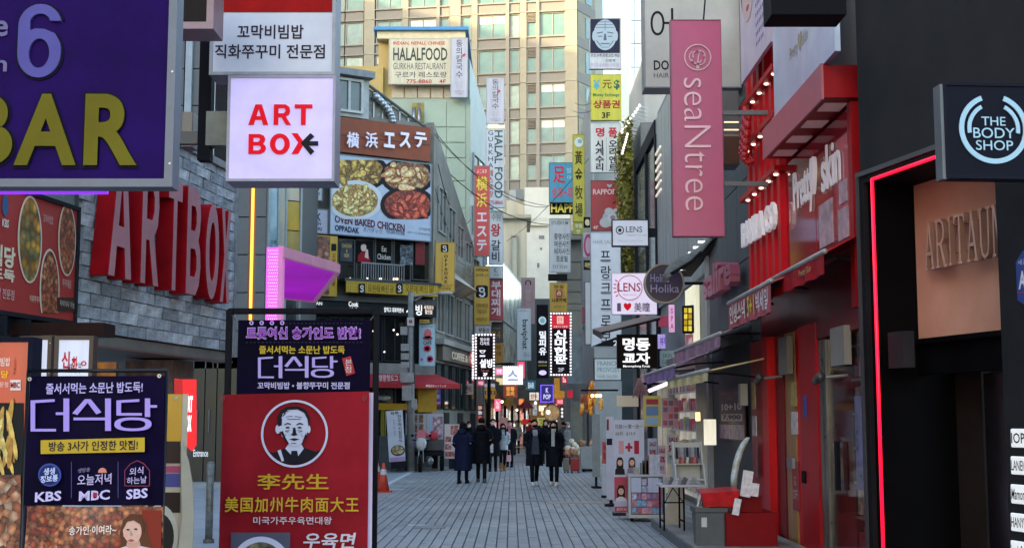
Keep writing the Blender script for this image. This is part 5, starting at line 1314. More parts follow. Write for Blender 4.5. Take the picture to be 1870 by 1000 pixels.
# round logo sign facing the camera
r, P = sign('box_sign', 'navy square sign with a pale double ring logo and three lines of capitals', (1731, 157, 1900, 321), 9, mat('070a1c', .5, var=.1, spec=.1), t=.12, ang=R(4), frame=mat('0b0e20', .5, spec=.1), fw=.02)
a, b, c_, d_ = P.rect((1720, 153, 1729, 326)); bx('side', a, b, .01, .13, c_, d_, mat('5a6068', .5, var=.08), r)
PB2 = mat('8fb4cc', .4, emit=.06, var=0)
u, z = P.hit(1815, 235); s_ = P.hit(1816, 235)[0] - u
obj('logo', MB().ring(u, z, 54 * s_, 63 * s_, 0, .01, 60, 110, 430), PB2, r)
obj('logo', MB().ring(u, z, 41 * s_, 48 * s_, -.001, .009, 24, 118, 190), PB2, r); obj('logo', MB().ring(u, z, 41 * s_, 48 * s_, -.001, .009, 24, -10, 62), PB2, r)
for s2, rc in (('THE', (1793, 213, 1837, 229)), ('BODY', (1778, 233, 1854, 252)), ('SHOP', (1783, 256, 1851, 274))): text(r, s2, *P.rect(rc), PB2, y=.006, bold=.005, res=4)
bx('bracket', P.rect((1900, 200, 2010, 220))[0], P.rect((1900, 200, 2010, 220))[1], .04, .1, .3, .36, DARKM, r)
r, P = sign('box_sign', 'underside of a black box sign above the light blue cosmetics poster', (1408, -60, 1545, 27), 12, '15161c', t=.4)

# ================= RIGHT: red cosmetics shop =================
RW = Plane(3.75, 16, R(-90))
rs = RW.root('red_shop', 'bright red cosmetics shop with ribbed wall, glass panel and white lettering', 'shop')
RD = mat('c00c18', .4, var=.08, sc=1.5, spec=.2); RD2 = mat('980a15', .4, var=.12, sc=1.5, spec=.2); RDD = mat('640710', .35, var=.15, sc=1.5, spec=.25)
uN = RW.hit(1572, 500)[0]; uF = RW.hit(1372, 400)[0]
bx('wall', uF, uN, .12, 2.0, 2.95, 8.2, RDD, rs)
bx('upper_cladding', uF + 1.0, uN, .05, .118, 5.62, 8.2, mat('a3a6a8', .5, var=.06, sc=2), rs)
# ribs
ur0, ur1 = RW.hit(1373, 300)[0], RW.hit(1440, 300)[0]
n = 6
for i in range(n):
    u = ur0 + (ur1 - ur0) * (i + .5) / n; w = (ur1 - ur0) / n * .42
    for z0, z1 in ((3.62, 5.08), (5.19, 5.84), (5.95, 6.5), (6.6, 7.3)):
        if z0 > 6.5 and i > 3: continue
        m = MB().hprism([(u - w, .1), (u - w, -.02), (u - w * .5, -.1), (u + w * .5, -.1), (u + w, -.02), (u + w, .1)], z0, z1)
        obj('rib', m, RD, rs)
bulb = mat('ffe8d8', .4, emit=3.5, var=0)
for z0 in (5.1, 5.86, 6.51):
    bx('shelf', ur0 - .05, ur1, -.2, .11, z0, z0 + .075, RD, rs)
    for i in range(5):
        u = ur0 + (ur1 - ur0) * (i + .5) / 5; o_ = obj('lamp', MB().ball((u, -.12, z0 - .008), .035, 10, 5, 1, 1, .5), bulb, rs)
# white raised word on the ribs
text(rs, 'BANILA CO', ur0 - .02, ur1 - .1, 4.36, 4.74, mat('d4d0d4', .4, emit=.3, var=0), y=-.14, depth=.05, bold=.03, skew=-.06)
# glass panel & letters
ug0, ug1 = RW.hit(1441, 350)[0], RW.hit(1563, 350)[0]
RGL = mat('981824', .07, spec=.7, var=.15, sc=.9)
bx('glass_panel', ug0, ug0 + (ug1 - ug0) * .49, -.04, .1, 3.62, 5.16, RGL, rs); bx('glass_panel', ug0 + (ug1 - ug0) * .5, ug1 - .07, -.04, .1, 3.62, 5.16, RGL, rs)
bx('corner_post', ug1 - .065, uN, -.06, .12, 2.95, 5.2, RD2, rs)
WL = mat('c8c4cc', .35, emit=.2, var=0)
text(rs, 'Pretty', RW.hit(1437, 340, -.14)[0], RW.hit(1473, 340, -.14)[0], 4.3, 4.95, WL, y=-.05, depth=.015, bold=.012, res=4)
text(rs, '♥', RW.hit(1477, 340, -.14)[0], RW.hit(1484, 340, -.14)[0], 4.45, 4.9, WL, y=-.08, depth=.05)
text(rs, 'skin', RW.hit(1488, 340, -.14)[0], RW.hit(1522, 340, -.14)[0], 4.42, 4.95, WL, y=-.05, depth=.015, bold=.012, res=4)
# pale stickers on the glass
for (x0, x1, z0, z1) in ((1503, 1528, 3.78, 4.3), (1541, 1556, 4.15, 4.4), (1538, 1557, 3.75, 4.1)):
    bx('sticker', RW.hit(x0, 400)[0], RW.hit(x1, 400)[0], -.05, -.041, z0, z1, mat('b0949c', .5, var=.2, sc=6), rs)
# red box canopy
uc0, uc1 = RW.hit(1397, 250, -.35)[0], RW.hit(1506, 150, -.35)[0]
bx('box_canopy', uc0, uc1, -.36, .04, 5.22, 5.58, mat('980a15', .45, var=.06, spec=.15), rs)
bx('canopy_front', uc0 - .002, uc1 + .002, -.385, -.362, 5.2, 5.6, mat('b86068', .5, var=.05), rs)
for i in range(4):
    u = uc0 + (uc1 - uc0) * (i + .5) / 4; bx('downlight', u - .18, u + .18, -.3, -.05, 5.205, 5.218, mat('c89a9a', .4, emit=.12, var=.05), rs)
# posters standing above the canopy
PINKP = mat('c8b8d4', .35, var=.1, sc=1.0, col2='d8c4d0'); BLUEP = mat('a8bcd8', .3, var=.1, sc=.9, col2='c8d2e0')
po = RW.root('poster', 'light blue cosmetics poster with gold script above the red box canopy', 'poster')
a, b = RW.hit(1413, 150, -.34)[0], RW.hit(1525, 100, -.34)[0]
bx('face', a, b, -.34, -.28, 5.61, 7.6, BLUEP, po)
text(po, 'Pretty♥skin', RW.hit(1442, 130, -.35)[0], RW.hit(1475, 130, -.35)[0], 6.05, 6.3, pr('a89a80'), y=-.345)
for k, (x, z, w, h, c) in enumerate(((1470, 6.9, .25, .5, '8cacc8'), (1440, 7.1, .2, .6, 'b8b0d8'), (1500, 7.0, .2, .4, '9cb8d4'))):
    u = RW.hit(x, 60, -.35)[0]; obj('picture', MB().ring(u, z, 0.01, w, -.346 - .001 * k, -.342, 20), pr(c), po)
po = RW.root('poster', 'tall pink white poster with a woman face at the far end of the red shop', 'poster')
a, b = RW.hit(1353, 100, -.3)[0], RW.hit(1408, 100, -.3)[0]
bx('face', a, b, -.3, -.25, 6.75, 8.6, PINKP, po)
um = a + (b - a) * .25
def psh2(cx, cz, rx, rz, c, y): 
    return obj('picture', MB().prism([(cx + rx * math.cos(2*math.pi*i/20), cz + rz * math.sin(2*math.pi*i/20)) for i in range(20)], y, y + .002), pr(c), po)
psh2(um + .1, 8.1, .55, .5, '3a2c30', -.304); psh2(um + .1, 8.0, .46, .48, 'd0b4b0', -.307); psh2(um - .1, 8.1, .07, .03, '2a2024', -.31); psh2(um + .3, 8.1, .07, .03, '2a2024', -.31); psh2(um + .1, 7.72, .12, .04, 'b04c5c', -.31); psh2(um + .12, 7.9, .04, .07, 'b8948c', -.31)
psh2(b - .5, 7.9, .3, .35, 'b85078', -.304)
for i in range(5):
    for j in range(5): psh2(um + .7 + i * .12, 7.0 + j * .14, .03, .035, '7c74a8', -.304)
# ground floor of the red shop
bx('shop_interior', uF, uN, .5, .6, 0, 2.94, mat('2a1416', .5, var=.2), rs)
def rw(px, y=700, d=0): return RW.hit(px, y, d)[0]
for x0, x1, m_, d0 in ((1375, 1400, RD2, -.03), (1402, 1412, RD, -.08), (1414, 1428, RDD, .02), (1450, 1464, RD, .03), (1466, 1497, RD2, -.04), (1583, 1589, RD2, .06)):
    bx('column', rw(x0), rw(x1), d0, .4, 0, 2.93, m_, rs)
bx('gold_strip', rw(1430), rw(1447), .03, .3, 0, 2.92, mat('9c7444', .35, metal=.3, var=.15, sc=3, streak=3), rs)
SIL = mat('6c6e70', .3, metal=.7, var=.1)
for x0, x1 in ((1499, 1504), (1507, 1511), (1579, 1582.5)): bx('door_frame', rw(x0), rw(x1), -.02, .06, 0, 2.7, SIL, rs)
SGL = mat('3a3436', .05, spec=1.0, var=.35, sc=1.4, alpha=.4)
bx('glass_door', rw(1511.5), rw(1578.5), .01, .03, 0, 2.7, SGL, rs); bx('door_head', rw(1497.5), rw(1589), -.03, .3, 2.72, 2.94, RDD, rs)
dv = bx('side_glass', rw(1504.5), rw(1506.7), .01, .03, 0, 2.7, SGL, rs)
bx('door_handle', rw(1530), rw(1534), -.06, -.02, .95, 1.5, mat('14161c', .3), rs)
# window of posters behind door glass, speaker, strips
bx('window_poster', rw(1561), rw(1583), -.01, .008, 1.0, 2.0, mat('5c7c88', .3, var=.3, sc=4, col2='8c7cae'), rs)
bx('speaker', rw(1534), rw(1560), -.1, -.02, 2.35, 2.78, mat('827c76', .5, var=.06), rs)
bx('speaker', rw(1436), rw(1452), -.1, -.02, 2.35, 2.85, mat('625e5a', .5, var=.06), rs)
def cam_(px, z, s_=1):
    u = rw(px); b_ = thing('security_camera', '', 'camera', RW.world(u, -.3, z), RW.a)
    m = MB().cyl((-.16, 0, 0), (.12, 0, .05), .045, .05, 12); obj('housing', m, mat('3a3a3c', .35), b_, smooth=True)
    obj('arm', MB().cyl((.05, .02, .03), (.12, .3, .06), .018, n=8), mat('6c6c6c', .4), b_); obj('lens', MB().cyl((-.175, 0, -.002), (-.158, 0, 0), .035, n=12), mat('0a0a0c', .1), b_)
    return b_
c1 = cam_(1425, 2.28); c1['label'] = 'security camera on the red columns beside the gold strip'
c2 = cam_(1544, 2.18); c2['label'] = 'security camera over the dark glass door of the red shop'
c1['group'] = c2['group'] = 'security cameras on the red shop'
for x0, x1, z0, z1, c in ((1441, 1451, 1.92, 2.25, '9c8c50'), (1441, 1452, 1.55, 1.85, 'b8b0b0'), (1441, 1452, .55, 1.2, '8c1c24'), (1384, 1390, 1.9, 2.3, 'a88c50'), (1384, 1391, 1.5, 1.8, 'a8a0a4'), (1384, 1391, .9, 1.4, '7c3038')):
    bx('sticker_strip', rw(x0), rw(x1), -.1 if x0 < 1400 else .015, -.085 if x0 < 1400 else .027, z0, z1, mat(c, .5, var=.2, sc=14), rs)
text(rs, 'G\nOFF', rw(1442), rw(1451), .7, 1.0, pr('d0b8b8'), y=.01); bx('blue_tag', rw(1473), rw(1478), -.05, -.042, 1.78, 2.05, pr('3c4c90'), rs)
bx('lock', rw(1436), rw(1446), -.02, .02, 1.1, 1.24, STEEL, rs); bx('push_plate', rw(1468), rw(1474), -.06, -.042, .95, 1.1, BLACK, rs)

# awnings on the right
def awning(name, label, X, px0, px1, zt, zb, out, vh, m1, texts=(), vm=None, bar=True, tilt=0):
    """cloth awning on the plane x = X, between photo columns px0 (far) and px1 (near) measured at its outer edge"""
    P = Plane(X, 20, R(-90)); r = P.root(name, label, 'awning', 'awnings over the shop fronts')
    u0, u1 = P.hit(px0, 600, -out)[0], P.hit(px1, 600, -out)[0]
    m = MB(); n = 10
    for k in range(n):
        a = u0 + (u1 - u0) * k / n; b = u0 + (u1 - u0) * (k + 1) / n
        sag = .0
        m.add([(a, 0, zt), (b, 0, zt), (b, -out, zb), (a, -out, zb), (a, 0, zt - .02), (b, 0, zt - .02), (b, -out, zb - .02), (a, -out, zb - .02)], [(0,1,2,3),(7,6,5,4),(0,4,5,1),(2,6,7,3),(1,5,6,2),(3,7,4,0)])
    obj('awning_cloth', m, m1, r)
    if vh:
        mb = MB(); nx = 24; vs = []
        for k in (0, 1):
            for j in (0, 1, 2):
                for i in range(nx + 1):
                    vs.append((u0 + (u1 - u0) * i / nx, -out - .006 * k + .012 * math.sin(i * 1.3) * j, zb - .0 - vh * j / 2))
        fs = []
        for k in (0, 1):
            for j in range(2):
                for i in range(nx):
                    a = k * 3 * (nx + 1) + j * (nx + 1) + i; fs.append((a, a + 1, a + nx + 2, a + nx + 1) if k else (a, a + nx + 1, a + nx + 2, a + 1))
        mb.add(vs, fs); obj('valance', mb, vm or m1, r)
    if bar:
        obj('front_bar', MB().cyl((u0 - .03, -out, zb), (u1 + .03, -out, zb), .03, n=10), mat('a8a4a4', .4, metal=.4), r, smooth=True)
        for t in (.15, .85):
            u = u0 + (u1 - u0) * t; obj('awning_arm', MB().tube([(u, 0, zt - .25), (u + .15, -out * .55, (zt + zb) / 2 - .12), (u, -out, zb - .03)], .018, 6), mat('3c3c40', .4, metal=.5), r)
    for T in texts:
        text(r, T[0], u0 + (u1 - u0) * T[1], u0 + (u1 - u0) * T[2], zb - vh * T[3], zb - vh * T[4], pr(T[5]), y=-out - .02, bold=.02)
    return r
MAR = mat('9c1420', .6, var=.08, sc=2, bump=.1, spec=.15)
awning('shop_awning', 'long dark red awning over the doors of the red shop', 3.74, 1404, 1509, 3.74, 3.52, .42, .24, MAR, [('Pretty Skin', .62, .82, .7, .3, 'b08c60')])
awning('shop_awning', 'short faded red awning with colourful Korean lettering', 3.70, 1332, 1410, 3.62, 3.42, .55, .38, mat('9c4450', .6, var=.1, sc=2), [('인생스낵', .05, .45, .85, .15, 'd8d0c8'), ('5+1', .5, .66, .85, .15, 'd0c040'), ('빅세일', .7, .96, .85, .15, 'd8d0d4')])

# red counter boxes, papers, bin
rb_ = thing('red_counter', 'low red display counter with stepped block standing in front of the red shop', 'counter', at(1372, 1000, 17.0))
def rc_(x0, x1, y0, y1, Y, dep, nm, m_, par):
    a = at(x0, (y0 + y1) / 2, Y); b = at(x1, (y0 + y1) / 2, Y); t_ = at((x0 + x1) / 2, y0, Y).z; lo = at((x0 + x1) / 2, y1, Y).z
    L = par.location
    return bx(nm, a.x - L.x, b.x - L.x, Y - L.y, Y - L.y + dep, lo - L.z, t_ - L.z, m_, par, bevel=.008)
rb_.location.z = 0
RC = mat('74060f', .5, var=.1, sc=2, spec=.12)
rc_(1326, 1420, 936, 1014, 17.0, .9, 'base', RC, rb_); rc_(1346, 1392, 904, 935.5, 17.25, .5, 'step', RC, rb_)
pp = thing('price_cards', 'white price cards leaning on top of the red counter', 'cards', at(1366, 904, 17.2))
for x0, x1, y0, y1, an in ((1349, 1372, 856, 904, .2), (1368, 1386, 880, 904, .15), (1329, 1344, 905, 935, .25)):
    a = at(x0, y0, 17.2); b = at(x1, y1, 17.2); w = b.x - a.x; h = a.z - b.z
    o = obj('card', MB().box(0, w * .85, 0, .012, 0, h), mat('c4c0c6', .5, var=.12, sc=20), pp); L = pp.location
    o.location = (a.x - L.x, -.05 if x0 != 1329 else -.3, b.z - L.z); o.rotation_euler = (-.1, an * .9, 0)
fl = thing('balloon_figure', 'curved yellow and blue inflatable banner standing on the red counter', 'banner', at(1352, 895, 17.6))
m = MB(); rings = []
for i, (x, y, w) in enumerate(((1340, 893, 10), (1341, 868, 11), (1345, 845, 11), (1351, 825, 11), (1359, 808, 10), (1366, 798, 6))):
    p = at(x, y, 17.6); L = fl.location; s_ = w * 17.6 / 2400 / 1.0
    rings.append([(p.x - L.x + s_ * math.cos(t) * .6, s_ * .5 * math.sin(t), p.z - L.z) for t in [2 * math.pi * k / 12 for k in range(12)]])
m.loft(rings); obj('body', m, mat('c8bc70', .3, var=.3, sc=8, col2='b8ccd8'), fl, smooth=True)

tb = thing('litter_bin', 'dark grey wheeled bin with a small white label', 'bin', (at(1296, 1000, 17.3).x, 17.3, 0))
m = MB().loft([[( -w, -w, z), (w, -w, z), (w, w, z), (-w, w, z)] for w, z in ((.17, .02), (.20, .56))]); obj('body', m, mat('4a4e54', .45, var=.08), tb, bevel=.012)
bx('rim', -.22, .22, -.22, .22, .56, .63, mat('3c4046', .45), tb, bevel=.01)
bx('rib', -.205, -.16, -.21, -.195, .05, .56, mat('3c4046', .45), tb); bx('rib', .16, .2, -.21, -.2, .05, .56, mat('3c4046', .45), tb)
bx('label_sticker', -.13, -.06, -.206, -.2, .38, .5, mat('b8bcc0', .5), tb)
for x in (-.15, .15): obj('wheel', MB().cyl((x - .02, .15, .04), (x + .02, .15, .04), .04, n=12), BLACK, tb)
bk = thing('red_basket', 'red plastic basket of packets on top of the grey bin', 'basket', (at(1312, 910, 17.2).x, 17.2, .64))
m = MB().loft([[(-.2, -.15, 0), (.2, -.15, 0), (.2, .15, 0), (-.2, .15, 0)], [(-.25, -.19, .17), (.25, -.19, .2), (.25, .19, .24), (-.25, .19, .21)]]); obj('body', m, mat('b01018', .35, var=.15, sc=9, bump=.3, bsc=30), bk)
for i in range(6):
    o = bx('packet', 0, .05, 0, .012, 0, .17, mat(('b8a8b0', 'c8c4cc', '9c5c70')[i % 3], .35, var=.2, sc=20), bk); o.location = (-.3 + i * .028, -.1, -.0); o.rotation_euler = (0, .25, 0)

# ================= RIGHT: row of shops behind =================
GR = mat('3d4347', .6, var=.08, sc=1)
W2 = Plane(3.8, 22, R(-90))
g2 = W2.root('dark_grey_building', 'dark grey flat fronted building with raised pink lettering', 'building')
a, b = W2.hit(1298, 500)[0], W2.hit(1372, 500)[0]
bx('wall', a, b, 0, 5, 3.0, 11, GR, g2)
for i in range(4):
    for j in range(6):
        w = (b - a) / 4; bx('wall_panel', a + w * i + .008, a + w * (i + 1) - .008, -.03, -.001, 3.02 + j * 1.3, 4.3 + j * 1.3, mat('3f464b', .55, var=.05, sc=2), g2)
bx('ground_wall', a, b, .0, 5, 0, 2.99, mat('3a3c40', .6, var=.1), g2)
bx('end_strip', a - .28, a - .002, -.08, 5, 0, 9, mat('8c9092', .5, var=.12, sc=2), g2)
text(g2, 'salire', W2.hit(1293, 500, -.2)[0], W2.hit(1345, 500, -.2)[0], 3.9, 4.45, mat('8c4458', .4, emit=.08, var=.05), y=-.14, depth=.16, bold=.03, skew=0)
r = W2.root('wall_poster', 'dark red sale poster reading 10+10 7,900 on the dark grey wall', 'poster')
a, b = W2.hit(1316, 760, -.05)[0], W2.hit(1362, 760, -.05)[0]
bx('sheet', a, b, -.07, -.05, 1.75 - .35, 1.75 + .52, mat('4c1820', .5, var=.1), r); 
bx('picture', a + .02, b - .02, -.076, -.071, 1.42, 1.66, mat('a08490', .5, var=.3, sc=6), r)
text(r, '10+10', a + .3, b - .2, 1.9, 2.02, pr('c8c0c4'), y=-.078, bold=.04); bx('strip', a + .25, b - .2, -.077, -.072, 1.72, 1.84, pr('b8aeb0'), r); text(r, '7,900', a + .4, b - .3, 1.735, 1.825, pr('4c1820'), y=-.08, bold=.04)
text(r, '타임세일 오늘만\n특별할인', a + .35, b - .4, 2.08, 2.22, pr('a08088'), y=-.078)
r, P = sign('utility_box', 'grey ventilation box with two lit slots behind the pink vertical sign', (1320, 166, 1350, 300), 20, '55585a', t=.5, cat='box')
for y_, c, e in ((222, 'ffe0b0', 1.2), (236, 'ffe0b0', 1.2), (246, 'a89080', 0)): shape(r, P, rectp(1322, y_, 1349, y_ + 2.5), pr(c, e), 'slot', y=-.006)
shape(r, P, rectp(1322, 250, 1350, 299), '5c4434', 'lower_panel', y=-.004)
# red flexible ducts
dct = thing('red_duct', 'bent red flexible pipes on the far edge of the red shop', 'pipe', at(1375, 270, 19.2))
for k in range(3):
    pts = []
    for i in range(12):
        t = i / 11; a_ = t * math.pi * .62
        p = at(1362 - 8 * math.sin(a_) * 1.2 + 34 * max(0, t - .6) * 1.2 + k * 3, 195 + 95 * math.sin(min(a_, 1.57)) - 18 * max(0, t - .65) + k * 5 - 0, 19.2 - k * .1); pts.append(p - dct.location)
    obj('pipe', MB().tube(pts, .045, 8), mat('b01c20', .4, var=.12, sc=6), dct, smooth=True)

# silver fronted shop row further on
W3 = Plane(3.85, 30, R(-90))
g3 = W3.root('silver_building', 'silver clad shop building with vertical lit slats behind the round sign', 'building')
a, b = W3.hit(1204, 500)[0], W3.hit(1299, 500)[0]
SILV = mat('8f969a', .35, metal=.3, var=.15, sc=1.2, streak=3)
bx('wall', a, b, .0, 6, 0, 9.8, mat('6c7377', .5, var=.1), g3)
n = 12
for i in range(n):
    w = (b - a) / n; bx('cladding_panel', a + w * i + .02, a + w * (i + 1) - .02, -.06, -.001, 4.6, 9.6, SILV, g3)
for i in range(4):
    for j in range(6): bx('glow_slat', a + .2 + i * .3, a + .42 + i * .3, -.1, -.062, 8.6 - j * .22, 8.66 - j * .22, mat('fff0dc', .4, emit=.3, var=0), g3)  # glowing slats standing in for reflections on the cladding
for i in range(8): bx('glow_slat', b - 1.3 - i * .24, b - 1.22 - i * .24, -.12, -.062, 3.3, 4.5, mat('e0dcc0', .4, emit=.7, var=0), g3)
for i in range(4): window(g3, a + .8 + i * 1.9, 0.3, 1.5, 2.4, '8c9092', mat('a8a49a', .3, emit=.25, var=.4, sc=1.6), 1, .08, .05)
g4 = Plane(3.85, 36, R(-90)).root('dark_framed_building', 'building with a dark framed slanting glass front beside the ivy', 'building')
W4 = Plane(3.85, 36, R(-90)); a, b = W4.hit(1166, 400)[0], W4.hit(1203.5, 400)[0]
bx('wall', a, b, .02, 6, 0, 9.4, mat('555c60', .5, var=.1), g4); bx('frame', a - .15, b, -.1, .0, 9.2, 9.6, DARKM, g4)
for t in (0, .55, 1): u = a + (b - a) * t; bx('frame', u - .12, u + .12, -.1, .0, 0, 9.19, DARKM, g4)
bx('glass', a + .15, a + (b - a) * .55 - .14, -.03, .01, 5, 9.1, mat('7f8a84', .15, spec=.9, var=.3, sc=.6), g4); bx('glass', a + (b - a) * .55 + .14, b - .14, -.03, .01, 3, 9.1, mat('6c7478', .15, spec=.9, var=.3, sc=.6), g4); bx('glass', a + .15, a + (b - a) * .55 - .14, -.05, -.031, 0, 6.6, mat('3c4448', .15, spec=.9, var=.3, sc=.6), g4)
# ivy column
ivy = MB(); ri = random.Random(11); P5 = Plane(3.7, 42, R(-90)); a, b = P5.hit(1139, 400)[0], P5.hit(1157, 400)[0]
for i in range(6500):
    u = ri.uniform(a, b); z = ri.uniform(5.6, 10.8); y = -abs(ri.gauss(0, .12)); z += .25 * math.sin(u * 9); c = P5.world(u, y, z); s_ = ri.uniform(.04, .09)
    v1 = Vector((ri.uniform(-1, 1), ri.uniform(-1, 1), ri.uniform(-1, 1))).normalized() * s_; v2 = v1.cross(Vector((ri.uniform(-1, 1), ri.uniform(-1, 1), ri.uniform(-1, 1)))).normalized() * s_ * .6
    ivy.add([c - v1, c + v2, c + v1, c - v2], [(0, 1, 2, 3)])
o = obj('ivy', ivy.mesh('ivy', mat('5c6a1c', .6, var=.4, sc=2.5, col2='8c8a30'), recalc=False), None); tag(o, 'tall column of yellow green ivy between the upright signs', 'ivy'); o['kind'] = 'stuff'
g5 = P5.root('narrow_building', 'narrow grey building carrying the ivy column', 'building'); bx('wall', a, b, .25, 6, 0, 10.8, mat('5c6062', .6, var=.1), g5)
# pale blue glass tower far behind
r, P, u0, u1, zt = block('glass_tower', 'slim pale blue glazed tower rising behind the ivy column', 1148, 1196, -40, 78, 9, mat('8ca4b8', .4, var=.05))
for i, (y0, y1) in enumerate(((-30, 38), (40, 80), (83, 123), (126, 170), (172, 215), (217, 260))):
    for x0, x1 in ((1151, 1158), (1159, 1194)):
        a, b, c_, d_ = P.rect((x0, y0, x1, y1)); bx('glass_panel', a, b, -.08, -.002, c_, d_, mat('86a0bc', .15, spec=.9, var=.06, sc=.5), r)
r, P, u0, u1, zt = block('grey_block', 'plain grey upper block behind the white hair salon sign', 1176, 1240, 100, 60, 8, mat('8c9294', .6, var=.08, sc=.6))
# grey side street building, carries the column of blade signs
W6 = Plane(3.35, 52, R(-90))
g6 = W6.root('sign_building', 'light grey building carrying a tall column of shop signs', 'building')
a, b = W6.hit(1062, 300)[0], W6.hit(1135, 300)[0]
b = W6.hit(1083, 300)[0]; bx('wall', a, b, 0, 1.1, 0, 15.8, mat('8f9698', .6, var=.08, sc=.8), g6)
for i in range(3): bx('wall_panel', a + .1 + i * 3.2, a + 3.2 + i * 3.2, -.05, 0, 6, 15.6, mat('8c9498', .5, var=.08, sc=1), g6)
# ledge building
r, P, u0, u1, zt = block('ledge_building', 'grey panel clad building with a projecting flat roof ledge', 1024, 1066, 432, 64, 6, mat('7c8484', .6, var=.06, sc=.8))
for (y0, y1) in ((441, 478), (480, 510), (512, 532), (534, 554), (556, 566), (568, 608)):
    a, b, c_, d_ = P.rect((1035, y0, 1066, y1)); bx('cladding_panel', a, b, -.06, 0, c_, d_, mat('828a8a', .5, var=.05, sc=.6), r)
a, b, c_, d_ = P.rect((1022, 424, 1068, 440)); bx('roof_ledge', a, b, -.6, 0, c_, d_, mat('8a9192', .6), r); 
a, b, c_, d_ = P.rect((1034, 608, 1068, 700)); bx('blue_sheet', a, b, -.03, -.002, c_, d_, mat('788c98', .5, var=.2, sc=1), r)
r, P, u0, u1, zt = block('corner_shop', 'grey low shop wall with a tall pale door beside the fruit stall', 1034, 1072, 700, 58, 5, mat('6c7274', .6, var=.08))
a, b, c_, d_ = P.rect((1046, 732, 1064, 830)); bx('door', a, b, -.05, 0, 0, d_, mat('8c938c', .5, var=.1), r); a, b, c_, d_ = P.rect((1042, 728, 1046, 840)); bx('door_frame', a, b, -.1, 0, 0, d_, mat('8a9090', .5), r)

# ================= RIGHT: signs =================
r, P = sign('blade_sign', 'tall deep pink vertical sign with silver looping letters and a tree emblem', (1228, 37, 1319, 430), 18, mat('a83c68', .35, var=.05, sc=1.2), t=.16, frame='8c3858', fw=.008)
SV = mat('b0848c', .3, metal=.25, var=.05)
text(r, 'seaNtree', *P.rect((1250, 143, 1298, 384)), mat('b8909c', .3, metal=.3, emit=.04, var=0), y=-.004, rot=1, bold=-.012, depth=.008, res=5)
u, z = P.hit(1274, 105); s_ = P.hit(1275, 105)[0] - u
obj('logo', MB().ring(u, z, 22.5 * s_, 25 * s_, -.006, .0, 36), SV, r)
for a0, a1, r1 in ((40, 75, 15), (100, 150, 12), (170, 215, 16), (240, 290, 13), (310, 345, 16)):
    obj('logo', MB().ring(u + r1 * .3 * s_ * math.cos(R(a0)), z + r1 * .3 * s_ * math.sin(R(a0)), r1 * .6 * s_, (r1 * .6 + 2) * s_, -.006, .0, 12, a0 - 60, a1 + 60), SV, r)
obj('trunk', MB().prism([P.hit(1271, 126), P.hit(1274, 104), P.hit(1279, 90), P.hit(1276, 108), P.hit(1277, 126)], -.006, 0), SV, r)
for y_ in (200, 330): a, b, c_, d_ = P.rect((1319, y_, 1365, y_ + 8)); bx('bracket', a, b + .3, .05, .12, c_, d_, mat('5c5f62', .5), r)
obj('chain', MB().cyl((P.hit(1286, 37)[0], .08, P.hit(1286, 37)[1]), (P.hit(1292, -40)[0], .08, P.hit(1292, -40)[1]), .012, n=6), DARKM, r)
r, P = sign('box_sign', 'wide pale hair salon box sign partly hidden by the pink vertical sign', (1178, -60, 1350, 158), 21, mat('a3a29e', .45, var=.06, sc=1.2), t=.45, frame='77787a', fw=.02, texts=[
    ('어', (1188, 15, 1230, 80), '18181c', dict(bold=-.005, res=5)), ('DODAM', (1194, 110, 1262, 128), '18181c', dict(bold=.02)), ('HAIR SALON', (1194, 133, 1266, 142), '4a4a4c')])
bx('bracket', P.rect((1350, 80, 1375, 90))[0] - .0, P.rect((1350, 80, 1375, 90))[1] + .2, .1, .3, .9, 1.1, DARKM, r)

# column of blade signs on the light grey building
r, P = sign('blade_sign', 'fortune teller sign with a line drawn face on dark blue', (1077, 34, 1133, 125), 46, 'a6aeb8', t=.16, frame='8b9298', fw=.02)
shape(r, P, rectp(1078, 35, 1132, 97), '20243a', 'panel', y=.002)
HC = pr('94a8b8')
shape(r, P, oval(1105, 64, 21, 28, 28), HC, 'picture', y=-.002); shape(r, P, oval(1084.5, 66, 3, 9, 12), HC, 'picture', y=-.001); shape(r, P, oval(1125.5, 66, 3, 9, 12), HC, 'picture', y=-.001)
LC_ = pr('4c5c70')
for pts in ([(1090,60),(1101,58),(1101,60),(1090,62)], [(1109,58),(1120,60),(1120,62),(1109,60)], [(1103.5,62),(1106.5,62),(1108,74),(1102,74)], [(1096,79),(1114,79),(1112,81),(1098,81)], [(1088,50),(1122,50),(1122,51),(1088,51)], [(1090,45),(1120,45),(1120,46),(1090,46)], [(1094,40),(1116,40),(1116,41),(1094,41)], [(1104.5,38),(1105.5,38),(1105.5,56),(1104.5,56)], [(1092,66),(1100,66),(1100,67.5),(1092,67.5)], [(1110,66),(1118,66),(1118,67.5),(1110,67.5)], [(1090,74),(1098,84),(1097,85),(1089,75)], [(1120,74),(1112,84),(1113,85),(1121,75)], [(1098,86),(1112,86),(1112,87),(1098,87)]):
    shape(r, P, pts, LC_, 'picture', y=-.006)
text(r, '관상,사주,작명,궁합,택일', *P.rect((1079, 98, 1131, 105)), pr('38424c'), y=.006, bold=.01); text(r, '안춘봉', *P.rect((1106, 108, 1124, 113)), pr('38424c'), y=.006); text(r, '010-6448-3838', *P.rect((1079, 115, 1131, 122)), pr('9c8cb0'), y=.006)
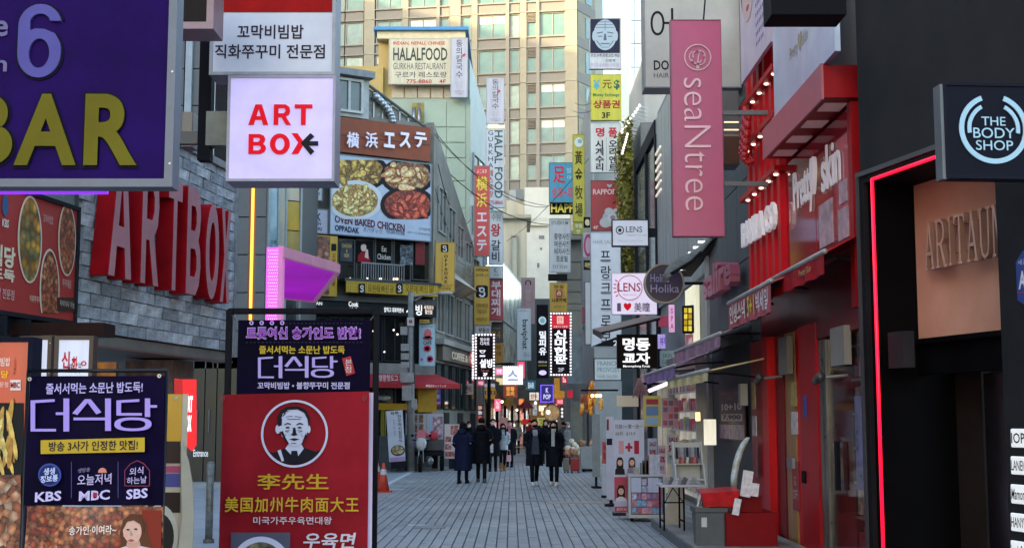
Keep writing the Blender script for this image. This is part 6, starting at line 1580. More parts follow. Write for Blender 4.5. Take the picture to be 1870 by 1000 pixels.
r, P = sign('blade_sign', 'yellow green money exchange sign with currency symbols', (1079, 136, 1134, 219), 46, 'a3a41c', t=.16, frame='8a8c20', fw=.01, texts=[
    ('¥', (1084, 146, 1095, 164), '4c98b0', dict(bold=.04)), ('元', (1100, 146, 1117, 162), '5c4420', dict(bold=.02)), ('$', (1121, 146, 1132, 164), '2c5c50', dict(bold=.03)),
    ('Money Exchange', (1083, 170, 1131, 178), '2c6848', dict(bold=.02)), ('상품권', (1083, 183, 1132, 198), '8c2030', dict(bold=.03)), ('3F', (1099, 205, 1114, 216), '22241c', dict(bold=.03))])
r, P = sign('blade_sign', 'white watch repair sign with red and black Korean columns', (1079, 225, 1133, 314), 46, 'a9afb0', t=.14, frame='8b9294', fw=.02, texts=[
    ('명', (1088, 233, 1104, 250), 'a02838', dict(bold=.035)), ('품', (1111, 233, 1127, 250), 'a02838', dict(bold=.035)),
    ('시\n계\n수\n리', (1087, 256, 1103, 312), '24262c', dict(bold=.03, ls=.95)), ('오\n리\n엔\n트', (1112, 256, 1127, 312), '24262c', dict(bold=.03, ls=.95))])
shape(r, P, rectp(1107, 250, 1108, 312), '7c8484', 'divider', y=.006)
r, P = sign('blade_sign', 'red sign with a pale rose drawing and small white capitals', (1080, 330, 1135, 420), 44, '8c1426', t=.14, frame='6c1420', fw=.015, texts=[
    ('RAPPORT', (1083, 345, 1132, 355), 'ccb8bc', dict(bold=.02)), ('4F', (1083, 412, 1092, 418), 'ccb8bc', dict(bold=.02))])
shape(r, P, [(1113, 343), (1108, 338), (1110, 336), (1113, 338), (1116, 336), (1118, 338)], '7cb0b8', 'logo', y=.004)
for k, (cx, cy, rr, c) in enumerate(((1118, 398, 18, '98a8b4'), (1106, 406, 11, 'a8b4bc'), (1126, 388, 9, 'a4b0b8'), (1112, 386, 8, 'a8b4bc'), (1124, 408, 10, '9cacb4'), (1118, 398, 9, 'b4c0c8'), (1119, 397, 5, '8c7c8c'))):
    shape(r, P, [(min(x, 1134), min(y, 419)) for x, y in oval(cx, cy, rr, rr * .85, 18)], c, 'picture', y=.003 - .0025 * k)
r, P = sign('lit_box_sign', 'tall white hair salon sign with spaced black Korean letters', (1080, 425, 1133, 632), 40, mat('aebccc', .4, emit=.2, var=.03), t=.2, frame='8c9aa6', fw=.02, texts=[
    ('HAIR SALON', (1083, 438, 1130, 445), '7c8890'), ('프\n랑\n크\n프\n로\n보', (1097, 458, 1116, 624), '20242c', dict(bold=.01, ls=1.15)), ])
for y_ in (477, 510, 536, 566, 598): shape(r, P, rectp(1098, y_, 1115, y_ + 1), '3c4450', 'line', y=.004)
shape(r, P, [(1080, 632), (1133, 612), (1133, 632)], '101418', 'corner', y=.003); text(r, '2', *P.rect((1120, 621, 1128, 631)), pr('d0d8e0', .4), y=-.002, bold=.02)
r, P = sign('lit_box_sign', 'white panel with a blue edge behind the tall hair salon sign', (1069, 515, 1080, 628), 41, mat('a8b4bc', .4, emit=.12, var=.03), t=.2, frame='34406c', fw=.02)
r, P = sign('blade_sign', 'small black sign with cream letter e beside the red rose sign', (1066, 396, 1078, 415), 45, '1c1c18', t=.12, texts=[('e', (1068, 400, 1077, 412), 'd0c8a8', dict(bold=.05))])
r, P = sign('blade_sign', 'round pink badge sign half hidden by the tall hair salon sign', (1065, 425, 1079, 470), 45, '98a4b0', t=.12); shape(r, P, oval(1074, 448, 8, 21, 20), '9c3c68', 'logo', y=-.004); shape(r, P, oval(1074, 448, 5, 15, 20), 'b098b0', 'logo', y=-.007)
r, P = sign('blade_sign', 'small black sign with one Korean syllable under the pink badge', (1066, 475, 1079, 492), 45, '22221c', t=.12, texts=[('라면', (1068, 479, 1079, 489), 'c0bc80', dict(bold=.03))])
r, P = sign('lit_box_sign', 'small white hair salon sign with pale teal lettering under the tall one', (1086, 655, 1134, 693), 38, mat('a8b8c0', .4, emit=.25, var=.03), t=.14, frame='1c2024', fw=.025, texts=[
    ('FRANCK', (1091, 659, 1130, 667), '6c949c', dict(bold=.01)), ('PROVOST', (1091, 670, 1132, 679), '6c949c', dict(bold=.01)), ('HAIR SALON', (1091, 684, 1128, 690), '7c98a0', dict(bold=.01))])
r, P = sign('lit_box_sign', 'small white LENS sign with an eye logo and thin black frame', (1119, 402, 1183, 448), 29, mat('b4bccc', .4, emit=.35, var=.02), t=.14, frame='1c1e24', fw=.02, texts=[
    ('LENS', (1143, 413, 1173, 424), '4c5460', dict(bold=.01)), ('안경&렌즈 STORE', (1144, 427, 1181, 431), '80a098'), ('영업시간 12:00~22:00', (1129, 438, 1174, 441), '98a0b0')])
u, z = P.hit(1132, 420); s_ = P.hit(1133, 420)[0] - u
obj('logo', MB().ring(u, z, 6 * s_, 7.6 * s_, 0, .01, 28), pr('24242c'), r); obj('logo', MB().ring(u, z, .1 * s_, 3.2 * s_, 0, .01, 18), pr('24242c'), r)
a, b, c_, d_ = P.rect((1184, 416, 1200, 432)); bx('bracket', a, b, .04, .12, c_, d_, DARKM, r)
r, P = sign('lit_box_sign', 'pale pink lit LENS sign with a red heart line below', (1118, 499, 1199, 573), 27, mat('d0c6dc', .4, emit=.6, var=.02), t=.14, frame='c8bcd4', fw=.008, texts=[
    ('LENS', (1129, 516, 1170, 532), 'b02c4c', dict(bold=.01)), ('lens shop', (1138, 536, 1162, 540), 'c07c90'), ('I', (1127, 553, 1134, 568), '6c5c74', dict(bold=.02)), ('美瞳', (1158, 552, 1187, 569), '5c5068', dict(bold=.01)), ('♥', (1139, 553, 1153, 567), 'd01020', dict(e=.3))])
u, z = P.hit(1150, 525); s_ = P.hit(1151, 525)[0] - u
obj('logo', MB().ring(u, z, 22 * s_, 23.2 * s_, 0, .01, 40), pr('b83c58'), r)
for i in range(5): obj('logo', MB().ring(u, z, 25 * s_, 30 * s_, 0, .01, 2, 150 + i * 15, 154 + i * 15), pr('c84c64'), r)
# round sign
c = at(1213, 517, 24); PR_ = Plane(c.x, c.y, 0, c.z - .36)
r = PR_.root('round_sign', 'round dark purple sign with pale rim and two lines of thin lettering', 'sign')
u, z = PR_.hit(1213, 517); s_ = PR_.hit(1214, 517)[0] - u
obj('face', MB().ring(u, z, .001, 34 * s_, .0, .12, 48), mat('1e1838', .3, var=.1, emit=.05), r); obj('rim', MB().ring(u, z, 34 * s_, 37 * s_, -.03, .13, 48), mat('8f8678', .45), r)
text(r, 'Holika', *PR_.rect((1188, 500, 1222, 515)), pr('8c86a8', .1), y=-.005); text(r, 'Holika', *PR_.rect((1188, 519, 1240, 534)), pr('8c86a8', .1), y=-.005)
bx('bracket', .3, 1.1, .04, .09, z - .02, z + .03, DARKM, r)
r, P = sign('lit_box_sign', 'black square sign with four bold white Korean syllables', (1128, 611, 1199, 671), 28, '16100f', t=.16, frame='120e0e', fw=.01, texts=[
    ('명동', (1137, 616, 1187, 640), 'f0f0f4', dict(bold=.034, e=.9)), ('교자', (1137, 643, 1187, 664), 'f0f0f4', dict(bold=.034, e=.9)), ('Myeongdong Kyoja', (1138, 666, 1187, 671), 'f0f0f4', dict(bold=.02, e=.7))])
r, P = sign('lit_box_sign', 'small black sign box with glowing yellow squares over the shop', (1248, 560, 1264, 605), 27, '1c1810', t=.5, ang=R(-40), frame='15151a', fw=.03)
for i in range(2):
    for j in range(4): shape(r, P, rectp(1249 + 8 * i, 562 + 11 * j, 1255 + 8 * i, 571 + 11 * j), pr(('c8b030', 'e0c850', 'b08c20')[(i + j) % 3], .6), 'glow_panel', y=.004)
r, P = sign('blade_sign', 'small pink sign with round red face cut out above the purple awning', (1203, 576, 1224, 596), 32, 'a83858', t=.05, emit=.15); 
# light bars high on the wall
LB2 = thing('light_rails', 'rows of small white spotlights on thin rails jutting from the wall', 'lights', at(1150, 240, 40))
m = MB(); mr = MB()
for i in range(9):
    p = at(1168 - i * 4, 193 + i * 6, 40) - LB2.location; q = at(1185, 190 + i * 7, 40) - LB2.location
    q.y = .6; mr.cyl(p, q, .012, n=5); m.ball(p, .045, 8, 5, .8, 1, 1.2)
for i in range(8):
    p = at(1146 - i * 1.4, 245 + i * 5, 38) - LB2.location; m.ball(p, .035, 8, 5)
obj('rails', mr, STEEL, LB2, kind='stuff'); obj('bulbs', m, mat('fff4e8', .4, emit=3, var=0), LB2, kind='stuff')

# brown folded awning and furled umbrella awning
r = thing('folded_awning', 'brown folded awning arm reaching out over the black square sign', 'awning', at(1140, 590, 30))
def pl3(pts, Y, L): return [at(x, y, Yy) - L for (x, y, Yy) in pts]
def slab(par, nm, p3, th, m_):
    a = [Vector(p) for p in p3]; n_ = (a[1] - a[0]).cross(a[2] - a[0]).normalized() * th
    k = len(a); mb = MB(); mb.add([x for x in a] + [x + n_ for x in a], [tuple(range(k)), tuple(range(2 * k - 1, k - 1, -1))] + [(i, k + i, k + (i + 1) % k, (i + 1) % k) for i in range(k)])
    return obj(nm, mb, m_, par)
BRN = mat('5a4a46', .55, var=.1, sc=4)
slab(r, 'awning_cloth', pl3([(1082, 600, 30.5), (1190, 574, 31), (1210, 578, 28), (1098, 606, 28)], 0, r.location), .02, BRN)
slab(r, 'valance', pl3([(1082, 601, 30.5), (1098, 607, 28), (1098, 619, 28), (1082, 609, 30.5)], 0, r.location), .015, mat('3c302e', .6))
obj('arm', MB().tube(pl3([(1098, 608, 28), (1205, 582, 28.2)], 0, r.location), .025), DARKM, r)
r = thing('furled_awning', 'khaki grey furled awning hanging down in front of the round sign', 'awning', at(1270, 470, 23))
m = MB(); rings = []
for i, (x, y, w, h) in enumerate(((1297, 437, 5, 3), (1280, 455, 9, 6), (1262, 470, 12, 8), (1240, 480, 10, 9), (1222, 496, 9, 10), (1213, 512, 4, 4))):
    p = at(x, y, 23.2 - i * .08) - r.location; s_ = 23 / 2400
    rings.append([(p.x + w * s_ * math.cos(t) * .8 * (1 + .2 * math.sin(3 * t + i)), p.y + .1 * math.sin(t), p.z + h * s_ * math.sin(t)) for t in [2 * math.pi * k / 12 for k in range(12)]])
m.loft(rings); obj('cloth', m, mat('4a4842', .55, var=.2, sc=6, col2='6c6a62'), r, smooth=True)
obj('arm', MB().tube(pl3([(1310, 432, 23.3), (1262, 478, 22.9), (1225, 500, 22.8)], 0, r.location), .03), DARKM, r)
r2 = thing('lit_soffit', 'row of white strip lights under the canopy above the shop stalls', 'lights', at(1262, 470, 26))
for i in range(6):
    p = at(1242 + i * 9, 493 - i * 10, 26 - i * .3) - r2.location; bx('strip_light', p.x - .12, p.x + .12, p.y, p.y + .06, p.z, p.z + .035, mat('fff6ee', .4, emit=2.4, var=0), r2)
slab(r2, 'soffit', pl3([(1232, 505, 26.5), (1300, 436, 24), (1315, 440, 24), (1262, 505, 26.5)], 0, r2.location), .04, mat('33332f', .6))

# purple, yellow and white awnings over the stalls
awning('shop_awning', 'faded purple awning with bare arms over the white display table', 3.72, 1232, 1316, 3.28, 2.98, .72, .2, mat('7c5a6c', .6, var=.12, sc=3, col2='a07c90', spec=.2))
awning('shop_awning', 'lilac awning with a drooping front edge behind the hanging baskets', 3.72, 1176, 1232, 3.0, 2.66, .95, .2, mat('7468a4', .6, var=.12, sc=3, col2='8c6484', spec=.2))
awning('shop_awning', 'small yellow and cream awning above the hanging product sheets', 3.6, 1218, 1292, 2.62, 2.45, .8, .16, mat('b89c20', .55, var=.1, sc=3, col2='d0c8a8', spec=.2))
r2 = thing('strip_light', 'glowing pink white tube lamp under the lilac awning', 'lamp', at(1207, 705, 27))
obj('tube', MB().tube(pl3([(1186, 713, 27.5), (1228, 696, 25.5)], 0, r2.location), .04), mat('ffd8f4', .4, emit=2.2, var=0), r2); bx('holder', -.5, .5, .05, .1, .03, .08, DARKM, r2)
r2 = thing('hanging_mop', 'bundle of pinkish brown strands hanging below the lilac awning', 'strands', at(1170, 725, 26))
m = MB(); ri = random.Random(4)
for i in range(70):
    a = at(1167 + ri.uniform(-3, 3), 690, 26) - r2.location; b = at(1170 + ri.uniform(-16, 16), 722 + ri.uniform(-6, 4), 26) - r2.location; b.y += ri.uniform(-.1, .1); m.cyl(a, b, .006, n=4)
obj('strands', m, mat('7c5c60', .8, var=.2), r2, kind='stuff')
# hanging product sheets
def hang(label, rc, Y, col, parts, ang=0):
    r, P = sign('hanging_sheet', label, rc, Y, col, t=.02, ang=ang, cat='sheet', group='product sheets hanging at the stall')
    for q, c in parts: shape(r, P, rectp(*q), c, 'picture', y=-.006)
    return r, P
hang('yellow bordered hanging sheet with blue and red product pictures', (1175, 722, 1207, 778), 25, 'a89c48', [((1180, 728, 1202, 738), '8c3440'), ((1180, 741, 1202, 758), '5c7498'), ((1180, 761, 1202, 774), '7c98b4')])
hang('grey hanging sheet with rows of small product pictures', (1208, 726, 1238, 780), 24.6, '8c7c88', [((1211 + 10 * i, 731 + 12 * j, 1219 + 10 * i, 740 + 12 * j), ('9c4458', '6c5468', 'a86c7c')[(i + j) % 3]) for i in range(3) for j in range(4)])
hang('blank cream card hanging under the pale awning', (1126, 722, 1166, 742), 27, 'b8ac98', [])
r, P = sign('light_box', 'upright softly lit cream panel in the shop doorway', (1286, 765, 1308, 812), 23, 'f0e8d4', t=.06, emit=.8, cat='light')
r, P = sign('lantern', 'small warm lit lantern between the glass shop doors', (1271, 752, 1279, 768), 24, 'ffd890', t=.08, emit=2.0, cat='lamp')
r, P = sign('utility_box', 'grey blue meter box with a side panel on the dark wall', (1352, 700, 1366, 740), 19.6, '8c8c88', t=.2, cat='box')

# ---------- stalls ----------
def person_face(r, P, cx, cy, w, y, hair='2a1c1c', skin='c8a090', top='8c8494'):
    shape(r, P, [(cx - w*.9, cy + w*2.6), (cx - w*.9, cy - w*.2), (cx - w*.5, cy - w*1.1), (cx + w*.5, cy - w*1.1), (cx + w*.9, cy - w*.2), (cx + w*.9, cy + w*2.6)], hair, 'photo_print', y=y)
    shape(r, P, [(cx - w*1.3, cy + w*3.4), (cx - w*1.2, cy + w*2.0), (cx - w*.4, cy + w*1.5), (cx + w*.4, cy + w*1.5), (cx + w*1.2, cy + w*2.0), (cx + w*1.3, cy + w*3.4)], top, 'photo_print', y=y - .002)
    shape(r, P, oval(cx, cy + w * .2, w * .62, w * .9, 18), skin, 'photo_print', y=y - .004)
    shape(r, P, [(cx - w*.62, cy), (cx - w*.5, cy - w*.75), (cx + w*.5, cy - w*.75), (cx + w*.62, cy), (cx + w*.3, cy - w*.4), (cx - w*.3, cy - w*.4)], hair, 'photo_print', y=y - .006)
    for dx in (-.25, .25): shape(r, P, oval(cx + dx * w, cy + w*.1, w * .11, w * .07, 8), '20181c', 'photo_print', y=y - .006)
    shape(r, P, oval(cx, cy + w*.7, w * .18, w * .07, 8), 'a04450', 'photo_print', y=y - .006)
r, P = sign('roll_banner', 'white roll up banner reading 1+1 with printed portraits', (1121, 766, 1177, 935), 23.6, mat('a8acc0', .45, var=.05), t=.03, cat='banner', texts=[
    ('日抛1+1買一送一', (1124, 774, 1173, 782), '6c6850', dict(bold=.02)), ('60片  $19.9', (1124, 787, 1160, 795), '6c6850', dict(bold=.02)), ('1', (1130, 804, 1139, 828), 'c08890', dict(bold=.05)), ('+', (1142, 808, 1155, 824), 'a02038', dict(bold=.05)), ('1', (1158, 804, 1167, 828), 'a02038', dict(bold=.06))])
a, b, c_, d_ = P.rect((1121, 870, 1177, 935)); bx('picture_panel', a + .01, b - .01, -.004, -.001, c_ + .01, d_, mat('a02840', .5, var=.1), r)
person_face(r, P, 1132, 842, 7, -.006, top='1c1c20'); person_face(r, P, 1154, 842, 7, -.006, hair='4a342c', top='7c6c78'); person_face(r, P, 1134, 894, 8, -.006, top='b8b8c0')
shape(r, P, rectp(1122, 914, 1176, 924), 'a8a0b4', 'picture', y=-.01); text(r, '@LENS SALE', *P.rect((1126, 926, 1146, 932)), pr('e0c0c8'), y=-.014)
bx('foot', a - .02, b + .02, -.12, .15, -.05, c_ - .002, mat('2a2a2e', .4), r)
def stand(label, rc, Y, col, ang, parts=()):
    r, P = sign('standing_board', label, rc, Y, mat(col, .5, var=.06), t=.04, ang=ang, cat='board', group='white boards standing beside the street')
    for q, c in parts: shape(r, P, rectp(*q), c, 'picture', y=-.006)
    g0 = -r.location.z; u0, u1, z0, z1 = P.rect(rc); bx('foot', u0, u1, -.15, .2, g0, g0 + .05, DARKM, r); bx('foot_post', -.03, .03, .04, .07, g0 + .05, .1, DARKM, r)
    return r
stand('white board with a red photo strip behind the 1+1 banner', (1107, 760, 1121, 912), 27, 'a8aab8', R(-20), (((1108, 765, 1112, 785), '7c2c34'), ((1108, 800, 1118, 812), '1c1c28')))
stand('narrow grey white board leaning by the black doorway', (1082, 756, 1096, 870), 34, '7c8488', R(8))
stand('white board stacked against the narrow grey board', (1099, 846, 1109, 905), 30, '9ca4b0', R(-10))

# display cart with product sheets
def rack(name, label, cat, px0, px1, ytop, ybot, dep, group=None):
    q = ground((px0 + px1) / 2, ybot); Y = q.y
    a = at(px0, ybot, Y); b = at(px1, ybot, Y); top = at((px0 + px1) / 2, ytop, Y).z
    r = thing(name, label, cat, ((a.x + b.x) / 2, Y, 0), 0, group)
    return r, (b.x - a.x) / 2, top, Y
r, w, top, Y = rack('display_cart', 'white wheeled display cart covered in lens packets', 'cart', 1148, 1216, 866, 952, .5)
WH = mat('a8a8ac', .5, var=.06, sc=3)
bx('body', -w + .02, w - .02, .02, .5, .09, top - .03, mat('6c6470', .5, var=.15, sc=6), r)
bx('top_board', -w, w, -.02, .54, top - .03, top, WH, r)
for x in (-w, w - .04): bx('post', x, x + .04, -.02, .02, .08, top - .031, WH, r)
bx('base_board', -w, w, -.03, .52, .07, .12, mat('b0aca0', .5), r)
for x in (-w + .06, w - .06): obj('castor', MB().cyl((x - .015, .05, .035), (x + .015, .05, .035), .035, n=10), BLACK, r)
ri = random.Random(9)
for i in range(6):
    for j in range(5):
        c = ri.choice(('8c98b4', '9c5468', 'a8a0b8', '6c88b0', 'b07c90', '7c5c84', '5c94b4'))
        x = -w + .06 + (2 * w - .12) * i / 6; z = .14 + (top - .2) * j / 5
        bx('packet', x, x + (2 * w - .12) / 6.6, -.012, .018, z, z + (top - .2) / 5.8, mat(c, .4, var=.25, sc=20), r)
for x0, x1 in ((-w + .05, -w + .22), (.02, .2)): bx('price_sheet', x0, x1, -.022, -.014, top - .3, top - .05, mat('a4aac4', .45, var=.06), r)
ct = thing('product_boxes', 'white card boxes and leaflet holders on top of the display cart', 'boxes', (r.location.x, Y, top))
for x0, x1, h, c in ((-w + .1, -w + .2, .12, '8c8c88'), (-w + .22, -w + .3, .2, '5c6064'), (-.06, .04, .24, '3c3c40'), (.06, .24, .34, 'a4a8b8'), (.0, .05, .33, '7c4c54')):
    bx('box', x0, x1, .1, .18, 0, h, mat(c, .5, var=.15, sc=10), ct)
# raised deck
dq = ground(1182, 945); dY = 17.0; Xd = 2.12
dk_ = obj('wooden_deck', MB().box(2.28, 3.72, 15.2, 21.9, .0, .13), mat('5c5e60', .7, var=.1, sc=2, bump=.2), None, kind='structure')
for i in range(9):
    x = 2.3 + i * .158; o = obj('deck_plank', MB().box(x, x + .15, 15.2, 21.88, .131, .145), mat('7c7a76', .65, var=.14, sc=2.5, bump=.25), dk_)
# folding table
r = thing('folding_table', 'small white folding table with thin black legs on the deck', 'table', (at(1243, 960, 19.6).x, 19.6, .145))
zt = at(1243, 883, 19.6).z - .145
bx('tabletop', -.32, .30, -.3, .35, zt - .035, zt, WH, r, bevel=.006)
for x in (-.27, .02):
    for y in (-.25, .28): obj('leg', MB().box(x - .012, x + .012, y - .012, y + .012, 0, zt - .036), BLACK, r)
    bx('leg_brace', x - .01, x + .01, -.238, .268, .12, .14, BLACK, r)
bx('crossbar', -.258, .008, -.256, -.24, zt * .6, zt * .6 + .018, BLACK, r)
obj('brace', MB().tube([(-.26, -.25, zt * .6), (-.12, -.1, zt - .05), (.02, -.25, zt * .6)], .007, 6), BLACK, r)
tz = .145 + zt; L0_ = r.location
# white stepped display with phone cases
r = thing('display_stand', 'white stepped display stand full of phone cases on the folding table', 'stand', (L0_.x, L0_.y, tz))
WH2 = mat('aaa9a4', .55, var=.05, sc=2)
prof = [(-.2, 0), (.3, 0), (.3, .62), (.24, .62), (.1, .30), (-.02, .28), (-.1, .1)]
for x in (-.08, .34): obj('side_panel', MB().hprism([(0, 0), (.02, 0), (.02, .01), (0, .01)], 0, .01) if False else MB().add([(x, y, z) for y, z in prof] + [(x + .02, y, z) for y, z in prof], [tuple(range(7)), tuple(range(13, 6, -1))] + [(i, 7 + i, 7 + (i + 1) % 7, (i + 1) % 7) for i in range(7)]), WH2, r)
bx('back_panel', -.058, .338, .27, .298, .02, .6, WH2, r)
for (y, z) in ((.1, .28), (-.12, .06)): bx('shelf', -.058, .338, y, y + .16, z, z + .015, WH2, r)
for i in range(9):
    o = bx('phone_case', 0, .035, 0, .012, 0, .2, mat(('2c2c30', '5c5c60', '7c7478', '3c4450')[i % 4], .35, var=.2, sc=20), r); o.location = (-.03 + i * .04, .22, .37); o.rotation_euler = (-.3, 0, 0)
for i in range(8):
    o = bx('phone_case', 0, .04, 0, .012, 0, .1, mat(('7c2c30', 'a85c3c', '5c2c4c', 'b0a890', '3c3c44')[i % 5], .35, var=.2, sc=20), r); o.location = (.0 + i * .036, .12, .3); o.rotation_euler = (-.4, .15, 0)
r2 = thing('phone_case_row', 'row of slanting silver phone cases at the front of the folding table', 'phone cases', (L0_.x, L0_.y - .18, tz))
for i in range(7):
    o = bx('phone_case', 0, .07, 0, .012, 0, .14, mat(('8c8c90', '5c5c60', 'a8a8ac')[i % 3], .3, metal=.3, var=.2, sc=20), r2); o.location = (-.28 + i * .065, .02 * (i % 2), 0); o.rotation_euler = (-.35, .5, 0)
r2 = thing('white_wedge', 'tall white wedge shaped carton standing behind the folding table', 'carton', (L0_.x - .02, L0_.y + .9, .145))
obj('body', MB().loft([[(-.12, 0, 0), (.2, 0, 0), (.2, .25, 0), (-.12, .25, 0)], [(.0, .05, .62), (.2, .05, .66), (.2, .2, .66), (.0, .2, .62)]]), mat('a8a090', .6, var=.06), r2)
# litter on paving
q = ground(1215, 976); o = obj('leaf_litter', MB().add([(q.x - .12, q.y, .006), (q.x, q.y - .05, .02), (q.x + .14, q.y + .01, .008), (q.x + .02, q.y + .06, .03), (q.x - .05, q.y + .03, .006)], [(0, 1, 3), (1, 2, 3), (0, 3, 4)]).mesh('leaf_litter', mat('2c2826', .8), recalc=False), None); tag(o, 'crumpled dark scrap lying on the paving by the deck', 'scrap')

# shop doorway white frames behind stalls
r = thing('white_doorway', 'bright white framed open shop doorway behind the stalls', 'doorway', W3.world(W3.hit(1240, 850)[0], 0, 0), W3.a)
WHG = mat('c0bcb0', .5, emit=.15, var=.08)  # frame, interior and wood strip glow to carry the shop light
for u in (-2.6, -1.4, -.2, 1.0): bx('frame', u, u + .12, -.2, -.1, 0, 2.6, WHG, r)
bx('lintel', -2.6, 1.12, -.22, -.1, 2.61, 2.75, WHG, r); bx('interior', -2.5, 1.0, -.09, -.03, 0, 2.6, mat('8c7c68', .6, emit=.4, var=.4, sc=2), r)
bx('wood_strip', -1.2, -.9, -.12, -.092, 0, 2.55, mat('b89048', .5, emit=.25), r); bx('dark_door', -.9, -.3, -.12, -.092, 0, 2.55, mat('3c1418', .5), r)

# fruit stall, suitcases, counter
r, w, top, Y = rack('vendor_cart', 'pale grey wheeled vendor cart under hanging orange bundles', 'cart', 1061, 1092, 815, 861, .6)
bx('body', -w, w, 0, .8, .1, top, mat('8c989e', .4, var=.06), r); bx('undercarriage', -w + .05, w - .05, .02, .7, .03, .1, BLACK, r)
for x in (-w + .1, w - .1): obj('wheel', MB().cyl((x - .03, .1, .06), (x + .03, .1, .06), .06, n=10), BLACK, r)
r2 = thing('teddy_pile', 'pile of small stuffed toys on the vendor cart', 'toys', (r.location.x, Y + .2, top))
for i in range(9):
    x = ri.uniform(-w, w * .6); obj('toy', MB().ball((x, ri.uniform(0, .4), .08 + .05 * (i % 3)), ri.uniform(.06, .11), 8, 6), mat(ri.choice(('a07c58', 'c8b098', '8c3c38', 'b89878', '3c2c24')), .8, var=.15), r2, smooth=True)
for k, (px0, px1, c, lab) in enumerate(((1042, 1059, '8c1020', 'shiny red suitcase standing by the vendor cart'), (1029, 1040, '6c6460', 'ribbed grey brown suitcase beside the red suitcase'))):
    r, w, top, Y = rack('suitcase', lab, 'suitcase', px0, px1, 836, 863, .3, 'suitcases by the vendor cart')
    bx('shell', -w, w, 0, .3, .06, top, mat(c, .25, var=.1), r, bevel=.03)
    for i in range(4): bx('rib', -w + w * 2 * (i + .5) / 4 - .012, -w + w * 2 * (i + .5) / 4 + .012, -.012, .0, .1, top - .04, mat(c, .25), r)
    for x in (-w + .05, w - .05): obj('wheel', MB().ball((x, .05, .03), .03, 8, 5), BLACK, r)
    obj('handle', MB().tube([(-w * .5, .15, top), (-w * .5, .15, top + .1), (w * .5, .15, top + .1), (w * .5, .15, top)], .01, 6), DARKM, r)
r = thing('goods_heap', 'heap of red and cream wrapped goods above the suitcases', 'goods', at(1048, 836, 46))
for i in range(14):
    p = at(1048 + ri.uniform(-14, 14), 828 - abs(ri.gauss(0, 9)), 46) - r.location; obj('package', MB().ball((p.x, ri.uniform(0, .4), p.z), ri.uniform(.08, .16), 8, 5), mat(ri.choice(('b0242c', 'c8b8a0', 'd0c8b8', '8c2c30', 'a87c5c')), .6, var=.2, sc=9), r, smooth=True)
r = thing('hanging_goods', 'bundles of orange goods hanging from a dark rail over the vendor cart', 'bundles', at(1075, 712, 42))
obj('rail', MB().tube(pl3([(1062, 712, 42), (1128, 712, 40)], 0, r.location), .03), DARKM, r)
for i in range(34):
    p = at(1073 + ri.gauss(0, 10), 736 + ri.gauss(0, 12), 42) - r.location
    obj('bundle', MB().ball((p.x, ri.uniform(-.2, .2), p.z), ri.uniform(.06, .13), 7, 5, .7, .7, 1.6), mat(ri.choice(('d08420', 'e09a30', 'b86c20', 'e8b060', '8c4c30')), .5, emit=.12, var=.2, sc=12), r, smooth=True)
for x in (1082, 1090, 1096): p = at(x, 722, 41.5) - r.location; obj('lamp', MB().ball(p, .06), mat('ffd890', .4, emit=3, var=0), r)

# ================= LEFT: street furniture =================
q = ground(754, 856)
up = thing('utility_pole', 'grey concrete utility pole with stacked meter boxes and a lamp arm', 'pole', (q.x, q.y - 2.0, 0))
Yp = q.y - 2.0
def up_(px, py): p = at(px, py, Yp); return (p.x - up.location.x, p.z)
xm = up_(749, 700)[0]
zt = up_(749, 533)[1]
obj('shaft', MB().cyl((xm + .05, 0, 0), (xm, 0, zt), .14, .1, 14), mat('7c7f80', .7, var=.12, sc=5, bump=.2), up, smooth=True)
for (x0, x1, y0, y1) in ((732, 745, 597, 612), (733, 748, 628, 641), (733, 748, 645, 657), (733, 748, 661, 672), (732, 756, 680, 698), (735, 751, 704, 731), (752, 762, 728, 746)):
    a, b = up_(x0, y1), up_(x1, y0); bx('meter_box', a[0], b[0], -.28, -.1, a[1], b[1], mat('83868a', .5, var=.1, sc=6), up, bevel=.01)
a, b = up_(744, 595), up_(757, 580); bx('notice', a[0], b[0], -.16, -.14, a[1], b[1], mat('a8acb0', .5), up); c0 = ((a[0] + b[0]) / 2, (a[1] + b[1]) / 2)
obj('notice_symbol', MB().ring(c0[0], c0[1], .03, .06, -.168, -.161, 18), pr('a02028'), up); bx('notice_bar', c0[0] - .04, c0[0] + .04, -.17, -.162, c0[1] - .012, c0[1] + .012, pr('20202c'), up)
p0, p1, p2 = up_(752, 541), up_(800, 536), up_(826, 537)
obj('lamp_arm', MB().tube([(p0[0], 0, p0[1]), (p1[0], -.1, p1[1])], .03), mat('8c9092', .4), up); obj('arm_brace', MB().tube([(up_(752, 552)[0], 0, up_(752, 552)[1]), (up_(772, 540)[0], 0, up_(772, 540)[1])], .018), mat('8c9092', .4), up)
obj('lamp_head', MB().ball(((p1[0] + p2[0]) / 2, -.1, p1[1]), .3, 12, 6, .95, .45, .22), mat('9aa0a4', .35, var=.05), up, smooth=True)
for k in range(3): obj('cable', MB().tube([(xm + .1 + .03 * k, -.1, z_) for z_ in (up_(749, 700)[1], up_(749, 600)[1], zt - .3)], .012, 5), BLACK, up)
q = ground(828, 842)
bp = thing('lamp_post', 'slim black lamp post with a round mirror plate seen from behind', 'lamp post', (q.x, q.y, 0))
Yq = q.y
zt = at(826, 606, Yq).z
obj('shaft', MB().cyl((0, 0, 0), (0, 0, zt), .09, .06, 12), mat('16171c', .4, var=.1), bp, smooth=True)
pa_, pb_ = at(826, 621, Yq), at(866, 622, Yq)
obj('lamp_arm', MB().tube([(0, 0, pa_.z), (pb_.x - q.x, -.3, pb_.z)], .035), mat('1c1e24', .4), bp)
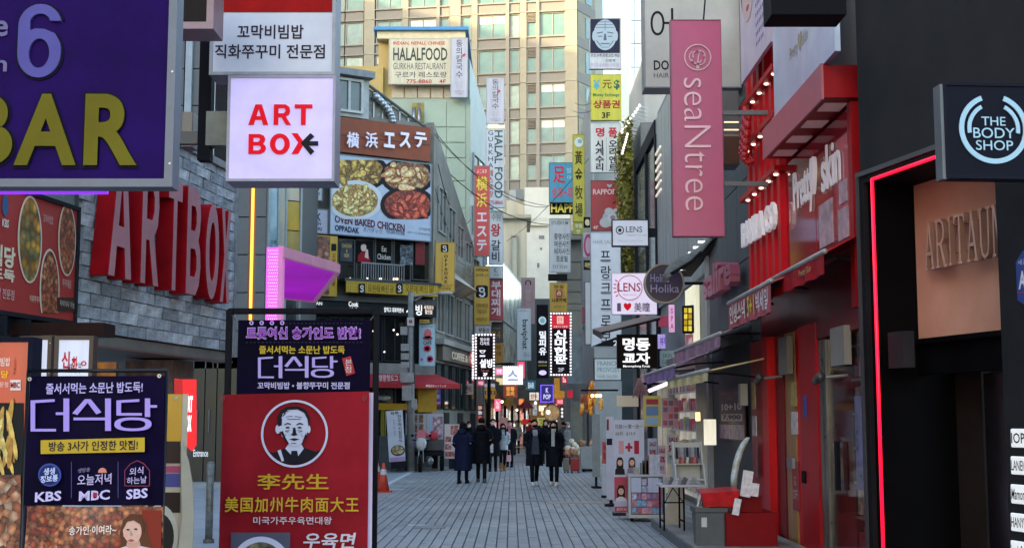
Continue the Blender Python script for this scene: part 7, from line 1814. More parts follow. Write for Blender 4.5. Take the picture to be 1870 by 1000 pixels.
obj('lamp_head', MB().ball((pb_.x - q.x - .2, -.3, pb_.z), .3, 10, 5, 1.1, .4, .2), mat('22242a', .4), bp, smooth=True)
pm_ = at(833, 665, Yq - .3); obj('round_plate', MB().ring(pm_.x - q.x, pm_.z, .005, .31, -.34, -.3, 32), mat('8c9294', .4, metal=.2, var=.08), bp); obj('plate_rim', MB().ring(pm_.x - q.x, pm_.z, .31, .33, -.36, -.29, 32), mat('6c7274', .4), bp)
q2 = at(893, 700, 62)
bp2 = thing('lamp_post', 'second black lamp post with a flat dark lamp head further along', 'lamp post', (at(893, 760, 56).x, 56, 0))
obj('shaft', MB().cyl((0, 0, 0), (0, 0, at(893, 672, 56).z), .09, .07, 10), mat('16171c', .4), bp2, smooth=True); m_ = at(925, 664, 56)
obj('lamp_arm', MB().tube([(0, 0, at(893, 668, 56).z), (m_.x - bp2.location.x - .3, 0, m_.z)], .035), mat('1c1e24', .4), bp2); obj('lamp_head', MB().ball((m_.x - bp2.location.x, 0, m_.z), .38, 10, 5, 1, .4, .16), mat('1c1e22', .4), bp2, smooth=True)
# traffic cones
def cone(px, py, lab, s_=1):
    q = ground(px, py); r = thing('traffic_cone', lab, 'cone', (q.x, q.y, 0), 0, 'orange traffic cones')
    obj('cone', MB().cyl((0, 0, .03), (0, 0, .7 * s_), .15, .025, 16), mat('b8402c', .5, var=.08), r, smooth=True); bx('base', -.2, .2, -.2, .2, 0, .03, mat('a83c2c', .6), r)
    obj('band', MB().cyl((0, 0, .42 * s_), (0, 0, .55 * s_), .083, .062, 16), mat('b8bcc0', .4), r)
cone(688, 890, 'orange traffic cone mostly hidden behind the black banner frame'); cone(700, 898, 'orange traffic cone with a white band just clear of the banner frame')
# dark draped barrier
r = thing('draped_barrier', 'dark grey sheeting draped along the base of the yellow shop', 'barrier', CP.world(CP.hit(720, 840)[0], -1.3, 0), CP.a)
wv = MB(); nx = 30; vs = []
for j in range(3):
    for i in range(nx + 1): vs.append((-.75 + 1.15 * i / nx, .06 * math.sin(i * .9) * (1 - j * .3), j * .62))
fs = [(j * (nx + 1) + i, j * (nx + 1) + i + 1, (j + 1) * (nx + 1) + i + 1, (j + 1) * (nx + 1) + i) for j in range(2) for i in range(nx)]
wv.add(vs, fs); obj('sheet', wv.mesh('sheet', mat('4c5054', .7, var=.15, sc=3), recalc=False), None, r)
# leaning white banner
r, P = sign('feather_banner', 'white banner leaning at an angle with brush lettering and a bowl of food', (711, 749, 741, 842), 44, mat('b8c0d0', .5, var=.04), t=.03, cat='banner')
r.rotation_euler = (0, R(-4), 0)
for x, s2 in ((731, '한우떡'), (722, '갈비찜')): text(r, stack(s2 + ('지함정식' if x == 731 else '')), *P.rect((x, 757 if x == 731 else 765, x + (7 if x == 731 else 5), 808 if x == 731 else 795)), pr('2c303c' if x == 731 else '7c9cb0'), y=-.006, bold=.01)
text(r, '하주', *P.rect((719, 751, 734, 757)), pr('2c303c'), y=-.006, bold=.03)
shape(r, P, oval(728, 822, 13, 10, 22), '4a3c34', 'bowl', y=-.008); shape(r, P, oval(728, 821, 11, 8, 20), mat('b87c68', .5, kind='food', sc=12, col2=('d0c8b0', '8c9c5c', 'b05c48')), 'food', y=-.011); shape(r, P, rectp(712, 834, 741, 841), 'a88cc0', 'strip', y=-.006)
bx('foot', -.2, .25, -.1, .2, -.22, -.02, DARKM, r)
# menu boards behind trike
def menu(label, rc, Y, col, parts, foot=True):
    r, P = sign('menu_board', label, rc, Y, mat(col, .45, var=.04), t=.06, cat='board', group='menu boards at the street corner', frame='8c9094', fw=.015)
    for q, c in parts:
        a, b, c_, d_ = P.rect(q)
        bx('picture', a, b, .0, .01, c_, d_, c if not isinstance(c, str) else pr(c), r)
    if foot: g0 = -r.location.z; u0, u1, _, _ = P.rect(rc); bx('foot', u0, u1, -.1, .4, g0, g0 + .06, mat('6c6c70', .5), r); bx('foot_post', -.1, .1, .02, .06, g0 + .061, 0, DARKM, r)
    return r, P
MEAT = mat('a03c3c', .5, kind='food', sc=9, col2=('c87c74', '8c2c2c', 'd8a8a0'))
DISHM = mat('6c5444', .5, kind='food', sc=8, col2=('a87c60', '8c3c34', 'b8a890'))
PNK = mat('b08cb0', .5, kind='food', sc=5, col2=('c8b8c8', 'a86c88', '9cacb8'))
menu('pale menu board with a grid of small dish photographs', (741, 755, 778, 826), 46.0, 'a0aab4', [((743 + 11 * i, 757 + 17 * j, 751 + 11 * i, 771 + 17 * j), DISHM) for i in range(3) for j in range(4)])
menu('pale board with a pink dessert collage behind the trike', (780, 755, 809, 826), 45.95, 'a8a4bc', [((790, 760, 808, 824), PNK), ((782, 757, 789, 824), '94a8c0')])
menu('white board with pink slices of meat next to the people in long coats', (812, 774, 838, 836), 45.6, 'b8b0b8', [((823, 776, 837, 793), MEAT), ((813, 796, 824, 806), MEAT), ((813, 810, 824, 820), MEAT), ((813, 824, 830, 833), MEAT)])

# three wheeled delivery bike
q = ground(780, 858); tr = thing('cargo_trike', 'dark three wheeled delivery motorbike parked facing the street', 'trike', (q.x + .05, q.y - 1.35, 0), R(0))
tr.scale = (.93, .93, .93)
def wheel(x, y, rad, w):
    r_ = MB()
    o = obj('wheel', MB().ring(0, 0, rad * .62, rad, -w / 2, w / 2, 24), mat('15151a', .7, var=.1), tr); o.location = (x, y, rad); o.rotation_euler = (0, 0, R(90))
    h = obj('rim', MB().ring(0, 0, rad * .1, rad * .6, -w * .25, w * .25, 20), mat('5c6064', .3, metal=.7), o); return o
wheel(-.18, -.35, .30, .11); wheel(-.52, 1.0, .27, .14); wheel(.52, 1.0, .27, .14)
obj('fork', MB().tube([(-.27, -.35, .32), (-.25, -.15, .95)], .022).tube([(-.09, -.35, .32), (-.11, -.15, .95)], .022), STEEL, tr)
obj('front_fender', MB().ball((-.18, -.35, .5), .2, 12, 6, .35, 1.2, .7), mat('24242a', .3), tr, smooth=True)
m = MB().loft([[(-.18 + sx * w, y0 + sy * .06, z) for sx, sy in ((-1, 0), (-.6, -1), (.6, -1), (1, 0), (.6, 1), (-.6, 1))] for w, y0, z in ((.1, -.2, .78), (.19, -.2, .9), (.2, -.18, 1.08), (.12, -.12, 1.22))])
obj('fairing', m, mat('a8acb0', .3, var=.05), tr, smooth=True, bevel=0)
obj('headlight', MB().ball((-.18, -.27, .83), .08, 12, 8), mat('8c9094', .15), tr, smooth=True)
obj('windscreen', MB().loft([[(-.36, -.12, 1.2), (0, -.12, 1.2), (0, -.1, 1.2), (-.36, -.1, 1.2)], [(-.3, -.02, 1.5), (-.06, -.02, 1.5), (-.06, 0, 1.5), (-.3, 0, 1.5)]]), mat('a02430', .25, var=.1), tr)
obj('handlebar', MB().tube([(-.5, 0, 1.15), (-.35, -.08, 1.12), (-.01, -.08, 1.12), (.14, 0, 1.15)], .02), BLACK, tr)
for x in (-.5, .14): obj('mirror', MB().ball((x, -.02, 1.3), .06, 8, 6, 1, .3, .8), BLACK, tr)
bx('frame', -.28, -.08, -.15, 1.1, .35, .6, mat('24262a', .4), tr); bx('seat', -.32, -.04, .2, .75, .72, .86, mat('1a1a1e', .6), tr, bevel=.04)
bx('cargo_bed', -.55, .58, .7, 1.5, .55, .72, mat('1c1e24', .45), tr, bevel=.02)
bx('cargo_box', -.05, .55, .75, 1.4, .73, 1.15, mat('2c3036', .5, var=.1), tr, bevel=.03)
bx('blue_bag', -.66, -.36, .3, .6, .85, 1.2, mat('2a2c70', .5, var=.3, sc=9, col2='6c5cb0'), tr, bevel=.05)
obj('red_bundle', MB().ball((.22, .8, 1.28), .18, 10, 7, 1, .7, 1.1), mat('a83440', .6, var=.2, sc=6), tr, smooth=True); obj('red_bundle', MB().ball((.02, .7, 1.3), .12, 10, 7), mat('b0606c', .6, var=.2, sc=6), tr, smooth=True)
obj('engine', MB().ball((.1, .3, .38), .16, 10, 7), mat('7c8084', .3, metal=.6, var=.2), tr, smooth=True)

# ================= FAR END OF THE STREET =================
# left row beyond the corner building
FB = Plane(-1.25, 60, R(85))
fb = FB.root('glass_shop_building', 'pale blue glass fronted building further down the street', 'building')
bx('wall', 0, 26, .1, 8, 0, 10.2, mat('8fa0a6', .5, var=.1, sc=.6), fb)
for i in range(8):
    for j in range(2): bx('glass_panel', .2 + i * 3.2, 3.2 + i * 3.2, -.03, .09, 3.8 + j * 3.1, 6.8 + j * 3.1, mat('9cb0b8', .2, spec=.8, var=.2, sc=.8), fb)
bx('shop_band', 0, 26, -.1, .09, 3.0, 3.6, mat('3c4044', .5), fb)
c = at(925, 520, 84)
# end of the street
eb = block('end_building', 'dim building closing the far end of the street behind the lit shops', 900, 1064, 545, 92, 8, mat('4c5256', .6, var=.15, sc=.7))
ri = random.Random(21)
LITC = ['ffd8a0', 'ff9c6c', 'ffb4c0', 'ffe8c8', 'e8f0ff', 'ff6c80', 'ffcc60', 'f8f4e8']
def shopfront(name, label, PL, u0, u1, h, warm):
    r = thing(name, label, 'shop', PL.world(u0, -.1, 0), PL.a, 'lit shop fronts down the street')
    w = u1 - u0
    bx('interior', 0.05, w - .05, .0, .06, 0, h, mat(warm, .6, emit=.75, var=.4, sc=2.2, col2='6a4838'), r)  # back wall glows in place of shop lighting
    bx('door_post', 0, .05, -.1, .06, 0, h, DARKM, r); bx('door_post', w - .05, w, -.1, .06, 0, h, DARKM, r)
    bx('fascia', 0, w, -.15, .05, h + .005, h + .5, mat(ri.choice(('6c1c24', '2c3038', '8c8c88', '8a6c20', '30343c')), .5, var=.1), r)
    n = max(2, int(w / .5))
    for i in range(n):
        for j in range(3):
            if ri.random() < .75:
                a = .1 + (w - .2) * i / n; b = a + (w - .2) / n * ri.uniform(.5, .9); z = .3 + j * (h - .4) / 3
                bx('goods', a, b, -.05, -.005, z, z + (h - .5) / 3 * ri.uniform(.5, .95), mat(ri.choice(LITC), .5, emit=ri.choice((.3, .9, 1.6)), var=.4, sc=6), r)  # goods given their own glow so the shop looks lit
    return r
labs = ['warm lit snack shop on the west side with a dark fascia', 'lit shop with stacked goods beside the black lamp post', 'bright cosmetics shop front past the lamp post', 'small lit shop near the far bend of the street', 'orange lit stall front at the far bend', 'last lit shop front before the end building']
for i in range(6):
    shopfront('lit_shop', labs[i], FB, .3 + i * 4.2, 4.2 + i * 4.2, 2.5, ri.choice(('ffd0a0', 'ffb0a0', 'ffe8d0')))
RB2 = Plane(3.3, 66, R(-94))
rb2 = RB2.root('east_row_building', 'grey building on the far east side above small lit shops', 'building')
bx('wall', -26, 2, .1, 6, 0, 9.5, mat('6f787c', .6, var=.12, sc=.8), rb2)
for i in range(7):
    for j in range(2): window(rb2, -24 + i * 3.6, 3.8 + 2.8 * j, 2.2, 1.7, '8c9092', GLASSB, 1, .08, .06, y=.1)
labs = ['lit shop under the bulb framed grill sign', 'pink lit cosmetics shop on the far east side', 'warm shop front behind the couple in black masks', 'pale lit shop front near the end building', 'small orange shop beside the end building']
for i in range(5): shopfront('lit_shop', labs[i], RB2, -3.6 - i * 4.4, .4 - i * 4.4, 2.6, ri.choice(('ffe0c0', 'ffc0c8', 'fff0e0')))
EP = Plane(at(900, 765, 91.7).x, 91.7, 0)
for i, lb in enumerate(('bright white shop front closing the street', 'yellow lit shop front closing the street', 'pink and orange shop front closing the street')):
    shopfront('lit_shop', lb, EP, i * 2.0 + .1, i * 2.0 + 2.0, 3.0, ('ffe8d0', 'ffd060', 'ff9c80')[i])
# small lit signs of the far street: (rect, depth, colour, emission, text, text colour, label)
FAR = [
 ((921, 671, 952, 699), 62, 'dcdcf0', 1.3, '스', '8c98b8', 'white lit sign framed in small bulbs under the dark lamp head'),
 ((919, 702, 945, 726), 62, '8c3c28', .4, '중화\n요리', 'f0b050', 'orange brown lit menu sign below the white bulb sign'),
 ((905, 672, 918, 684), 60, 'ff8cb0', .9, '카페', 'fff0f8', 'small pink lit sign beside the black lamp post'),
 ((945, 660, 958, 690), 64, 'e8506c', .9, '횟\n집', 'ffd0dc', 'pink red lit sign behind the white bulb sign'),
 ((988, 703, 1010, 733), 60, '241c6c', .8, 'K\nPOP', 'd8d4ff', 'violet framed lit sign with white lettering'),
 ((1012, 690, 1022, 718), 60, 'c88a24', .35, '', '', 'orange boot shaped sign beside the red sign'),
 ((1025, 686, 1036, 700), 56, 'b01828', .6, 'Sa', 'f0c8d0', 'small red lit sign under the bulb framed grill sign'),
 ((886, 706, 904, 728), 58, 'c08030', .3, '', '', 'round brown and gold sign by the lamp post'),
 ((903, 728, 914, 750), 60, 'ff5c7c', 1.2, '노\n래', 'ffe0e8', 'glowing pink neon sign over a shop door'),
 ((847, 700, 864, 720), 54, '9c8c88', .1, '한식', '6c3c34', 'dim beige sign between the two lamp posts'),
 ((954, 765, 974, 774), 70, 'c01018', .6, '', '', 'bright red board above the far stalls'),
 ((981, 762, 996, 776), 60, 'c8c060', .3, 'SALE\n원', '4c5c30', 'pale yellow hanging card behind the walking couple'),
 ((868, 738, 884, 778), 57, '3c2024', .3, '', '', 'dark framed food photo display'),
 ((1023, 740, 1030, 766), 58, '181418', .3, '●\n●\n●', 'f0f0f0', 'narrow black sign with three white discs'),
 ((884, 700, 904, 706), 57, 'c8ccd8', .3, '', '', 'pale flat sign over the brown and gold sign'),
 ((912, 762, 928, 790), 64, 'b08c8c', .15, '', '', 'faded photo poster behind the woman in the pink scarf'),
 ((1063, 560, 1071, 590), 50, '7c2c38', 0, '', '', 'small dark red awning box on the grey panel building'),
]
for rc, Y, c, e, t_, tc, lb in FAR:
    x0, y0, x1, y1 = rc
    r, P = sign('lit_sign' if e > .25 else 'shop_sign', lb, rc, Y, mat(c, .4, emit=e, var=.12, sc=6), t=.12)
    for o in r.children: 
        pass
    if t_: text(r, t_, *P.rect((x0 + (x1-x0)*.2, y0 + (y1-y0)*.15, x1 - (x1-x0)*.2, y1 - (y1-y0)*.15)), pr(tc, .8 if e > .25 else 0), y=-.006, bold=.03)
    if 'bulbs' in lb: bulbs(r, P, (x0 - 1, y0 - 1, x1 + 1, y1 + 1), 8, 7, .05)
    if 'boot' in lb: shape(r, P, [(1012, 690), (1022, 690), (1022, 712), (1032, 714), (1034, 722), (1028, 727), (1012, 727)], mat(c, .4, emit=.35, var=.1), 'boot_shape', y=-.01)
    if 'round' in lb: 
        shape(r, P, oval(895, 716, 11.5, 12), pr('b88a40', .3), 'disc', y=-.01); shape(r, P, rectp(885, 713, 905, 720), pr('5c1c1c', .2), 'band', y=-.013); text(r, '토스트', *P.rect((887, 714, 903, 719)), pr('e0c080', .4), y=-.02)
    if 'food photo' in lb:
        for i in range(4): shape(r, P, oval(876, 744 + i * 9, 4.5, 3.6), pr(('d8a090', 'c8c0c8', 'c85c50', 'd0c8c8')[i], .6), 'food_photo', y=-.006)
    if 'violet' in lb:
        for q_ in ((987, 702, 1011, 703.5), (987, 732.5, 1011, 734), (987, 702, 988.5, 734), (1009.5, 702, 1011, 734)): shape(r, P, rectp(*q_), pr('7c5cff', 1.3), 'lit_edge', y=-.006)
for i, (px, py) in enumerate(((917, 733), (1054, 690), (990, 745), (1001, 752), (897, 744), (960, 742), (978, 735), (1010, 762), (944, 748))):
    r = thing('lamp', (('warm round lamp hanging by the east shops', 'warm lamp over the violet framed sign', 'warm lamp low over the far middle stalls', 'small lamp beside the glowing neon sign', 'lamp under the dark red parasol', 'lamp between the parasol and the violet sign', 'low lamp near the yellow hanging card', 'lamp over the white shop closing the street')[i - 1] if i else 'bright bare lamp above the glowing neon sign'), 'lamp', at(px, py, 60 + (i % 3) * 6), 0, 'bare lamps along the far street'); obj('bulb', MB().ball((0, 0, 0), .065 + .03 * (i % 2), 10, 6), mat('fff0d0', .4, emit=3.5, var=0), r); obj('cord', MB().cyl((0, 0, .1), (0, 0, .5), .012, n=5), BLACK, r)
r = thing('round_dish', 'cream round woven dish hanging over the far stalls', 'dish', at(1008, 753, 63)); obj('plate', MB().ring(0, 0, .02, .36, -.03, .03, 24), mat('c8a878', .5, emit=.3, var=.2, sc=6), r); obj('rim', MB().ring(0, 0, .36, .42, -.05, .05, 24), mat('8c6c40', .5), r)
# umbrellas / small awnings far away
for (px, py, w, c, Y, lb) in ((960, 736, 16, '8c1c24', 68, 'dark red parasol over the far stalls'), (928, 731, 14, 'c09020', 66, 'mustard parasol beside the dark red one'), (884, 656, 14, '9c2c34', 57, 'faded red canopy jutting out by the dessert sign')):
    r = thing('parasol', lb, 'parasol', (at(px, py, Y).x, Y, 0)); z = at(px, py, Y).z; s_ = w * Y / 2400
    obj('canopy', MB().cyl((0, 0, z - .25), (0, 0, z + .15), s_, .05, 10), mat(c, .6, var=.15), r); obj('pole', MB().cyl((0, 0, 0), (0, 0, z), .025, n=8), STEEL, r)
# stall tables and goods between the people
r = thing('step_ladder', 'pale metal step ladder standing behind the woman in dark clothes', 'ladder', (at(949, 818, 57).x, 57, 0))
for x in (-.35, .35): obj('leg', MB().cyl((x, 0, 0), (x * .7, .3, 1.3), .03, n=6), mat('a4a8aa', .4), r)
for k in range(4): bx('step', -.34 + k * .02, .34 - k * .02, .0 + k * .07, .12 + k * .07, .25 + k * .3, .28 + k * .3, mat('a4a8aa', .4), r)

# ================= CABLES =================
def cable(label, p0, p1, sag, rad=.018, grp='overhead cables'):
    o = MB(); n = 14; pts = []
    for i in range(n + 1):
        t = i / n; p = Vector(p0).lerp(Vector(p1), t); p.z -= sag * 4 * t * (1 - t); pts.append(p)
    o.tube(pts, rad * .6, 5); r = obj('cable', o, BLACK, None); tag(r, label, 'cable', grp); return r
cable('thick dark cable sagging from the lean to roof towards the turquoise sign', at(690, 165, 47), at(1004, 410, 60), 1.2, .03)
cable('dark cable running just below the thick one from the billboard corner', at(788, 233, 47), at(1000, 378, 60), .8, .022)
cable('thin cable crossing above the red Japanese massage sign', at(785, 236, 47), at(1060, 372, 50), 1.0)
cable('thin slanting cable from the white building to the yellow sign', at(925, 440, 70), at(1075, 290, 48), .3)
cable('thin horizontal cable at the top of the light grey building', at(1050, 188, 60), at(1080, 188, 46), .1)
cable('second thin horizontal cable at the top of the light grey building', at(1046, 202, 60), at(1080, 202, 46), .1)
cable('cable drooping down the side of the corner building', at(800, 300, 47), at(860, 400, 56), 1.0, .025)
cable('cable drooping lower down the side of the corner building', at(795, 345, 47), at(868, 432, 56), 1.2, .02)

# ================= PEOPLE =================
SKIN = mat('b88c78', .55, var=.04)
def ell(cx, cy, z, rx, ry, n=16, ph=0): return [(cx + rx * math.cos(2*math.pi*i/n + ph), cy + ry * math.sin(2*math.pi*i/n + ph), z) for i in range(n)]
def person(label, px, pyfeet, h, face, coat, coat_len, legs, shoes, hair='short', mask=None, quilt=False, arms='pocket', lean=0, stride=.12, wide=1.0, scarf=None, hood=False, inner=None, hatc=None, Y=None, bag=None, phase=1):
    """face: 0 = towards the camera, 180 = away. Local frame: front is -y."""
    q = ground(px, pyfeet) if Y is None else Vector((at(px, pyfeet, Y).x, Y, 0))
    r = thing('person', label, 'person', (q.x, q.y, 0), R(face))
    k = h / 1.72
    S = lambda v: v * k
    # body : one skinned surface
    V = []; E_ = []; Rd = []
    def add(p, rad, par=None):
        V.append((p[0] * k, p[1] * k, p[2] * k)); Rd.append((rad * k, rad * k * .9))
        if par is not None: E_.append((par, len(V) - 1))
        return len(V) - 1
    pel = add((0, 0, .92), .12); sp_ = add((0, 0, 1.12), .115, pel); ch = add((0, 0, 1.32), .13, sp_); nk = add((0, -.01, 1.46), .05, ch); nk2 = add((0, -.015, 1.52), .048, nk)
    hd0 = add((0, -.02, 1.575), .075, nk2); hd1 = add((0, -.02, 1.64), .083, hd0); add((0, -.015, 1.69), .06, hd1)
    foot = []
    for sd, ph in ((-1, phase), (1, -phase)):
        fy = -stride * ph
        hip = add((sd * .085, 0, .86), .085, pel); kn = add((sd * .09, fy * .55 - .02 , .49), .055, hip); an = add((sd * .09, fy, .09), .036, kn)
        to = add((sd * .1, fy - .12, .035), .03, an); foot.append((sd * .095, fy))
    hands = []
    for sd in (-1, 1):
        sh = add((sd * .14, 0, 1.36), .035, ch)
        if arms == 'pocket': el = (sd * .225 * wide, .03, 1.12); wr = (sd * .12, -.02, .97)
        else: el = (sd * .25 * wide, .03, 1.12); wr = (sd * .25 * wide, -.08, .88)
        e = add(el, .042, sh); w = add(wr, .028, e); hands.append((wr, w))
        # hand: palm and five fingers
        pm_ = add((wr[0], wr[1] - .02, wr[2] - .07), .03, w)
        for f in range(4):
            x0 = wr[0] + (f - 1.5) * .018
            a1 = add((x0, wr[1] - .03, wr[2] - .115 - .004 * (1.5 - abs(f - 1.5))), .009, pm_); add((x0, wr[1] - .045, wr[2] - .15 - .006 * (1.5 - abs(f - 1.5))), .008, a1)
        a1 = add((wr[0] - sd * .035, wr[1] - .04, wr[2] - .06), .01, pm_); add((wr[0] - sd * .04, wr[1] - .06, wr[2] - .09), .009, a1)
    me = bpy.data.meshes.new('body'); me.from_pydata(V, E_, []); me.update()
    me.materials.append(SKIN)
    b = bpy.data.objects.new('body', me); COL.objects.link(b); b.parent = r
    sk = b.modifiers.new('skin', 'SKIN')
    for i, v in enumerate(me.skin_vertices[0].data): v.radius = Rd[i]; v.use_root = (i == 0)
    ss = b.modifiers.new('sub', 'SUBSURF'); ss.levels = 1; ss.render_levels = 1
    # head shape, nose, ears, eyes
    hm = MB().ball((0, -.02, 1.605), .105, 16, 12, .80, .92, 1.14)
    obj('head', MB().add([(x * k, y * k, z * k) for x, y, z in hm.v], hm.f), SKIN, r, smooth=True)
    ft_ = MB().ball((0, -.122, 1.595), .014, 6, 5, .8, 1.2, 1.4).ball((-.088, -.01, 1.6), .022, 6, 5, .4, .8, 1.3).ball((.088, -.01, 1.6), .022, 6, 5, .4, .8, 1.3)
    obj('nose_and_ears', MB().add([(x * k, y * k, z * k) for x, y, z in ft_.v], ft_.f), SKIN, r, smooth=True)
    ey = MB().ball((-.032, -.108, 1.622), .01, 6, 5, 1.3, .5, .7).ball((.032, -.108, 1.622), .01, 6, 5, 1.3, .5, .7)
    obj('eyes', MB().add([(x * k, y * k, z * k) for x, y, z in ey.v], ey.f), BLACK, r)
    mo = MB().ball((0, -.115, 1.555), .018, 8, 5, 1.3, .4, .35); obj('mouth', MB().add([(x * k, y * k, z * k) for x, y, z in mo.v], mo.f), mat('8c4848', .5), r)
    # trousers
    lm = mat(legs, .7, var=.1, sc=6)
    for (fx, fy) in foot:
        sd = 1 if fx > 0 else -1
        rings = [ell(sd * .085 * k, 0, .90 * k, .10 * k, .11 * k, 12), ell(sd * .088 * k, (fy * .3 - .01) * k, .68 * k, .08 * k, .088 * k, 12), ell(sd * .09 * k, (fy * .55 - .02) * k, .49 * k, .062 * k, .066 * k, 12), ell(sd * .092 * k, (fy * .8) * k, .28 * k, .055 * k, .06 * k, 12), ell(sd * .092 * k, fy * k, .085 * k, .047 * k, .052 * k, 12)]
        obj('trouser_leg', MB().loft(rings), lm, r, smooth=True)
        sh = MB().loft([ell(fx * k, (fy + .0) * k, .11 * k, .045 * k, .05 * k, 12), ell(fx * k, (fy - .04) * k, .07 * k, .052 * k, .11 * k, 12), ell(fx * k, (fy - .05) * k, .03 * k, .055 * k, .15 * k, 12), ell(fx * k, (fy - .05) * k, .0, .053 * k, .148 * k, 12)])
        obj('shoe', sh, mat(shoes, .5, var=.06), r, smooth=True)
        if shoes in ('a0744c',): obj('boot_shaft', MB().cyl((fx * k, fy * k, .09 * k), (fx * k, fy * k, .3 * k), .07 * k, .075 * k, 12), mat('8c6840', .8, var=.2), r)
    # coat
    cm = mat(coat, .5 if quilt else .75, var=.1, sc=7, bump=.15, bsc=20)
    zb_ = coat_len; zt = 1.45
    rings = []; N = 36
    for i in range(N + 1):
        t = i / N; z = zb_ + (zt - zb_) * t
        w = .195 + .02 * (1 - t) if coat_len < .7 else .185
        if z > 1.36: w = .195 - (z - 1.36) / .09 * .11
        waist = .012 * math.exp(-((z - 1.1) / .12) ** 2)
        q_ = (.010 * abs(math.sin(math.pi * (z - zb_) / .085))) if quilt else .003 * math.sin(z * 40)
        rx = (w - waist + q_) * wide * k; ry = (.135 - waist + q_ + (.015 * (1 - t))) * k * (1 if z < 1.36 else 1 - (z - 1.36) / .09 * .45)
        ring = []
        for j in range(20):
            a = 2 * math.pi * j / 20
            fold = 1 + (.03 * math.sin(5 * a + 1.3) * (1 - t) if not quilt else .015 * math.sin(4 * a))
            ring.append((rx * fold * math.cos(a), ry * fold * math.sin(a) + .01 * k, z * k))
        rings.append(ring)
    obj('coat', MB().loft(rings), cm, r, smooth=True)
    for (wr, _), sd in zip(hands, (-1, 1)):
        el = (sd * (.225 if arms == 'pocket' else .25) * wide, .03, 1.12)
        wr = (wr[0] + sd * .035, wr[1] - .04, wr[2]) if arms == 'pocket' else wr
        pts = [(sd * .12, 0, 1.40), (sd * .19 * wide, .005, 1.31), el, ((el[0] + wr[0]) / 2, (el[1] + wr[1]) / 2, (el[2] + wr[2]) / 2), wr]
        rr = [.058, .074, .068, .062, .05]; m = MB(); rings = []
        pv = [Vector(p) for p in pts]; fine = []
        for i in range(len(pv) - 1):
            for s_ in range(5): t = s_ / 5; fine.append((pv[i].lerp(pv[i + 1], t), rr[i] * (1 - t) + rr[i + 1] * t))
        fine.append((pv[-1], rr[-1]))
        for i, (p, ra) in enumerate(fine):
            d_ = (fine[min(i + 1, len(fine) - 1)][0] - fine[max(i - 1, 0)][0]).normalized(); qn = d_.to_track_quat('Z', 'Y')
            ra2 = ra + (.008 * abs(math.sin(i * 1.3)) if quilt else 0)
            rings.append([tuple((p + qn @ Vector((ra2 * math.cos(a), ra2 * math.sin(a), 0))) * k) for a in [2 * math.pi * j / 12 for j in range(12)]])
        obj('sleeve', m.loft(rings), cm, r, smooth=True)
    obj('collar', MB().cyl((0, -.005, 1.42 * k), (0, -.01, 1.50 * k), .085 * k, .075 * k, 14), cm, r, smooth=True)
    if hood:
        hh = MB().ball((0, .085, 1.45), .13, 14, 8, 1.1, .75, .8); obj('hood', MB().add([(x * k, y * k, z * k) for x, y, z in hh.v], hh.f), cm, r, smooth=True)
    if inner:
        obj('shirt_front', MB().loft([[(-.03 * k, -.15 * k, 1.15 * k), (.03 * k, -.15 * k, 1.15 * k), (.03 * k, -.12 * k, 1.15 * k), (-.03 * k, -.12 * k, 1.15 * k)], [(-.065 * k, -.145 * k, 1.36 * k), (.065 * k, -.145 * k, 1.36 * k), (.065 * k, -.1 * k, 1.36 * k), (-.065 * k, -.1 * k, 1.36 * k)], [(-.06 * k, -.085 * k, 1.46 * k), (.06 * k, -.085 * k, 1.46 * k), (.06 * k, -.05 * k, 1.46 * k), (-.06 * k, -.05 * k, 1.46 * k)]]), mat(inner[0], .8, var=.1), r)
        if len(inner) > 1:
            obj('waistcoat', MB().loft([[(x * k, y * k, z * k) for x, y in ((-w, -.165), (w, -.165), (w, -.1), (-w, -.1))] for w, z in ((.1, .82), (.085, 1.1), (.06, 1.3))]), mat(inner[1], .8, var=.2, sc=20), r)
    if scarf:
        obj('scarf', MB().cyl((0, -.01, 1.43 * k), (0, -.015, 1.52 * k), .1 * k, .085 * k, 14), mat(scarf, .85, var=.1), r, smooth=True)
        obj('scarf_end', MB().loft([[(x * k, y * k, z * k) for x, y in ((-.05, -.175), (.04, -.175), (.04, -.15), (-.05, -.15))] for z in (1.05, 1.25, 1.45)]), mat(scarf, .85, var=.1), r)
    # hair
    hmat = mat('15100f', .45, var=.2, sc=20)
    if hair == 'short':
        hb_ = MB().ball((0, -.002, 1.645), .104, 16, 10, .90, 1.0, .92)
    else:
        hb_ = MB().ball((0, .0, 1.64), .106, 16, 10, .95, 1.02, .98)
    vs = [(x * k, (y if not (z < 1.64 and y < -.03) else -.03) * k, z * k) for x, y, z in hb_.v]
    obj('hair', MB().add(vs, hb_.f), hmat, r, smooth=True)
    if hair == 'long':
        rings = [ell(0, .035 * k, z * k, w * k, d_ * k, 14) for z, w, d_ in ((1.66, .085, .06), (1.58, .1, .066), (1.48, .112, .07), (1.38, .115, .062), (1.30, .095, .045))]
        obj('hair_length', MB().loft(rings), hmat, r, smooth=True)
        for sd in (-1, 1):
            obj('hair_lock', MB().loft([ell(sd * x * k, y * k, z * k, .028 * k, .035 * k, 8) for x, y, z in ((.07, -.05, 1.66), (.088, -.05, 1.58), (.09, -.07, 1.48), (.085, -.11, 1.38), (.08, -.12, 1.3))]), hmat, r, smooth=True)
    if mask:
        mm = MB().ball((0, -.055, 1.565), .075, 14, 8, .95, .95, .72); obj('face_mask', MB().add([(x * k, y * k, z * k) for x, y, z in mm.v], mm.f), mat(mask, .7), r, smooth=True)
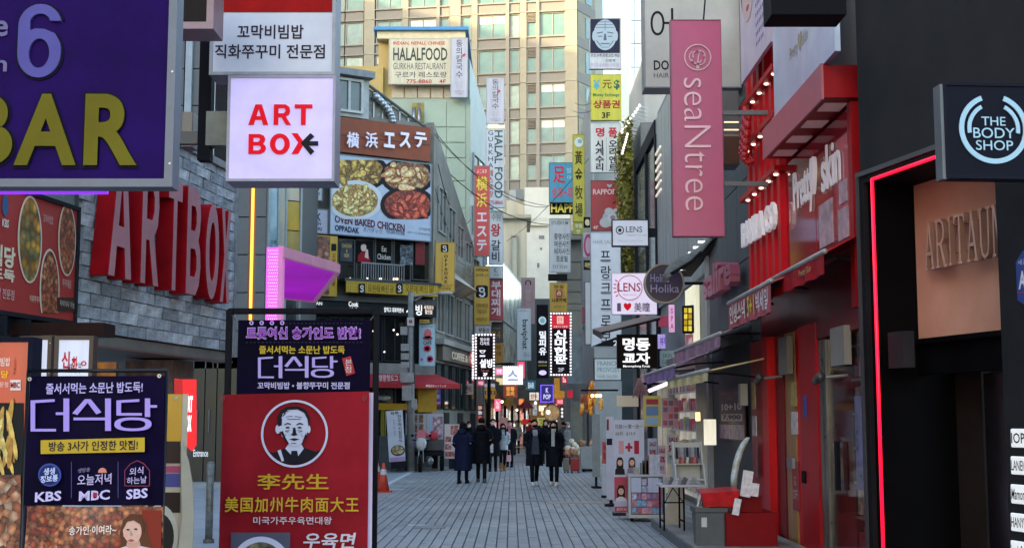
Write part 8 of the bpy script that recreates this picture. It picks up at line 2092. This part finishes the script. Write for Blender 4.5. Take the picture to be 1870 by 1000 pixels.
    if hatc:
        hm = MB().ball((0, -.005, 1.68), .1, 14, 8, .95, 1.02, .75).cyl((0, -.03, 1.66), (0, -.035, 1.675), .105, .1, 14); obj('cap', MB().add([(x * k, y * k, z * k) for x, y, z in hm.v], hm.f), mat(hatc, .7), r, smooth=True)
    return r, k
def handbag(label, px, py, Y, w, h, c):
    p = at(px, py, Y); r = thing('handbag', label, 'bag', p)
    bx('body', -w/2, w/2, -.05, .05, 0, h, mat(c, .5, var=.06), r, bevel=.02)
    obj('strap', MB().tube([(-w*.35, 0, h), (-w*.25, 0, h + .16), (w*.25, 0, h + .16), (w*.35, 0, h)], .01, 6), mat(c, .5), r)
person('person in a long navy quilted coat walking away beside a taller companion', 845, 882, 1.66, 162, '161c34', .36, '14161e', '14161c', 'long', quilt=True, hood=True, wide=1.12, stride=.07)
person('tall person in a long black padded coat walking away with dark white soled shoes', 879, 880, 1.78, 180, '0e1118', .50, '15161c', '3a3c40', 'short', quilt=True, hood=True, wide=1.15, stride=.24, phase=-1)
person('person in an open black coat over a grey top, black mask and white trainers', 976, 886, 1.74, 10, '11141e', .52, '0e1014', 'b8bcc0', 'short', '0a0a0e', inner=('7c8088', '2c3040'), wide=1.08, stride=.22)
person('long haired person in a black quilted coat with a pale grey scarf and black mask', 1012, 886, 1.70, -9, '0d1018', .50, '0e1014', 'b4b4b0', 'long', '0a0a0e', quilt=True, scarf='8c9094', wide=1.0, stride=.2, phase=-1)
person('person in a dark coat with a white mask behind the tall walker', 900, 860, 1.76, 2, '12141c', .5, '101218', '202024', 'short', 'c8c8cc', wide=1.1, stride=.1)
handbag('small white handbag held beside the tall walker in black', 893, 826, 39.5, .26, .26, 'b8b8bc')
person('long haired person in a pale silver puffer jacket, black mask and tan boots', 918, 859, 1.60, 14, '9aa4b0', .76, '12141a', 'a0744c', 'long', '0e0e12', quilt=True, wide=1.05, stride=.14)
person('person in a dark coat with a pink scarf and pink mask', 931, 852, 1.70, -4, '14161e', .44, '14161c', '18181c', 'short', 'c89aa4', scarf='a8707c', wide=1.0, stride=.2, phase=-1)
handbag('pink paper bag held low by the person with the pink scarf', 929, 842, 45.5, .16, .22, 'c89ca8')
person('person in black with a white mask glimpsed behind the navy quilted coat', 856, 846, 1.66, 8, '101218', .5, '101218', '18181c', 'long', 'd0d0d4', Y=47)
person('person in a dark jacket glimpsed between the couple in black masks', 996, 838, 1.72, 5, '1c1e26', .6, '14161c', '202024', 'long', 'b0a8a4', Y=53)
person('person in dark clothes with a cap glimpsed behind the couple', 1004, 838, 1.66, -5, '16181e', .6, '14161c', '202024', 'short', 'c8c8c8', Y=50, hatc='181a20')
person('person in a grey brown coat looking at the stalls by the pale door', 1036, 838, 1.62, 60, '5c5c60', .6, '24262c', '202024', 'short', 'c8c8cc', Y=52, hatc='7c7c80')
person('person in grey standing behind the goods heap', 1029, 832, 1.64, 200, '3c3e44', .5, '1c1e24', '202024', 'short', None, Y=56)
person('person in white working behind the far stall', 944, 820, 1.66, 0, 'a8a8a8', .7, '2c2e34', '202024', 'short', 'd0d0d0', Y=68)
person('person in red standing at the far stall', 968, 820, 1.68, 0, '8c2028', .7, '2c2e34', '202024', 'short', 'd0d0d0', Y=70)
person('person in blue standing at the far stall', 982, 820, 1.64, 10, '24347c', .7, '2c2e34', '202024', 'long', 'd0d0d0', Y=66)

# ================= MORE STREET DETAIL =================
ri = random.Random(77)
# made-up stock with its own glow behind the red shop's glass door
for i in range(7):
    for j in range(6):
        a = rw(1514) + (rw(1577) - rw(1514)) * (i + .1) / 7; b = a + (rw(1577) - rw(1514)) / 7 * ri.uniform(.5, .85); z = .25 + j * .4
        bx('stock', a, b, .3, .42, z, z + ri.uniform(.14, .3), mat(ri.choice(('c8b8b0', '9c2430', 'd8c8b0', '6c7c88', 'b87c84', 'e0d8d0')), .4, emit=.1, var=.3, sc=9), rs)
for j in range(7): bx('shelf', rw(1512), rw(1578), .28, .49, .2 + j * .4, .225 + j * .4, mat('b0a49c', .4), rs)
for z in (1.2, 2.3): bx('added_shelf_light', rw(1513), rw(1578), .44, .47, z + .18, z + .2, mat('fff0e0', .4, emit=1.2, var=0), rs)  # strips added to make the shelves look lit
# extra goods on the right side of the street
def blade(lb, rc, Y, c, e=.0, texts=(), name='blade_sign'):
    r, P = sign(name, lb, rc, Y, mat(c, .45, emit=e, var=.08, sc=3), t=.12)
    for s_, q, cc, kw in texts: text(r, s_, *P.rect(q), pr(cc, .6 if e else 0), y=-.005, **kw)
    return r, P
W7 = Plane(3.84, 27, R(-90))
r = thing('cosmetics_window', 'bright cosmetics shop window with shelves of bottles behind the folding table', 'window', W7.world(0, -.02, 0), W7.a)
ua, ub = W7.hit(1242, 800)[0], W7.hit(1297, 800)[0]
bx('backlit_panel', ua, ub, -.06, -.03, .15, 2.7, mat('d8d0c0', .5, emit=.35, var=.2, sc=1.5), r)
for j in range(6):
    bx('shelf', ua, ub, -.22, -.061, .3 + j * .4, .325 + j * .4, mat('c8c8c4', .4), r)
    for i in range(16):
        u = ua + .06 + (ub - ua - .12) * i / 16; h = ri.uniform(.12, .28)
        bx('bottle', u, u + ri.uniform(.07, .14), -.2, -.1, .328 + j * .4, .328 + j * .4 + h, mat(ri.choice(('c07c8c', 'a8b4c0', 'd8c8c0', '8c6c9c', 'c8b070', '7c9cac', 'd8d8d8', 'b04858')), .3, var=.15, sc=9), r)
for x in (ua, ub): bx('frame', x - .04, x + .04, -.25, -.0, 0, 2.8, mat('c0c0bc', .4), r)
bx('fascia', ua - .04, ub + .04, -.27, -.0, 2.81, 3.1, mat('8c7c84', .5, emit=.1, var=.2), r)
blade('pink banner with white Korean letters hanging in front of the lit slats', (1254, 610, 1266, 655), 27, 'b8607c', 0, [('세\n일', (1256, 616, 1264, 648), 'e8d8e0', dict(bold=.03))], 'banner')
blade('pale teal shop sign high above the lilac awning', (1206, 640, 1232, 668), 31, '9cb0b4', .1, [('SKIN\nCARE', (1209, 645, 1229, 663), '4c6870', dict(bold=.01))])
blade('violet lit sign tucked behind the black square sign', (1202, 610, 1222, 636), 33, 'a898d8', .5, [('뷰티', (1205, 615, 1219, 630), '5c3c8c', dict(bold=.02))], 'lit_sign')
blade('pink lit pillar sign beside the round purple sign', (1222, 556, 1232, 606), 30, 'e0a8d0', .5, [('S\nP\nA', (1224, 562, 1230, 600), 'a03c7c', dict(bold=.02))], 'lit_sign')
for k, (x0, x1, y0, y1, Y, c, lb) in enumerate(((1184, 1200, 800, 862, 26, 'a8b0c0', 'pale sale card standing behind the display cart'), (1202, 1216, 812, 868, 25.5, 'b89ca8', 'pinkish sale card behind the display cart'), (1219, 1240, 792, 846, 26.3, 'b0b4b8', 'grey white poster between the cart and the stepped display'), (1100, 1108, 806, 852, 37, 'b04c50', 'thin red board beyond the white boards'))):
    blade(lb, (x0, y0, x1, y1), Y, c, 0, [('SALE', (x0 + 2, y0 + 6, x1 - 2, y0 + 14), '8c2038', dict(bold=.03)), ('50%', (x0 + 2, y0 + 20, x1 - 2, y0 + 32), '8c2038', dict(bold=.04)), ('렌즈', (x0 + 3, y0 + 38, x1 - 3, y0 + 46), '4c4c5c', dict(bold=.02))], 'sale_card')
def bin_of_goods(lb, px, py, w, d_, h, cols, c='b0b0ac'):
    q = ground(px, py); r = thing('goods_bin', lb, 'bin', (q.x, q.y, 0))
    bx('tray', -w/2, w/2, 0, d_, .35, .5, mat(c, .5, var=.06), r)
    for x in (-w/2 + .03, w/2 - .03):
        for y in (.03, d_ - .03): bx('leg', x - .015, x + .015, y - .015, y + .015, 0, .35, mat('8c8c8c', .4), r)
    for i in range(22):
        o = bx('packet', 0, .11, 0, .02, 0, .15, mat(ri.choice(cols), .4, var=.2, sc=14), r); o.location = (ri.uniform(-w/2 + .02, w/2 - .13), ri.uniform(.05, d_ - .06), .47 + h * ri.random()); o.rotation_euler = (ri.uniform(-.6, .3), ri.uniform(-.3, .3), ri.uniform(-.5, .5))
bin_of_goods('sloping goods bin full of pink and white packets beyond the display cart', 1186, 905, .7, .5, .08, ('c88c9c', 'd8d0d4', 'a84860', '8ca0c0'))
bin_of_goods('goods bin of blue and white packets next to the tall white boards', 1160, 880, .6, .5, .08, ('8cacc8', 'd8dce0', '5c7cac', 'c8b8a0'))
bin_of_goods('low goods bin of orange and red packets by the vendor cart', 1108, 872, .7, .6, .08, ('d08840', 'b83c30', 'e0c090', 'c8c8c0'))
# far street: small lit signs added to brighten and fill it
MORE = [((858, 640, 866, 668), 53, 'b83040', .3, '족\n발', 'f0d0d0', 'added narrow red lit sign edge on the corner building side'), ((906, 690, 918, 702), 66, 'f0d8a0', .8, '', '', 'added cream lit panel under the pink lit sign'),
 ((962, 694, 978, 712), 72, '2c6c8c', .4, 'BAR', 'd8ecf8', 'added small blue lit bar sign over the far stalls'), ((967, 716, 984, 730), 74, 'e8e0d0', .8, '만두', 'a02028', 'added white lit dumpling sign over the far stalls'),
 ((940, 728, 956, 738), 76, 'ff8c50', .9, '', '', 'added orange lit strip over the far stalls'), ((1016, 728, 1030, 738), 62, 'e84058', .8, 'SHOES', 'ffe0e4', 'added red lit shoe shop sign by the three white discs'),
 ((912, 748, 922, 762), 70, 'ffd0d8', 1.0, '', '', 'added pale pink lit window sign'), ((932, 744, 946, 760), 80, 'fff4d8', 1.2, '', '', 'added glowing cream window past the mustard parasol'),
 ((984, 740, 1000, 750), 78, 'ffe8c0', 1.2, '커피', '6c3c1c', 'added warm lit coffee sign near the round dish'), ((1036, 712, 1046, 726), 57, 'c82038', .5, '', '', 'added small red lamp sign beneath the ledge building'),
 ((872, 694, 884, 704), 56, 'd84868', .6, '네일', 'ffe4ec', 'added small pink nail salon sign by the round brown sign'), ((950, 745, 960, 764), 82, 'f8c060', 1.0, '', '', 'added amber lit doorway sign at the end of the street'),
 ((1000, 740, 1006, 764), 76, 'ff7080', 1.0, '', '', 'added thin red neon bar beside the round dish'), ((886, 744, 898, 762), 62, 'ff9c90', .9, '', '', 'added salmon lit window by the black lamp post')]
for rc, Y, c, e, t_, tc, lb in MORE:
    x0, y0, x1, y1 = rc
    blade(lb, rc, Y, c, e, [(t_, (x0 + (x1-x0)*.15, y0 + (y1-y0)*.2, x1 - (x1-x0)*.15, y1 - (y1-y0)*.2), tc, dict(bold=.03))] if t_ else (), 'lit_sign')
# manholes, patches, gum on the paving
q = ground(905, 914); m = MB()
r = thing('manhole_cover', 'faint rectangular cover plate crossing the paving in front of the walkers', 'cover', (q.x, q.y, 0)); bx('plate', -1.1, 1.3, -.22, .22, .002, .007, mat('7c8484', .6, var=.15, sc=9, bump=.5, bsc=60), r)
for (px, py, w, d_, lb) in ((1068, 917, .8, .35, 'pinkish worn patch of setts by the right hand stalls'),):
    q = ground(px, py); o = obj('paving_patch', MB().box(q.x - w, q.x + w, q.y - d_, q.y + d_, .0015, .0055), mat('9c8a84', .65, var=.2, sc=6, bump=.3), None, kind='structure')
gm = MB()
for i in range(260):
    y = ri.uniform(18.2, 40); x = ri.uniform(-2.8, 2.2); ra = ri.uniform(.012, .03); n = 7
    gm.add([(x + ra * math.cos(6.283 * k / n), y + ra * 1.2 * math.sin(6.283 * k / n), .0062) for k in range(n)], [tuple(range(n))])
obj('gum_spots', gm.mesh('gum_spots', mat('4c5052', .7, var=.1), recalc=False), None, kind='stuff')
# chains of fixings on the big signs: bolts
for nm in ('bar_sign', 'lit_box_sign', 'box_sign'):
    o = bpy.data.objects.get(nm)
    if not o: continue
    fr = next((c for c in o.children if c.name.startswith('frame')), None)
    if not fr: continue
    xs = [v.co.x for v in fr.data.vertices]; zs = [v.co.z for v in fr.data.vertices]
    for x in (min(xs) + .012, max(xs) - .012):
        for t in (.1, .5, .9):
            z = min(zs) + (max(zs) - min(zs)) * t; obj('bolt', MB().cyl((x, -.004, z), (x, .001, z), .005, n=8), STEEL, o)
